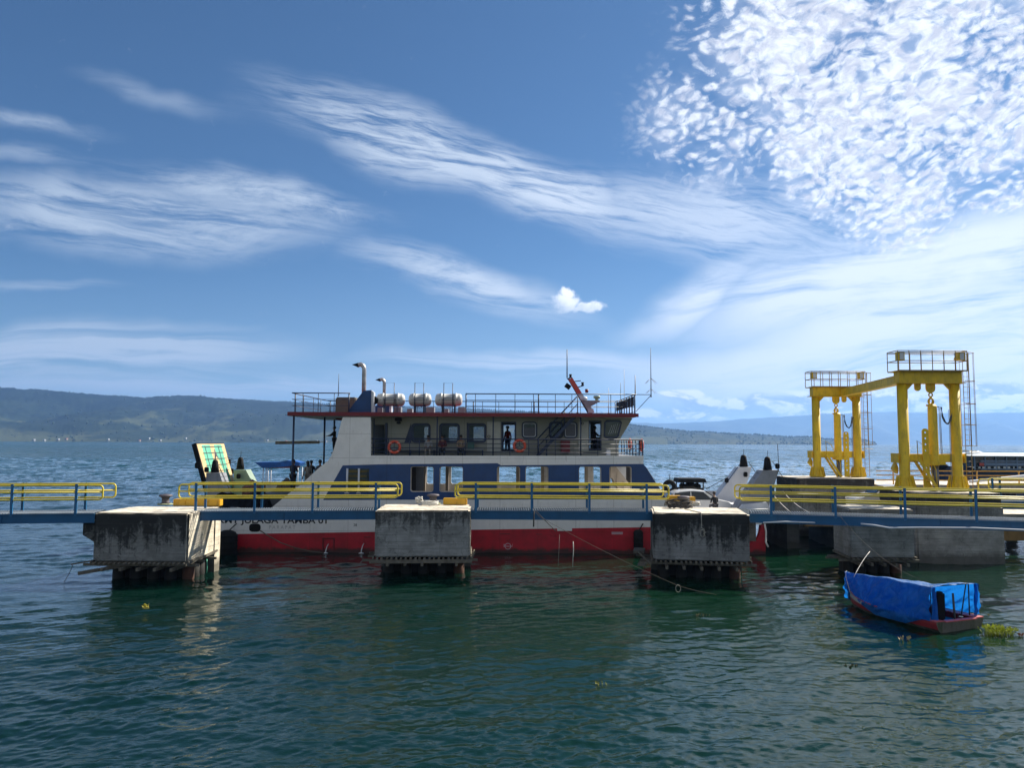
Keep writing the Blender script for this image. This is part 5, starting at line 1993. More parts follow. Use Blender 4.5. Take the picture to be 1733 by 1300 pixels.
def tower(poly, strip, Y, depth, mt, cone_px, cone_py, nm='ramp_tower'):
    mb = MB().use(mt)
    mb.prism([S(*q, Y) for q in poly], Y, Y + depth)
    o = mb.build(nm, ferry)
    a_ = P(cone_px[0], cone_py[1], Y + .1); b_ = P(cone_px[1], cone_py[1], Y + .1)
    zt2 = P(cone_px[0], cone_py[0], Y + .1).z
    w_ = (b_.x - a_.x) / 2
    cx_ = (a_.x + b_.x) / 2
    h = zt2 - a_.z
    mb = MB().use(M_black)
    prof = [(w_, 0), (w_ * .82, h * .45), (w_ * .66, h * .82), (w_ * .45, h * .96), (.02, h)]
    mb.lathe([(r_, a_.z + z_) for r_, z_ in prof], (cx_, Y + .1 + w_, 0), n=18)
    mb.tube([(cx_, Y + .1 + w_, a_.z + h), (cx_ + .03, Y + .1 + w_, a_.z + h + .35)], .015, 5)
    mb.build('rubber_hood', o)
    # rungs on the sloping upper face
    mb = MB().use(M_dgrey)
    p0, p1 = P(*strip[0], Y), P(*strip[1], Y)
    k = 6
    nn = Vector((p1.x - p0.x, 0, p1.z - p0.z)).normalized()
    nn = Vector((nn.z, 0, -nn.x)) * (1 if strip[2] > 0 else -1)
    for i in range(k):
        q = p0.lerp(p1, (i + .5) / k) + nn * .03
        mb.bar((q.x, Y + depth * .3, q.z), (q.x, Y + depth * .7, q.z), .03, .05)
    mb.build('rung', o)
    return o


tower([(348, 872), (349, 800.5), (371.5, 800.5), (393, 872)], ((372, 801), (386, 848), 1), 43.4, 1.0, M_grey, (354, 368), (778, 800))
tower([(395, 852), (395.5, 796), (416, 795.5), (434, 830), (436, 852)], ((416.5, 796), (431, 825), 1), 47.6, .9, M_pgreen, (397.5, 411), (774, 795))
tower([(1240, 872), (1246, 860), (1291, 796.5), (1318.5, 796), (1304, 840), (1300, 872)], ((1290, 797), (1252, 850), -1), 43.2, 1.0, M_grey, (1294, 1309), (773, 796))
tower([(1196, 872), (1206, 850), (1251, 791), (1272.5, 790.5), (1258, 840), (1254, 872)], ((1251, 791), (1214, 840), -1), 47.5, .9, M_alum, (1253.5, 1268), (770, 790.5))
mb = MB().use(M_black)
for a_, b_, Y in (((1228, 820), (1254, 783), 47.4), ((1267, 782), (1290, 818), 47.4), ((1308, 782), (1340, 832), 43.1), ((1195, 828), (1232, 808), 47.4),
                  ((396, 778), (384, 774), 48), ((371, 790), (398, 850), 43.3), ((1318, 797), (1316, 752), 43.3), ((400, 782), (386, 784), 48)):
    mb.tube([P(*a_, Y), P(*b_, Y)], .018, 5)
for px, py, Y in ((1230, 813, 47.3), (1316, 789, 43.1), (1262, 803, 47.3), (404, 806, 47.4), (350, 795, 43.2)):
    p = P(px, py, Y)
    mb.box((p.x - .12, Y - .1, p.z - .16), (p.x + .10, Y + .1, p.z + .14), bev=.04)
mb.build('ramp_rigging', ferry)
# lowered stern ramp on to the link bridge
mb = MB().use(M_alum)
x0 = S(1301, 862)[0]
mb.box((x0 + .005, 44.6, 2.16), (x0 + 1.6, 48.9, 2.32), bev=.02)
mb.prism([(x0 - 1.4, 2.36), (x0 + .3, 2.36), (x0 + .1, 2.75), (x0 - 1.2, 2.62)], 42.6, 42.9)
mb.build('stern_ramp', ferry)
# sheltered winch behind the white car
mb = MB().use(M_black)
x0, z1 = S(1148, 809.5, 47); x1, z0 = S(1188, 815, 47)
mb.prism([(x0 - .15, z0 - .05), (x0 - .05, z1), (x1 + .05, z1), (x1 + .15, z0 - .05)], 46.4, 47.9)
for x in (x0 + .05, x1 - .05):
    for y in (46.5, 47.8):
        mb.tube([(x, y, 1.76), (x, y, z0)], .035, 6)
for cxn, rr_ in ((1157, .17), (1169, .25), (1180, .16)):
    xx, zz = S(cxn, 823, 47)
    mb.lathe([(rr_, 46.7), (rr_, 47.5)], (xx, 0, zz), axis='y', n=16)
    mb.tube([(xx, 47.1, zz), (xx, 47.1, z0)], .05, 6)
mb.box((x0 + .02, 46.6, 1.76), (x1 - .02, 47.7, S(1160, 826, 47)[1]))
mb.build('winch_shelter', ferry)
# lettering, draught marks, hull fittings
M_let = mat('letter_black', (.012, .012, .015), .5)
p0 = P(368, 885.4, FY)
text_mesh('name_lettering', 'KMT JULAGA TAMBA 01', (p0.x, FY - .008, p0.z), .47, M_let, ferry, .002, bold=.010, sx=(P(555, 884, FY).x - p0.x) / 4.99)
M_let2 = mat('letter_faint', (.36, .36, .38), .5)
p0 = P(455, 895.5, FY)
text_mesh('port_lettering', 'P A R A P A T', (p0.x, FY - .008, p0.z), .27, M_let2, ferry, .002, sx=.9)
p0 = P(598, 891, FY)
text_mesh('draught_numbers', '28', (p0.x, FY - .008, p0.z), .20, M_let, ferry, .002)
mb = MB().use(M_alum)
p = P(859.5, 925, FY)
mb.torus((p.x, FY - .002, p.z), .155, .012, 'y', 28, 4)
mb.box((p.x - .24, FY - .012, p.z - .012), (p.x + .24, FY - .0005, p.z + .012))
for a_ in (1035, 1035):
    q = P(1035, 901.5, FY); q2 = P(1054, 904, FY)
mb.box((q.x, FY - .012, q.z - .02), (q2.x, FY - .0005, q.z + .015))
mb.box((q.x, FY - .012, q2.z - .02), (q2.x, FY - .0005, q2.z + .01))
mb.build('load_line_mark', ferry)
p = P(853, 921, FY)
text_mesh('load_line_letters', 'K', (P(852.3, 924, FY).x, FY - .008, P(852.3, 924, FY).z), .13, M_alum, ferry, .002)
text_mesh('load_line_letters', 'I', (P(866.5, 924, FY).x, FY - .008, P(866.5, 924, FY).z), .13, M_alum, ferry, .002)
mb = MB().use(M_black)
c_ = P(431.5, 893.5, FY)
mb.prism([(c_.x + (.19 if cos(R(a_)) > 0 else -.19) * 0 + .31 * math.copysign(abs(cos(R(a_))) ** .6, cos(R(a_))), c_.z + .22 * math.copysign(abs(math.sin(R(a_))) ** .7, math.sin(R(a_)))) for a_ in range(0, 360, 15)], FY - .02, FY - .006)
mb.build('hawse_opening', ferry)
mb = MB().use(M_dred)
for a_, b_, y0, y1 in ((857 - 12, 857 + 6, 903, 905), (907, 918, 903.8, 905.2), (616, 628, 908.5, 910)):
    q, q2 = P(a_, y0, FY), P(b_, y1, FY)
    mb.box((q.x, FY - .03, q2.z), (q2.x, FY - .0005, q.z))
for a_, b_ in ((545, 566),):
    for yy in (910.5,):
        q, q2 = P(a_, yy, FY), P(b_, yy + 1.6, FY)
        mb.box((q.x, FY - .06, q2.z), (q2.x, FY - .0005, q.z))
    for px in (546, 564.5):
        q, q2 = P(px, 911, FY), P(px + 1.5, 932, FY)
        mb.box((q.x, FY - .05, q2.z), (q2.x, FY - .0005, q.z))
mb.build('overboard_fittings', ferry)
mb = MB().use(M_white)
q, q2 = P(943, 862, FY), P(968, 899, FY)
mb.box((q.x, FY - .022, q2.z), (q2.x, FY - .006, q.z), bev=.007)
mb.build('shell_door', ferry)
# cooling water running from two outlets
for px, py in ((556, 921), (616, 920)):
    q = P(px, py, FY)
    mb = MB().use(mat('running_water', (.55, .58, .6), .2))
    mb.tube([(q.x, FY - .01, q.z), (q.x - .05, FY - .12, q.z - .12), (q.x - .09, FY - .2, q.z - .32), (q.x - .10, FY - .23, .02)], [.018, .022, .03, .035], 6)
    mb.lathe([(.16, .005), (.10, .03), (.03, .05)], (q.x - .10, FY - .23, 0), n=10)
    o = mb.build('water_jet')
    tag(o, 'thin cooling water jet falling from the red hull %s' % ('below a framed outlet' if px < 600 else 'just left of a concrete block'), 'water jet', 'cooling water jets')

# ------------------------------------------------------------------ tyres, lifebuoys, rafts, ropes
def tyre(px, py, Y, label, R0=.42, r0=.17, axis='y'):
    p = P(px, py, Y)
    t = thing('tyre_fender', label, 'tyre', p, 'old tyres hung as fenders')
    mb = MB().use(M_rubber)
    mb.torus(p, R0, r0, axis, 30, 12)
    mb.build('tyre', t)
    mb = MB().use(M_drope)
    mb.tube([p + Vector((0, 0, R0)), p + Vector((.05, .05, R0 + .5))], .02, 5)
    mb.build('hanging_rope', t)


def fender(px0, px1, py0, py1, label):
    a_, b_ = P(px0, py1, 41.4), P(px1, py0, 41.4)
    r_ = (b_.x - a_.x) / 2
    h0, h1 = a_.z, b_.z
    c_ = ((a_.x + b_.x) / 2, 41.98 - r_, 0)
    mb = MB().use(M_rubber)
    mb.lathe([(r_ * .4, h0), (r_ * .85, h0 + r_ * .25), (r_, h0 + r_ * .7), (r_, h1 - r_ * .6), (r_ * .8, h1 - r_ * .2), (r_ * .35, h1)], c_, n=20)
    for k in range(4):
        mb.lathe([(r_ * 1.0, h0 + (h1 - h0) * (.2 + .2 * k)), (r_ * 1.07, h0 + (h1 - h0) * (.22 + .2 * k)), (r_ * 1.0, h0 + (h1 - h0) * (.25 + .2 * k))], c_, n=20)
    mb.tube([(c_[0], c_[1], h1 - .1), (c_[0] + .3, 41.95, h1 + .3)], .03, 5)
    tag(mb.build('rubber_fender'), label, 'fender', 'black rubber fenders against the hull')


fender(366, 401, 898, 946, 'fat black rubber fender against the hull near the ferry bow')
fender(1074, 1090, 898, 934, 'black rubber fender against the red hull beside the streaked block')
tyre(1133, 824, 46.2, 'black tyre standing on the car deck near the blue stern fin', .28, .14)


def lifebuoy(c, axis, label, R0=.30):
    c = Vector(c)
    t = thing('lifebuoy', label, 'lifebuoy', c, 'orange lifebuoys on the ferry rails')
    mb = MB().use(M_ring)
    mb.torus(c, R0, .075, axis, 30, 10)
    mb.build('ring', t)
    mb = MB().use(M_wrope)
    for k in range(4):
        a0 = pi / 4 + k * pi / 2
        a_, b_ = R0 * cos(a0), R0 * math.sin(a0)
        q = c + (Vector((a_, 0, b_)) if axis == 'y' else Vector((0, a_, b_)))
        mb.torus(q, .082, .012, 'z' if k % 2 else 'z', 12, 5)
    mb.build('band', t)
    if axis == 'y':
        mb = MB().use(M_navy)
        for a0 in (90, 210, 330):
            mb.tube([c + Vector((0, -.09, 0)), c + Vector((R0 * cos(R(a0)), -.09, R0 * math.sin(R(a0))))], .016, 5)
        mb.build('bracket', t)


lifebuoy(P(667.5, 757, 41.95), 'y', 'orange lifebuoy on the side rail by the dark aft doorway')
lifebuoy(P(879.3, 754.8, 41.95), 'y', 'faded orange lifebuoy on the side rail beside the open door with an orange vest')
lifebuoy(Vector((xR + .12, 47.4, zr[0] - .26)), 'x', 'orange lifebuoy seen edge-on on the bridge end rail, nearer the deckhouse')
lifebuoy(Vector((xR + .12, 43.1, zr[0] - .30)), 'x', 'orange lifebuoy seen edge-on at the outer corner of the bridge end rail')


def raft(px, L_, label):
    Yc = 43.0
    p = P(px, 676.8, Yc)
    t = thing('liferaft_canister', label, 'liferaft', (p.x, Yc, zr1), 'white liferaft canisters on the roof')
    h = L_ / 2
    r_ = .36
    mb = MB().use(M_raft)
    prof = [(.04, -h), (r_ * .55, -h + .015), (r_ * .86, -h + .08), (r_ * .97, -h + .16), (r_ * .97, -h * .58), (r_ * 1.06, -h * .57), (r_ * 1.06, -h * .50), (r_ * .93, -h * .48),
            (r_ * .93, h * .48), (r_ * 1.06, h * .50), (r_ * 1.06, h * .57), (r_ * .97, h * .58), (r_ * .97, h - .16), (r_ * .86, h - .08), (r_ * .55, h - .015), (.04, h)]
    mb.lathe(prof, p, 'x', 26)
    mb.build('shell', t)
    mb = MB().use(M_drope)
    for dx_ in (-h * .38, h * .36):
        mb.torus(p + Vector((dx_, 0, 0)), r_ * .965, .012, 'x', 26, 5)
    mb.tube([p + Vector((-h * .7, -r_ * .98, -.02)), p + Vector((h * .7, -r_ * .98, -.02))], .012, 5)
    mb.build('lashing', t)
    mb = MB().use(M_navy)
    for dx_ in (-h * .45, h * .45):
        for dy in (-.3, .3):
            mb.bar((p.x + dx_, Yc + dy, zr1), (p.x + dx_, Yc + dy, p.z - r_ * .8), .05, .05)
        mb.bar((p.x + dx_, Yc - .35, p.z - r_ * .95), (p.x + dx_, Yc + .35, p.z - r_ * .95), .05, .05)
    mb.bar((p.x - h * .5, Yc - .32, p.z - r_ * 1.0), (p.x + h * .5, Yc - .32, p.z - r_ * 1.0), .04, .04)
    # tall tubular frame in front
    x0, x1, yy = p.x - .24, p.x + .25, Yc - .46
    zt2 = SZ(649, yy)
    mb.tube([(x0, yy, zr1), (x0, yy, zt2), (x1, yy, zt2), (x1, yy, zr1)], .022, 6)
    mb.tube([(x0, yy, p.z + .08), (x1, yy, p.z + .08)], .016, 5)
    mb.tube([(x0, yy, p.z - .45), (x1, yy, p.z - .45)], .016, 5)
    mb.build('cradle', t)


raft(661.5, 1.58, 'long white liferaft canister beside the blue funnel fin')
raft(711, 1.26, 'white liferaft canister standing between two others on the roof')
raft(759.5, 1.52, 'white liferaft canister next to the long roof rail')

rope('mooring_line', [P(440, 898, 41.9), P(452, 906, 41.6), P(475, 919, 41.2), P(500, 928, 40.9), P(525, 933.5, 40.7), P(548, 936.5, 40.5)], .028, mat('rope_brown', (.10, .08, .06), .9),
     'thick mooring line slanting from the oval hull opening into the water', 'ropes in the harbour')
q0, q1 = P(905, 866, 34.0), P(1148, 992, 28.6)
rope('long_line', [P(903, 862, 34.4), q0] + catenary(P(912, 874, 33.9), q1, .10, 12) + [P(1180, 1001, 28.0), P(1212, 1007, 27.6)], .008, mat('rope_brown', (.10, .08, .06), .9),
     'long thin line running from the middle walkway down over the water', 'ropes in the harbour')
rope('long_line', [P(907, 865, 34.0), P(925, 884, 33.7), P(941, 900, 33.5)], .016, M_drope, 'short dark rope doubled along the start of the long line', 'ropes in the harbour')
rope('tail_rope', [P(904, 866, 33.9), P(903.5, 878, 33.9), P(903, 892, 33.9)], .03, M_drope, 'black rope end dangling below the middle walkway', 'ropes in the harbour')
rope('hanging_line', [P(947, 905, 33.3), P(946, 930, 33.3), P(944.5, 958, 33.3)], .008, M_rope, 'thin string hanging from the long line near the shell door', 'ropes in the harbour')
rope('hanging_line', [P(970, 917, 32.9), P(970.5, 930, 32.9), P(969, 960, 32.9)], .016, M_wrope, 'white string hanging from the long line over the red reflection', 'ropes in the harbour')
lp = P(1148, 996, 28.55)
rope('rope_loop', [lp + Vector((.09 * math.sin(a_), .03 * a_ / 6, .13 * cos(a_) - .02)) for a_ in [i * pi / 5 for i in range(22)]], .010, M_rope, 'small knotted rope loop hanging at the water on the long line', 'ropes in the harbour')
rope('stern_line', [P(1294, 887, 42.0), P(1296.5, 900, 41.9), P(1296, 918, 41.8), P(1300, 926, 41.6)], .05, M_wrope, 'pale thick rope hanging at the red stern post', 'ropes in the harbour')
rope('boat_line', catenary(P(1417, 868, 32.9), P(1558, 982, 26.4), .35, 14), .006, mat('rope_brown', (.10, .08, .06), .9), 'grey line from the long walkway to the blue tarpaulin boat', 'ropes in the harbour')
rope('boat_line', catenary(P(1472, 934, 29.2), P(1445, 977, 27.6), -.06, 6), .011, M_wrope, 'white line rising from the bow of the blue tarpaulin boat', 'ropes in the harbour')
rope('mooring_line', catenary(P(1309, 838, 43.0), P(1339, 868, 34.2), .05, 8), .016, M_wrope, 'white line from the ferry stern tower to the long walkway', 'ropes in the harbour')
rope('mooring_line', catenary(P(1325, 832, 43.0), P(1370, 868, 34.2), .12, 8), .016, M_wrope, 'white line crossing in front of the grey bridge side wall', 'ropes in the harbour')


# ------------------------------------------------------------------ people
def skinned(name, J, E, m_, parent, sub=1):
    """grow one smooth surface round a skeleton: J name -> (point, radius[, radius2])"""
    names = list(J)
    me = bpy.data.meshes.new(name)
    me.from_pydata([J[k][0] for k in names], [(names.index(a_), names.index(b_)) for a_, b_ in E], [])
    o = bpy.data.objects.new('tmp', me)
    col.objects.link(o)
    o.modifiers.new('s', 'SKIN').use_smooth_shade = True
    md = o.modifiers.new('d', 'SUBSURF')
    md.levels = sub
    md.render_levels = sub
    for i, k in enumerate(names):
        r_ = J[k][1]
        sv = me.skin_vertices[0].data[i]
        sv.radius = r_ if hasattr(r_, '__len__') else (r_, r_)
        sv.use_root = (i == 0)
    dg = bpy.context.evaluated_depsgraph_get()
    out = bpy.data.meshes.new_from_object(o.evaluated_get(dg))
    bpy.data.objects.remove(o)
    out.materials.clear()
    out.materials.append(m_)
    for p in out.polygons:
        p.material_index = 0
    q = bpy.data.objects.new(name, out)
    col.objects.link(q)
    q.parent = parent
    return q


def person(label, loc, rz, pose, shirt, trousers, h=1.68, hair=M_hair, long_hair=False, vest=None, hat=None):
    t = thing('person', label, 'person', loc)
    t.rotation_euler.z = rz
    s_ = h / 1.75
    sit = pose == 'sit'
    V = lambda x, y, z: Vector((x, y, z)) * s_
    hip = .50 if sit else .94
    J = {}
    J['pelvis'] = (V(0, 0, hip), .115 * s_)
    lean = .10 if sit else .0
    J['waist'] = (V(0, lean * .2, hip + .16), (.13 * s_, .10 * s_))
    J['chest'] = (V(0, lean * .5, hip + .38), (.155 * s_, .11 * s_))
    J['collar'] = (V(0, lean * .8, hip + .50), (.11 * s_, .08 * s_))
    J['neck'] = (V(0, lean + .01, hip + .57), .052 * s_)
    J['jaw'] = (V(0, lean + .03, hip + .64), (.062 * s_, .075 * s_))
    J['head'] = (V(0, lean + .02, hip + .73), (.082 * s_, .098 * s_))
    J['crown'] = (V(0, lean + .01, hip + .79), (.060 * s_, .075 * s_))
    E = [('pelvis', 'waist'), ('waist', 'chest'), ('chest', 'collar'), ('collar', 'neck'), ('neck', 'jaw'), ('jaw', 'head'), ('head', 'crown')]
    for k, sx_ in (('L', -1), ('R', 1)):
        J['sh' + k] = (V(.17 * sx_, lean * .7, hip + .46), .058 * s_)
        if pose == 'lean':
            el, wr = V(.25 * sx_, .22, hip + .26), V(.14 * sx_, .42, hip + .22)
        elif sit:
            el, wr = V(.23 * sx_, .10, hip + .22), V(.12 * sx_, .32, hip + .16)
        elif pose == 'fold':
            el, wr = V(.25 * sx_, .08, hip + .20), V(.05 * sx_, .26, hip + .25)
        else:
            el, wr = V(.24 * sx_, -.02, hip + .18), V(.25 * sx_, .07, hip - .06)
        J['el' + k] = (el, .042 * s_)
        J['wr' + k] = (wr, .028 * s_)
        d = (wr - el).normalized()
        pm = wr + d * .075 * s_
        J['pm' + k] = (pm, (.034 * s_, .018 * s_))
        E += [('collar', 'sh' + k), ('sh' + k, 'el' + k), ('el' + k, 'wr' + k), ('wr' + k, 'pm' + k)]
        sd = d.cross(Vector((0, 0, 1)))
        if sd.length < .1:
            sd = Vector((0, 1, 0))
        sd.normalize()
        for i, (o_, ln) in enumerate(((-.028, .065), (-.010, .078), (.009, .072), (.027, .056))):
            J['f%d%s' % (i, k)] = (pm + (sd * o_ + d * ln * .55) * s_, .0095 * s_)
            J['g%d%s' % (i, k)] = (pm + (sd * o_ * 1.1 + d * ln) * s_ - Vector((0, 0, .015)) * s_, .008 * s_)
            E += [('pm' + k, 'f%d%s' % (i, k)), ('f%d%s' % (i, k), 'g%d%s' % (i, k))]
        J['th' + k] = (wr + (d * .05 - sd * .05) * s_, .011 * s_)
        E += [('wr' + k, 'th' + k)]
        J['hp' + k] = (V(.09 * sx_, 0, hip - .02), .088 * s_)
        if sit:
            kn, an = V(.13 * sx_, .43, hip + .0), V(.13 * sx_, .44, .09)
        else:
            kn, an = V(.10 * sx_, .03, .50), V(.10 * sx_ * 1.1, -.01, .09)
        J['kn' + k] = (kn, .058 * s_)
        J['an' + k] = (an, .040 * s_)
        J['to' + k] = (an + Vector((0, .17, -.05)) * s_, (.042 * s_, .028 * s_))
        E += [('pelvis', 'hp' + k), ('hp' + k, 'kn' + k), ('kn' + k, 'an' + k), ('an' + k, 'to' + k)]
    skinned('body', J, E, M_skin, t)

    def sub(keys, extra, m_, nm):
        JJ = {}
        for k in keys:
            p_, r_ = J[k]
            r_ = tuple(q * extra for q in r_) if hasattr(r_, '__len__') else r_ * extra
            JJ[k] = (p_, r_)
        EE = [e_ for e_ in E if e_[0] in JJ and e_[1] in JJ]
        skinned(nm, JJ, EE, m_, t)
    # sleeves stop short of the wrist
    for k in 'LR':
        J['cuff' + k] = (J['el' + k][0].lerp(J['wr' + k][0], .8), .034 * s_)
    E2 = [('elL', 'cuffL'), ('elR', 'cuffR')]
    E += E2
    sub(['pelvis', 'waist', 'chest', 'collar', 'shL', 'shR', 'elL', 'elR', 'cuffL', 'cuffR'], 1.14, mat('cloth_%02d%02d%02d' % tuple(int(c_ * 99) for c_ in shirt), shirt, .85, var=.15, bump=.3), 'shirt')
    sub(['pelvis', 'hpL', 'hpR', 'knL', 'knR', 'anL', 'anR'], 1.17, mat('cloth_%02d%02d%02d' % tuple(int(c_ * 99) for c_ in trousers), trousers, .85, var=.15, bump=.3), 'trousers')
    if vest:
        sub(['waist', 'chest', 'collar'], 1.26, mat('vest_orange', vest, .7), 'vest')
    hd = J['head'][0]
    mb = MB().use(M_hair)
    mb.ball(hd + Vector((0, -.020, .035)) * s_, (.096 * s_, .112 * s_, .098 * s_), 14, 9)
    if long_hair:
        mb.ball(hd + Vector((0, -.075, -.10)) * s_, (.085 * s_, .06 * s_, .17 * s_), 12, 8)
    o = mb.build('hair'); o.parent = t
    mb = MB().use(M_skin)
    mb.ball(hd + Vector((0, .105, -.02)) * s_, (.014 * s_, .022 * s_, .026 * s_), 8, 6)
    for sx_ in (-1, 1):
        mb.ball(hd + Vector((.086 * sx_, .0, -.01)) * s_, (.012 * s_, .022 * s_, .03 * s_), 8, 6)
    mb.use(M_black)
    for sx_ in (-1, 1):
        mb.ball(hd + Vector((.032 * sx_, .090, .012)) * s_, (.012 * s_, .010 * s_, .007 * s_), 8, 5)
    mb.use(mat('lips', (.2, .06, .05), .5)).ball(hd + Vector((0, .092, -.062)) * s_, (.024 * s_, .010 * s_, .006 * s_), 8, 5)
    o = mb.build('face'); o.parent = t
    mb = MB().use(M_black)
    for k in 'LR':
        a_ = J['an' + k][0]
        mb.ball(a_ + Vector((0, .07, -.055)) * s_, (.05 * s_, .135 * s_, .04 * s_), 10, 6)
    o = mb.build('shoes'); o.parent = t
    if hat:
        mb = MB().use(hat)
        mb.lathe([(.15 * s_, .055), (.15 * s_, .065), (.095 * s_, .07), (.085 * s_, .13), (.02, .14)], hd, n=16)
        o = mb.build('hat'); o.parent = t
    return t


zb_ = zu


def at_px(px, Y, z):
    return Vector((X_(px, Y, 760), Y, z))


seat = bz - .50 + .03
person('seated person in a pale grey shirt, head bowed, on the side deck bench', at_px(725, 42.95, seat - .02), pi, 'sit', (.30, .31, .33), (.22, .20, .17), 1.62)
person('seated person in a dark red top on the side deck bench', at_px(749, 42.95, seat - .02), pi, 'sit', (.10, .02, .03), (.015, .02, .03), 1.66)
person('seated person with loose dark hair in a tan jacket, hands in the lap', at_px(780, 42.95, seat - .02), pi, 'sit', (.26, .20, .14), (.012, .015, .03), 1.66, long_hair=True)
person('person in an orange vest and dark hat standing inside the open deckhouse door', at_px(859, 45.6, zb_), pi * .8, 'stand', (.45, .03, .02), (.02, .03, .06), 1.66, vest=(.75, .07, .03), hat=M_black)
person('person in dark clothes standing in the bridge doorway', at_px(1006, 44.6, zb_), -pi / 2, 'lean', (.03, .015, .015), (.01, .01, .012), 1.68)
person('person in black leaning out at the aft edge of the upper deck', at_px(565.5, 46.8, zb_), pi / 2, 'lean', (.012, .010, .012), (.012, .012, .015), 1.62)
zp = 3.05
person('broad person in a dark navy hooded top standing by the bow roof post', at_px(497, 43.6, zp), -.5, 'fold', (.006, .009, .028), (.012, .011, .010), 1.86)
person('person with dark tied hair in a long pale coat on the bow platform', at_px(521.5, 44.6, zp), .7, 'stand', (.34, .31, .27), (.30, .28, .25), 1.76, long_hair=True)
person('person in dark clothes standing close behind the pale coat', at_px(527.5, 45.8, zp), .3, 'stand', (.02, .02, .025), (.02, .02, .03), 1.76)
person('person in a slate grey shirt just inside the slanting white bulwark', at_px(542.5, 44.0, zp), .4, 'stand', (.07, .08, .10), (.03, .03, .04), 1.84)
person('person in a black shirt sitting by the white car with the back turned', at_px(1209, 42.75, SZ(853, 42.75) - .48), .25, 'sit', (.012, .013, .014), (.03, .03, .035), 1.55)


# ------------------------------------------------------------------ cargo on the bow deck
def heap(px0, px1, pyb, pyt, Y, m_, name, label, cat, seed, flat=False):
    rng = random.Random(seed)
    a_, b_ = P(px0, pyb, Y), P(px1, pyt, Y)
    nx_, ny_ = 14, 8
    mb = MB().use(m_)
    vs = []
    ph = [rng.random() * 6 for _ in range(4)]
    for j in range(ny_ + 1):
        for i in range(nx_ + 1):
            u_, v_ = i / nx_, j / ny_
            k = math.sin(pi * u_) ** .6 * math.sin(pi * v_) ** .6
            if flat:
                k = min(1, 3.5 * math.sin(pi * u_)) * min(1, 3 * math.sin(pi * v_) + .35)
            z = a_.z + (b_.z - a_.z) * k * (.75 + .25 * math.sin(u_ * 7 + ph[0]) * math.sin(v_ * 5 + ph[1]) + rng.uniform(-.06, .06))
            vs.append((a_.x + (b_.x - a_.x) * u_, Y + 1.3 * v_, z))
    n1 = nx_ + 1
    mb.add(vs, [(j * n1 + i, j * n1 + i + 1, (j + 1) * n1 + i + 1, (j + 1) * n1 + i) for j in range(ny_) for i in range(nx_)])
    mb.prism([(a_.x, 1.76), (b_.x, 1.76), (b_.x, a_.z), (a_.x, a_.z)], Y, Y + 1.3)
    o = mb.build(name)
    tag(o, label, cat)


heap(463, 495, 832, 806.5, 45.0, mat('sack_brown', (.09, .075, .07), .9, var=.4, vscale=6, bump=.4), 'cargo_heap', 'brown covered cargo heap beside the navy clad person', 'cargo', 4)
heap(410, 438, 824, 812, 45.6, mat('sack_red', (.12, .06, .065), .9, var=.5, vscale=8), 'cargo_heap', 'low mottled red and grey bundle behind the bow winch tower', 'cargo', 9)
heap(349, 459, 868, 834, 42.25, mat('cargo_dark', (.006, .007, .011), .9, var=.6, vscale=5, spec=.1), 'cargo_heap', 'row of dark covered goods along the bow deck edge', 'cargo', 12, True)
mb = MB().use(mat('sheet_blue', (.01, .05, .22), .5))
p = P(426, 858, 42.4)
mb.box((p.x - .25, 42.35, p.z - .22), (p.x + .22, 42.8, p.z + .12), bev=.05)
tag(mb.build('blue_drum'), 'small dark blue drum among the dark goods on the bow deck', 'drum')


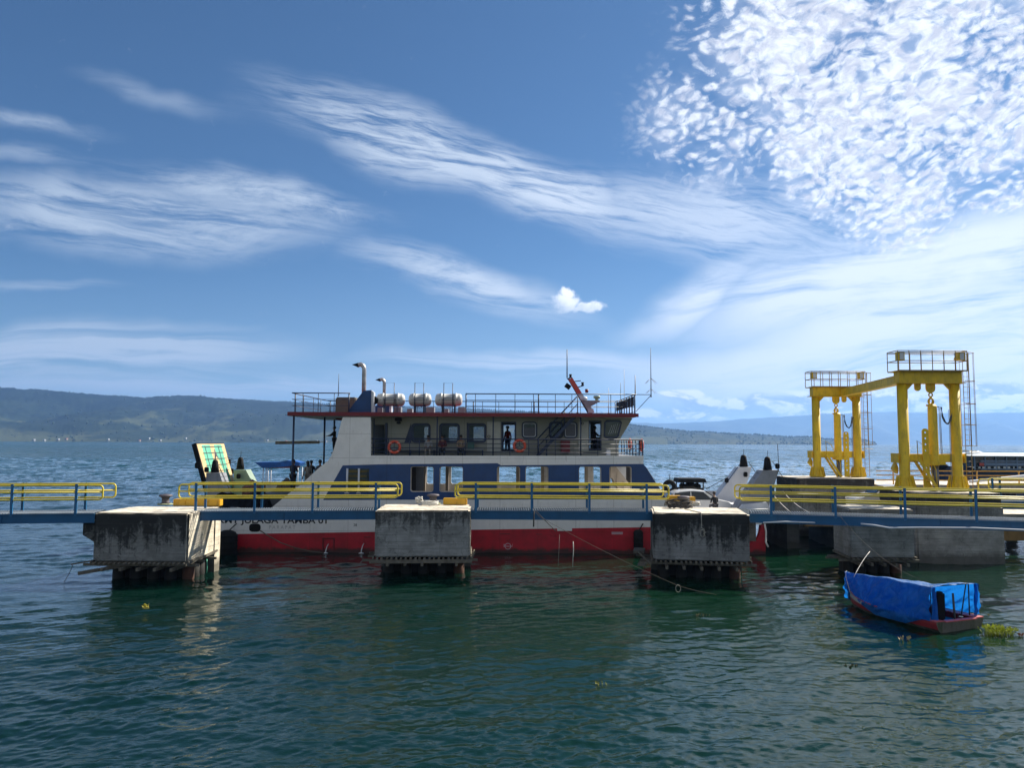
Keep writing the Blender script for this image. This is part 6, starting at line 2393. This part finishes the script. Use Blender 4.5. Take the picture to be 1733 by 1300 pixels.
# ------------------------------------------------------------------ cars
def car(label, x0, L_, Y, zg, hgt, paint, nose=1, W=1.72, rack=False):
    """x0 rear end, nose=+1 points to +x"""
    X = lambda f_: x0 + L_ * (f_ if nose > 0 else 1 - f_)
    t = thing('car', label, 'car', (x0 + L_ / 2, Y + W / 2, zg))
    H = hgt
    prof = [(.0, .36), (.005, .62), (.02, .95), (.05, 1.02), (.12, 1.42), (.20, 1.56), (.40, 1.62), (.56, 1.56), (.73, 1.08), (.90, .94), (.985, .76), (1.0, .50), (.99, .30), (.88, .24), (.12, .24)]
    k = H / 1.62
    # body lofted across the width with tumblehome
    secs = [(0.0, .93, .02), (.035, .985, .0), (.12, 1.0, .0), (.88, 1.0, 0), (.965, .985, 0), (1.0, .93, .02)]
    mb = MB().use(paint)
    vs = []
    n_ = len(prof)
    for f_, sc, ins in secs:
        for u_, z_ in prof:
            zz = z_ if z_ < .98 else .98 + (z_ - .98) * (1 if .1 < f_ < .9 else .93)
            uu = .5 + (u_ - .5) * (sc if z_ < 1.0 else sc * .985)
            yy = Y + W * (f_ if z_ < .98 else .5 + (f_ - .5) * (1 - .20 * (z_ - .98) / .64))
            vs.append((X(uu), yy, zg + zz * k))
    fs = []
    for j in range(len(secs) - 1):
        for i in range(n_):
            i2 = (i + 1) % n_
            fs.append((j * n_ + i, j * n_ + i2, (j + 1) * n_ + i2, (j + 1) * n_ + i))
    fs += [tuple(range(n_)), tuple((len(secs) - 1) * n_ + i for i in reversed(range(n_)))]
    mb.add(vs, fs, True)
    o = mb.build('body', t)
    try:
        o.data.set_sharp_from_angle(angle=R(38))
    except Exception:
        pass
    mb = MB().use(M_dglass)
    for f_, s2 in ((0.0, -1), (1.0, 1)):
        for poly in ([(.115, 1.05), (.15, 1.42), (.36, 1.52), (.36, 1.05)], [(.375, 1.05), (.375, 1.52), (.54, 1.49), (.66, 1.05)]):
            q = []
            for off in (.012, -.02):
                for u_, z_ in poly:
                    yy = Y + W * (.5 + (f_ - .5) * (1 - .20 * (z_ - .98) / .64))
                    q.append((X(u_), yy + s2 * off, zg + z_ * k))
            m4 = len(poly)
            mb.add(q, [tuple(range(m4)), tuple(reversed(range(m4, 2 * m4)))] + [(i, i + m4, (i + 1) % m4 + m4, (i + 1) % m4) for i in range(m4)])
    mb.build('side_window', t)
    mb = MB().use(M_dglass)
    for pa_, pb_ in (((.585, 1.53), (.715, 1.12)), ((.065, 1.10), (.115, 1.40))):
        d_ = .02
        q = []
        for (u_, z_), sh in ((pa_, .16), (pa_, .84), (pb_, .90), (pb_, .10)):
            q.append((X(u_) + (d_ if nose > 0 else -d_) * (1 if u_ > .3 else -1), Y + W * sh, zg + z_ * k + .012))
        mb.add(q + [(a_ - .03 * nose * (1 if pa_[0] > .3 else -1), b_, c_ - .03) for a_, b_, c_ in q], [(0, 1, 2, 3), (7, 6, 5, 4), (0, 4, 5, 1), (1, 5, 6, 2), (2, 6, 7, 3), (3, 7, 4, 0)])
    mb.build('windscreen', t)
    for u_ in (.19, .80):
        for yy in (Y + .02, Y + W - .24):
            mb = MB().use(M_rubber)
            mb.lathe([(.20, yy), (.31, yy + .01), (.33, yy + .05), (.33, yy + .17), (.31, yy + .21), (.20, yy + .22)], (X(u_), 0, zg + .33), 'y', 24)
            wh = mb.build('wheel', t)
            MB().use(M_chrome).lathe([(.03, yy - .004), (.20, yy - .002), (.20, yy + .2)], (X(u_), 0, zg + .33), 'y', 18).build('rim', wh)
    mb = MB().use(mat('lamp_red', (.45, .01, .01), .25))
    for yy in (Y + .04, Y + W - .24):
        mb.box((X(.0) - .015 * nose, yy, zg + .80 * k), (X(.045), yy + .20, zg + 1.0 * k), bev=.02)
    mb.build('tail_lamp', t)
    mb = MB().use(M_alum)
    for yy in (Y + .05, Y + W - .30):
        mb.box((X(.955), yy, zg + .66 * k), (X(.995), yy + .25, zg + .80 * k), bev=.02)
    mb.build('headlamp', t)
    if rack:
        for yy in (Y + .25, Y + W - .25):
            mb = MB().use(M_black)
            mb.tube([(X(.18), yy, zg + H), (X(.22), yy, zg + H + .06), (X(.48), yy, zg + H + .08), (X(.52), yy, zg + H)], .018, 6)
            mb.build('roof_rail', t)


M_cwhite = mat('car_white', (.62, .62, .62), .25, var=.03, coat=.5)
M_cgrey = mat('car_silver', (.42, .43, .44), .28, var=.03, coat=.5)
x0 = X_(1124, 44.2)
car('white car on the ferry deck behind the streaked mooring block', x0, X_(1246, 44.2) - x0, 44.2, SZ(828, 44.2) - 1.60, 1.60, M_cwhite, 1, rack=True)
x0 = X_(1448, 44.4)
car('silver car with red tail lamps on the loading bridge between the gantries', x0, 4.0, 44.4, 2.104, 1.52, M_cgrey, -1)


# ------------------------------------------------------------------ small boat under a blue tarpaulin
def tarp_boat():
    SL, SR = G(1583, 1073, 0), G(1667, 1064, 0)
    stern = (SL + SR) / 2
    bow = G(1443, 1022, 0)
    ax = Vector((bow.x - stern.x, bow.y - stern.y, 0))
    Lb = ax.length * 1.02
    ax.normalize()
    sd = Vector((ax.y, -ax.x, 0))
    if sd.x > 0:
        sd = -sd          # sd points to the camera's left, the side we see
    W = (SR - SL).length / 2 * .97
    pt = lambda s_, w_, z: stern + ax * (Lb * s_) + sd * (w_) + Vector((0, 0, z))
    t = thing('small_boat', 'small red boat covered with a blue tarpaulin, moored by the right walkway', 'boat', stern)
    hw = lambda s_: W * (1 - max(0, (s_ - .45) / .55) ** 2.0 * .93)
    gz = lambda s_: .34 + .22 * max(0, s_ - .3) ** 1.5
    N = 22
    mb = MB()
    rows = []
    for i in range(N + 1):
        s_ = i / N
        h, g = hw(s_), gz(s_)
        rows.append([pt(s_, h, g), pt(s_, h * 1.0, g - .07), pt(s_ * .985, h * .93, .10), pt(s_ * .96, h * .70, -.12), pt(s_ * .95, 0, -.2),
                     pt(s_ * .96, -h * .70, -.12), pt(s_ * .985, -h * .93, .10), pt(s_, -h, g - .07), pt(s_, -h, g)])
    m1 = 9
    vs = [p for r_ in rows for p in r_]
    M_hr = mat('boat_red', (.40, .035, .04), .5, grime=.6, gcol=(.12, .03, .03))
    M_hb = mat('boat_bottom', (.13, .115, .09), .8, grime=.7, gcol=(.03, .05, .02), gth=(.42, .6))
    o = len(mb.v)
    mb.use(M_hr)
    mb.add(vs, [])
    for j in range(m1 - 1):
        mb.use(M_hr if j in (0, 7) else M_hb if j in (2, 3, 4, 5) else M_hr)
        for i in range(N):
            mb.f.append((o + i * m1 + j, o + i * m1 + j + 1, o + (i + 1) * m1 + j + 1, o + (i + 1) * m1 + j)); mb.mi.append(mb.cur); mb.smooth.append(False)
    mb.use(M_hb)
    mb.f.append(tuple(o + j for j in range(m1))); mb.mi.append(mb.cur); mb.smooth.append(False)
    hull = mb.build('hull', t)
    sm = hull.modifiers.new('th', 'SOLIDIFY'); sm.thickness = .03; sm.offset = -1
    mb = MB().use(mat('boat_white', (.45, .45, .43), .5, grime=.5, gcol=(.05, .05, .05)))
    for i in range(14, N):
        a_, b_ = i / N, (i + 1) / N
        q = [pt(a_, hw(a_) + .012, gz(a_) + .01), pt(b_, hw(b_) + .012, gz(b_) + .01), pt(b_, hw(b_) + .012, gz(b_) - .13), pt(a_, hw(a_) + .012, gz(a_) - .13)]
        mb.add(q + [p - sd * .01 for p in q], [(0, 1, 2, 3), (7, 6, 5, 4), (0, 4, 5, 1), (1, 5, 6, 2), (2, 6, 7, 3), (3, 7, 4, 0)])
    mb.build('white_strake', t)
    # side decks, stern beam, floor
    mb = MB().use(mat('boat_pink', (.55, .11, .11), .5, grime=.35))
    for s2 in (-1, 1):
        for i in range(N - 1):
            a_, b_ = i / N, (i + 1) / N
            q = [pt(a_, s2 * hw(a_) * 1.03, gz(a_) + .005), pt(b_, s2 * hw(b_) * 1.03, gz(b_) + .005), pt(b_, s2 * hw(b_) * .72, gz(b_) + .005), pt(a_, s2 * hw(a_) * .66, gz(a_) + .005)]
            mb.add(q + [p + Vector((0, 0, .03)) for p in q], [(0, 1, 2, 3), (7, 6, 5, 4), (0, 4, 5, 1), (1, 5, 6, 2), (2, 6, 7, 3), (3, 7, 4, 0)])
    q = [pt(-.015, -W * .66, .33), pt(-.015, W * .66, .33), pt(.02, W * .66, .33), pt(.02, -W * .66, .33)]
    mb.add(q + [p + Vector((0, 0, .035)) for p in q], [(0, 1, 2, 3), (7, 6, 5, 4), (0, 4, 5, 1), (1, 5, 6, 2), (2, 6, 7, 3), (3, 7, 4, 0)])
    mb.build('side_deck', t)
    mb = MB().use(mat('boat_floor', (.02, .16, .24), .6, grime=.4))
    q = [pt(.04, -W * .8, .14), pt(.04, W * .8, .14), pt(.7, W * .6, .18), pt(.7, -W * .6, .18)]
    mb.add(q + [p - Vector((0, 0, .03)) for p in q], [(0, 1, 2, 3), (7, 6, 5, 4), (0, 4, 5, 1), (1, 5, 6, 2), (2, 6, 7, 3), (3, 7, 4, 0)])
    mb.build('floor', t)
    # frame under the sheet
    mb = MB().use(M_drope)
    zt2 = 1.42
    s0 = .07
    for s_ in (s0, .36):
        zf = zt2 - (.34 if s_ > .2 else .03)
        zn = zt2 - (.05 if s_ > .2 else .02)
        mb.tube([pt(s_, W * .84, .3), pt(s_, W * .84, zn), pt(s_, -W * .80, zf), pt(s_, -W * .80, .3)], .022, 6)
    mb.tube([pt(s0 + .04, -W * .62, .2), pt(s0 + .0, -W * .70, zt2)], .02, 6)
    mb.build('canopy_frame', t)
    mb = MB().use(M_black)
    q = pt(.10, W * .30, .0)
    mb.box((q.x - .18, q.y - .1, .25), (q.x + .14, q.y + .18, 1.18), bev=.06)
    mb.use(M_dgrey).tube([pt(.03, W * .05, .14), pt(.05, W * .0, 1.15)], .035, 8)
    mb.build('outboard_motor', t)
    # tarpaulin
    m_ = bpy.data.materials.new('tarpaulin_blue')
    m_.use_nodes = True
    tt = NT(m_.node_tree)
    b = tt.n['Principled BSDF']
    k_ = tt.ramp(tt.noise(tt.new('ShaderNodeTexCoord').outputs['Object'], 2.5, 5, .6), .3, .7, .8, 1.15)
    tt.put(b.inputs['Base Color'], tt.mix(1.0, (.004, .16, .52), tt.cxyz(k_, k_, k_), 'MULTIPLY'))
    b.inputs['Roughness'].default_value = .42
    tr = tt.new('ShaderNodeBsdfTranslucent')
    tr.inputs[0].default_value = (.01, .22, .75, 1)
    ms = tt.new('ShaderNodeMixShader')
    ms.inputs[0].default_value = .38
    tt.l.new(b.outputs[0], ms.inputs[1]); tt.l.new(tr.outputs[0], ms.inputs[2])
    bn = tt.new('ShaderNodeBump')
    bn.inputs['Strength'].default_value = .9
    bn.inputs['Distance'].default_value = .07
    ob = tt.new('ShaderNodeTexCoord').outputs['Object']
    crs = tt.new('ShaderNodeTexVoronoi', feature='DISTANCE_TO_EDGE')
    tt.put(crs.inputs['Vector'], tt.vm('ADD', tt.map(ob, rot=(.3, .5, .2), scale=(1, 1.6, 1.5)), tt.vm('SCALE', tt.noise(ob, 2, 3, .5, 0, 1), .6)))
    crs.inputs['Scale'].default_value = 1.7
    tt.put(bn.inputs['Height'], tt.m('ADD', tt.noise(tt.map(ob, rot=(0, .6, .4), scale=(1, 4, 1.2)), 2.2, 5, .6, 1.5), tt.m('ADD', tt.m('MULTIPLY', tt.noise(ob, 9, 4, .6), .3), tt.m('MULTIPLY', tt.m('MINIMUM', crs.outputs['Distance'], .12), 3.0))))
    tt.l.new(bn.outputs[0], b.inputs['Normal'])
    tt.l.new(ms.outputs[0], tt.n['Material Output'].inputs[0])
    NS, NW = 110, 84
    rng = random.Random(4)
    vs, fs = [], []
    for i in range(NS + 1):
        s_ = .035 + (1.045 - .035) * i / NS
        top = zt2 + .02 - .27 * max(0, (s_ - .36) / .64) ** 1.15 - .035 * math.sin(pi * min(1, max(0, (s_ - s0) / .29)))
        h = max(.035, W * 1.04 * (1 - max(0, (s_ - .42) / .60) ** 1.9 * .97))
        ht = W * .90 * (1 - max(0, (s_ - .36) / .66) ** 1.3 * .93)
        for j in range(NW + 1):
            v_ = j / NW * 2 - 1
            av = abs(v_)
            if av < .36:
                w_ = ht * (v_ / .36)
                z = top - .02 * cos(v_ / .36 * pi * 2.2) + .015 * math.sin(s_ * 23 + v_ * 9) - .30 * (.5 - v_ / .72) * min(1, max(0, (s_ - s0) / .25))
            else:
                f_ = (av - .36) / .64
                low = (.40 if v_ > 0 else .42) - .26 * min(1, max(0, (s_ - .10) / .14)) + .62 * max(0, (s_ - .52)) * 1.6
                if v_ > 0:
                    low += .10 * max(0, math.sin((s_ - .72) * 9)) * (1 if s_ > .72 else 0) - .05
                    if s_ > .95:
                        low = .16
                w_ = math.copysign(ht + (h - ht) * (f_ ** .8), v_)
                tq = top - (.30 * min(1, max(0, (s_ - s0) / .25)) if v_ < 0 else 0)
                z = tq + (low - tq) * f_
                # radiating folds towards the lashing on the gunwale
                rdg = lambda q: 1 - 2 * abs(math.sin(q)) ** .7
                fold = .045 * rdg(s_ * 17 + f_ * 3) * math.sin(pi * f_) + .065 * rdg(math.atan2(f_ - 1.05, (s_ - .66) * 2.4) * 9) * math.sin(pi * f_) ** .5 + .02 * rdg(s_ * 43 - f_ * 9)
                w_ += math.copysign(fold, v_) + math.copysign(.03 * math.sin(pi * f_), v_)
            if s_ < .075 and av > .36:
                w_ *= 1.0
            vs.append(pt(s_ + .006 * math.sin(j * .7), w_, z + rng.uniform(-.004, .004)))
    n1 = NW + 1
    fs = []
    for i in range(NS):
        s_ = (i + .5) / NS
        for j in range(NW):
            fs.append((i * n1 + j, i * n1 + j + 1, (i + 1) * n1 + j + 1, (i + 1) * n1 + j))
    # curtain on the near side of the open stern
    o_ = len(vs)
    for i in range(7):
        for j in range(9):
            f_ = j / 8
            zz = zt2 - (zt2 - .38) * f_
            ww = W * .90 + W * .12 * f_
            vs.append(pt(.035 - .015 * math.sin(i * 1.3 + f_ * 3), ww - (i / 6) * (.05 + .30 * f_ ** 1.4) - .0, zz))
    fs += [(o_ + i * 9 + j, o_ + i * 9 + j + 1, o_ + (i + 1) * 9 + j + 1, o_ + (i + 1) * 9 + j) for i in range(6) for j in range(8)]
    o_ = len(vs)
    for i in range(5):
        for j in range(9):
            f_ = j / 8
            zz = zt2 - (zt2 - .42) * f_
            vs.append(pt(.03 - .02 * math.sin(i * 1.6 + f_ * 3), -W * .94 + (i / 4) * (.03 + .16 * f_ ** 1.5), zz))
    fs += [(o_ + i * 9 + j, o_ + i * 9 + j + 1, o_ + (i + 1) * 9 + j + 1, o_ + (i + 1) * 9 + j) for i in range(4) for j in range(8)]
    mb = MB().use(m_)
    mb.add(vs, fs, True)
    o = mb.build('tarpaulin', t, fix=False)
    o.data.transform(Matrix.Identity(4))
    mb = MB().use(M_wrope)
    mb.tube([pt(1.03, .06, 1.16), pt(1.0, .20, .98), pt(.93, W * .42, .80), pt(.86, W * .62, .55)], .012, 5)
    mb.tube([pt(1.03, .02, 1.18), pt(1.05, -.02, .9)], .014, 5)
    for i in range(3):
        mb.torus(pt(.02, -W * .15, .42), .04 + .01 * i, .010, 'z', 10, 5)
    mb.build('lashing_rope', t)
    return pt, W


ptB, WB = tarp_boat()


# ------------------------------------------------------------------ floating plants
def leafy(px, py, n_, spread, hgt, m_, name, label, cat, seed, leafw=.05, stem=True):
    rng = random.Random(seed)
    c = G(px, py, 0.0)
    mb = MB().use(m_)
    for i in range(n_):
        a_ = rng.random() * 6.28
        r_ = spread * rng.random() ** .6
        bx, by = c.x + r_ * cos(a_) * 1.3, c.y + r_ * math.sin(a_) * .8
        tilt = rng.uniform(.1, .9)
        ta = rng.random() * 6.28
        h = hgt * rng.uniform(.4, 1.0)
        tip = Vector((bx + h * tilt * cos(ta), by + h * tilt * math.sin(ta), h * (1 - tilt * .4)))
        base = Vector((bx, by, -.01))
        mb.tube([base, base.lerp(tip, .5) + Vector((0, 0, .03)), tip], [.010, .008, .005], 5)
        d = (tip - base).normalized()
        sd = d.cross(Vector((rng.uniform(-1, 1), rng.uniform(-1, 1), .4))).normalized()
        w_, l_ = leafw * rng.uniform(.7, 1.2), leafw * 2.2
        nn = sd.cross(d) * .012
        mb.add([tip, tip + d * l_ * .4 + sd * w_ + nn, tip + d * l_, tip + d * l_ * .4 - sd * w_ + nn, tip + d * l_ * .45 - nn], [(0, 1, 4), (1, 2, 4), (2, 3, 4), (3, 0, 4)])
    o = mb.build(name)
    tag(o, label, cat)


M_hy = mat('hyacinth_green', (.42, .45, .05), .45, var=.5, vscale=9)
leafy(1688, 1075, 95, .36, .26, M_hy, 'water_hyacinth', 'yellow green water hyacinth clump floating at the stern of the tarpaulin boat', 'water plant', 3, .055)
leafy(1727, 1078, 5, .06, .05, mat('leaf_brown', (.28, .09, .02), .6), 'floating_leaf', 'brown curled leaf floating right of the hyacinth clump', 'leaf', 5, .05)
leafy(247, 1030, 9, .10, .10, mat('leaf_yellow', (.42, .36, .04), .5), 'floating_weed', 'small yellow weed floating below the leftmost block', 'water plant', 6, .05)
leafy(1530, 1084, 8, .16, .05, mat('straw_pale', (.36, .30, .16), .7), 'floating_straw', 'pale straw floating in front of the tarpaulin boat', 'water plant', 8, .05)
leafy(1018, 1160, 4, .10, .03, mat('leaf_yellow', (.42, .36, .04), .5), 'floating_leaf', 'lone yellowish leaf floating in the dark green middle of the foreground', 'leaf', 11, .04)
leafy(1440, 1131, 5, .14, .03, mat('straw_dull', (.12, .11, .05), .7), 'floating_straw', 'short dull straw floating below the bow of the tarpaulin boat', 'water plant', 12, .04)
leafy(1190, 1045, 8, .25, .03, mat('straw_dull', (.12, .11, .05), .7), 'floating_straw', 'thin dull straw floating below the streaked mooring block', 'water plant', 9, .05)


# ------------------------------------------------------------------ passenger boat beyond the quay
def passenger_boat():
    Y = 84.0
    x0 = X_(1640, Y)
    L_ = 24
    z = lambda py: P(1690, py, Y).z
    t = thing('passenger_boat', 'long blue and white passenger boat with a pale roof lying beyond the far quay', 'boat', (x0 + L_ / 2, Y + 2, 0))
    mb = MB().use(mat('boat_navy', (.012, .035, .10), .5, grime=.3))
    prow = [(x0 - 3.4, z(786)), (x0 - 1.5, z(793)), (x0 + L_, z(800)), (x0 + L_, -.6), (x0 + .5, -.6), (x0 - 2.2, .6)]
    n_ = len(prow)
    vs = [(p[0] + (0 if k == 1 else (.9 if p[0] < x0 + 3 else 0)), Y + 2 + w_ * (1 if p[0] > x0 - 1 else .25), p[1]) for k, w_ in ((0, -2.2), (1, 0), (2, 2.2)) for p in prow]
    fs = [(j * n_ + i, j * n_ + (i + 1) % n_, (j + 1) * n_ + (i + 1) % n_, (j + 1) * n_ + i) for j in (0, 1) for i in range(n_)]
    fs += [tuple(range(n_)), tuple(2 * n_ + i for i in reversed(range(n_)))]
    mb.add(vs, fs)
    mb.build('hull', t)
    M_bb = mat('boat_paleblue', (.16, .22, .32), .5)
    mb = MB().use(M_bb)
    for a_, b_ in ((779.5, 782), (783.5, 788.5), (793.5, 795.5)):
        mb.box((x0 + 1.2, Y, z(b_)), (x0 + L_ - .5, Y + .1, z(a_)))
    for i in range(18):
        x = x0 + .5 + i * 1.15
        mb.box((x, Y - .02, z(796)), (x + .10, Y + .08, z(772.5)))
    mb.build('cabin_side', t)
    MB().use(M_dglass).box((x0 + .6, Y + .12, z(795)), (x0 + L_ - .6, Y + 4, z(773))).build('cabin_window', t)
    mb = MB().use(mat('boat_roof', (.62, .68, .72), .5, var=.1))
    mb.prism([(Y - .35, z(772.8)), (Y - .35, z(771.6)), (Y + 1.6, z(767)), (Y + 4.4, z(769)), (Y + 4.4, z(772.8))], x0 - .4, x0 + L_, 'x')
    mb.build('roof', t)
    mb = MB().use(M_alum)
    for i in range(6):
        mb.tube([(x0 - 1.0 + i * .25, Y + .2 * i, z(771)), (x0 + .5 + i * .3, Y + .2 * i, z(764 + (i % 3)))], .05, 5)
    mb.box((x0 - 1.6, Y - .1, z(778)), (x0 - 1.3, Y + .3, z(771)), bev=.03)
    mb.build('bow_gear', t)
    mb = MB().use(M_black)
    mb.ball((x0 - 3.3, Y + 1.2, z(787)), (.8, .5, .35))
    mb.ball((x0 - 2.6, Y + 1.2, z(790)), (.9, .5, .4))
    mb.build('anchor', t)
    rng = random.Random(3)
    mb = MB().use(M_raft)
    for i in range(14):
        x = x0 + .3 + i * .55 + rng.uniform(-.1, .1)
        mb.box((x, Y - .06, z(793.2)), (x + rng.uniform(.12, .3), Y - .01, z(790.5 - rng.random())))
    mb.use(M_mast).box((x0 + 1.0, Y - .1, z(789)), (x0 + 1.5, Y - .03, z(784)), bev=.02)
    mb.build('side_lettering', t)


passenger_boat()


def canopy_boat():
    Y = 80.0
    z = lambda py: P(470, py, Y).z
    a_, b_ = X_(437, Y), X_(514, Y)
    t = thing('canopy_boat', 'small open boat with a blue sheet over a rusty frame beyond the ferry bow', 'boat', ((a_ + b_) / 2, Y, 0))
    mb = MB().use(mat('sheet_azure', (.008, .09, .34), .5, var=.3))
    mb.prism([(a_, z(782.5)), (X_(478, Y), z(781.5)), (X_(492, Y), z(779)), (X_(503, Y), z(780)), (b_, z(783)), (X_(511, Y), z(788)), (X_(452, Y), z(792)), (X_(449, Y), z(791))], Y - 1.0, Y + 1.0)
    mb.build('canopy', t)
    mb = MB().use(mat('frame_rust', (.20, .045, .02), .8))
    mb.box((X_(453, Y), Y - .95, z(792)), (X_(505, Y), Y + .95, z(788)))
    mb.build('canopy_frame', t)
    mb = MB().use(M_alum)
    for px in (451, 456, 509):
        for yy in (Y - .8, Y + .8):
            mb.tube([(X_(px, Y), yy, .4), (X_(px, Y), yy, z(791))], .05, 6)
    mb.build('canopy_post', t)
    mb = MB().use(mat('boat_brown', (.16, .06, .03), .7))
    mb.prism([(a_ - .8, 1.0), (a_ - .2, .0), (b_, -.1), (b_ + .3, .9)], Y - 1.0, Y + 1.0)
    mb.build('hull', t)


canopy_boat()

# ------------------------------------------------------------------ haze
def make_haze():
    m_ = bpy.data.materials.new('lake_haze')
    m_.use_nodes = True
    m_.node_tree.nodes.clear()
    t = NT(m_.node_tree)
    pv = t.new('ShaderNodeVolumePrincipled')
    pv.inputs['Color'].default_value = (0.28, 0.52, 1.0, 1)
    pv.inputs['Density'].default_value = HAZE_DENSITY
    pv.inputs['Anisotropy'].default_value = 0.3
    out = t.new('ShaderNodeOutputMaterial')
    t.l.new(pv.outputs[0], out.inputs['Volume'])
    o = MB().box((-21000, -400, -8), (21000, 12500, 500)).build('haze', m_=m_)
    tag(o, 'thin blue haze hanging over the lake and hills', 'haze', kind='stuff')


HAZE_DENSITY = 0.000105
make_haze()
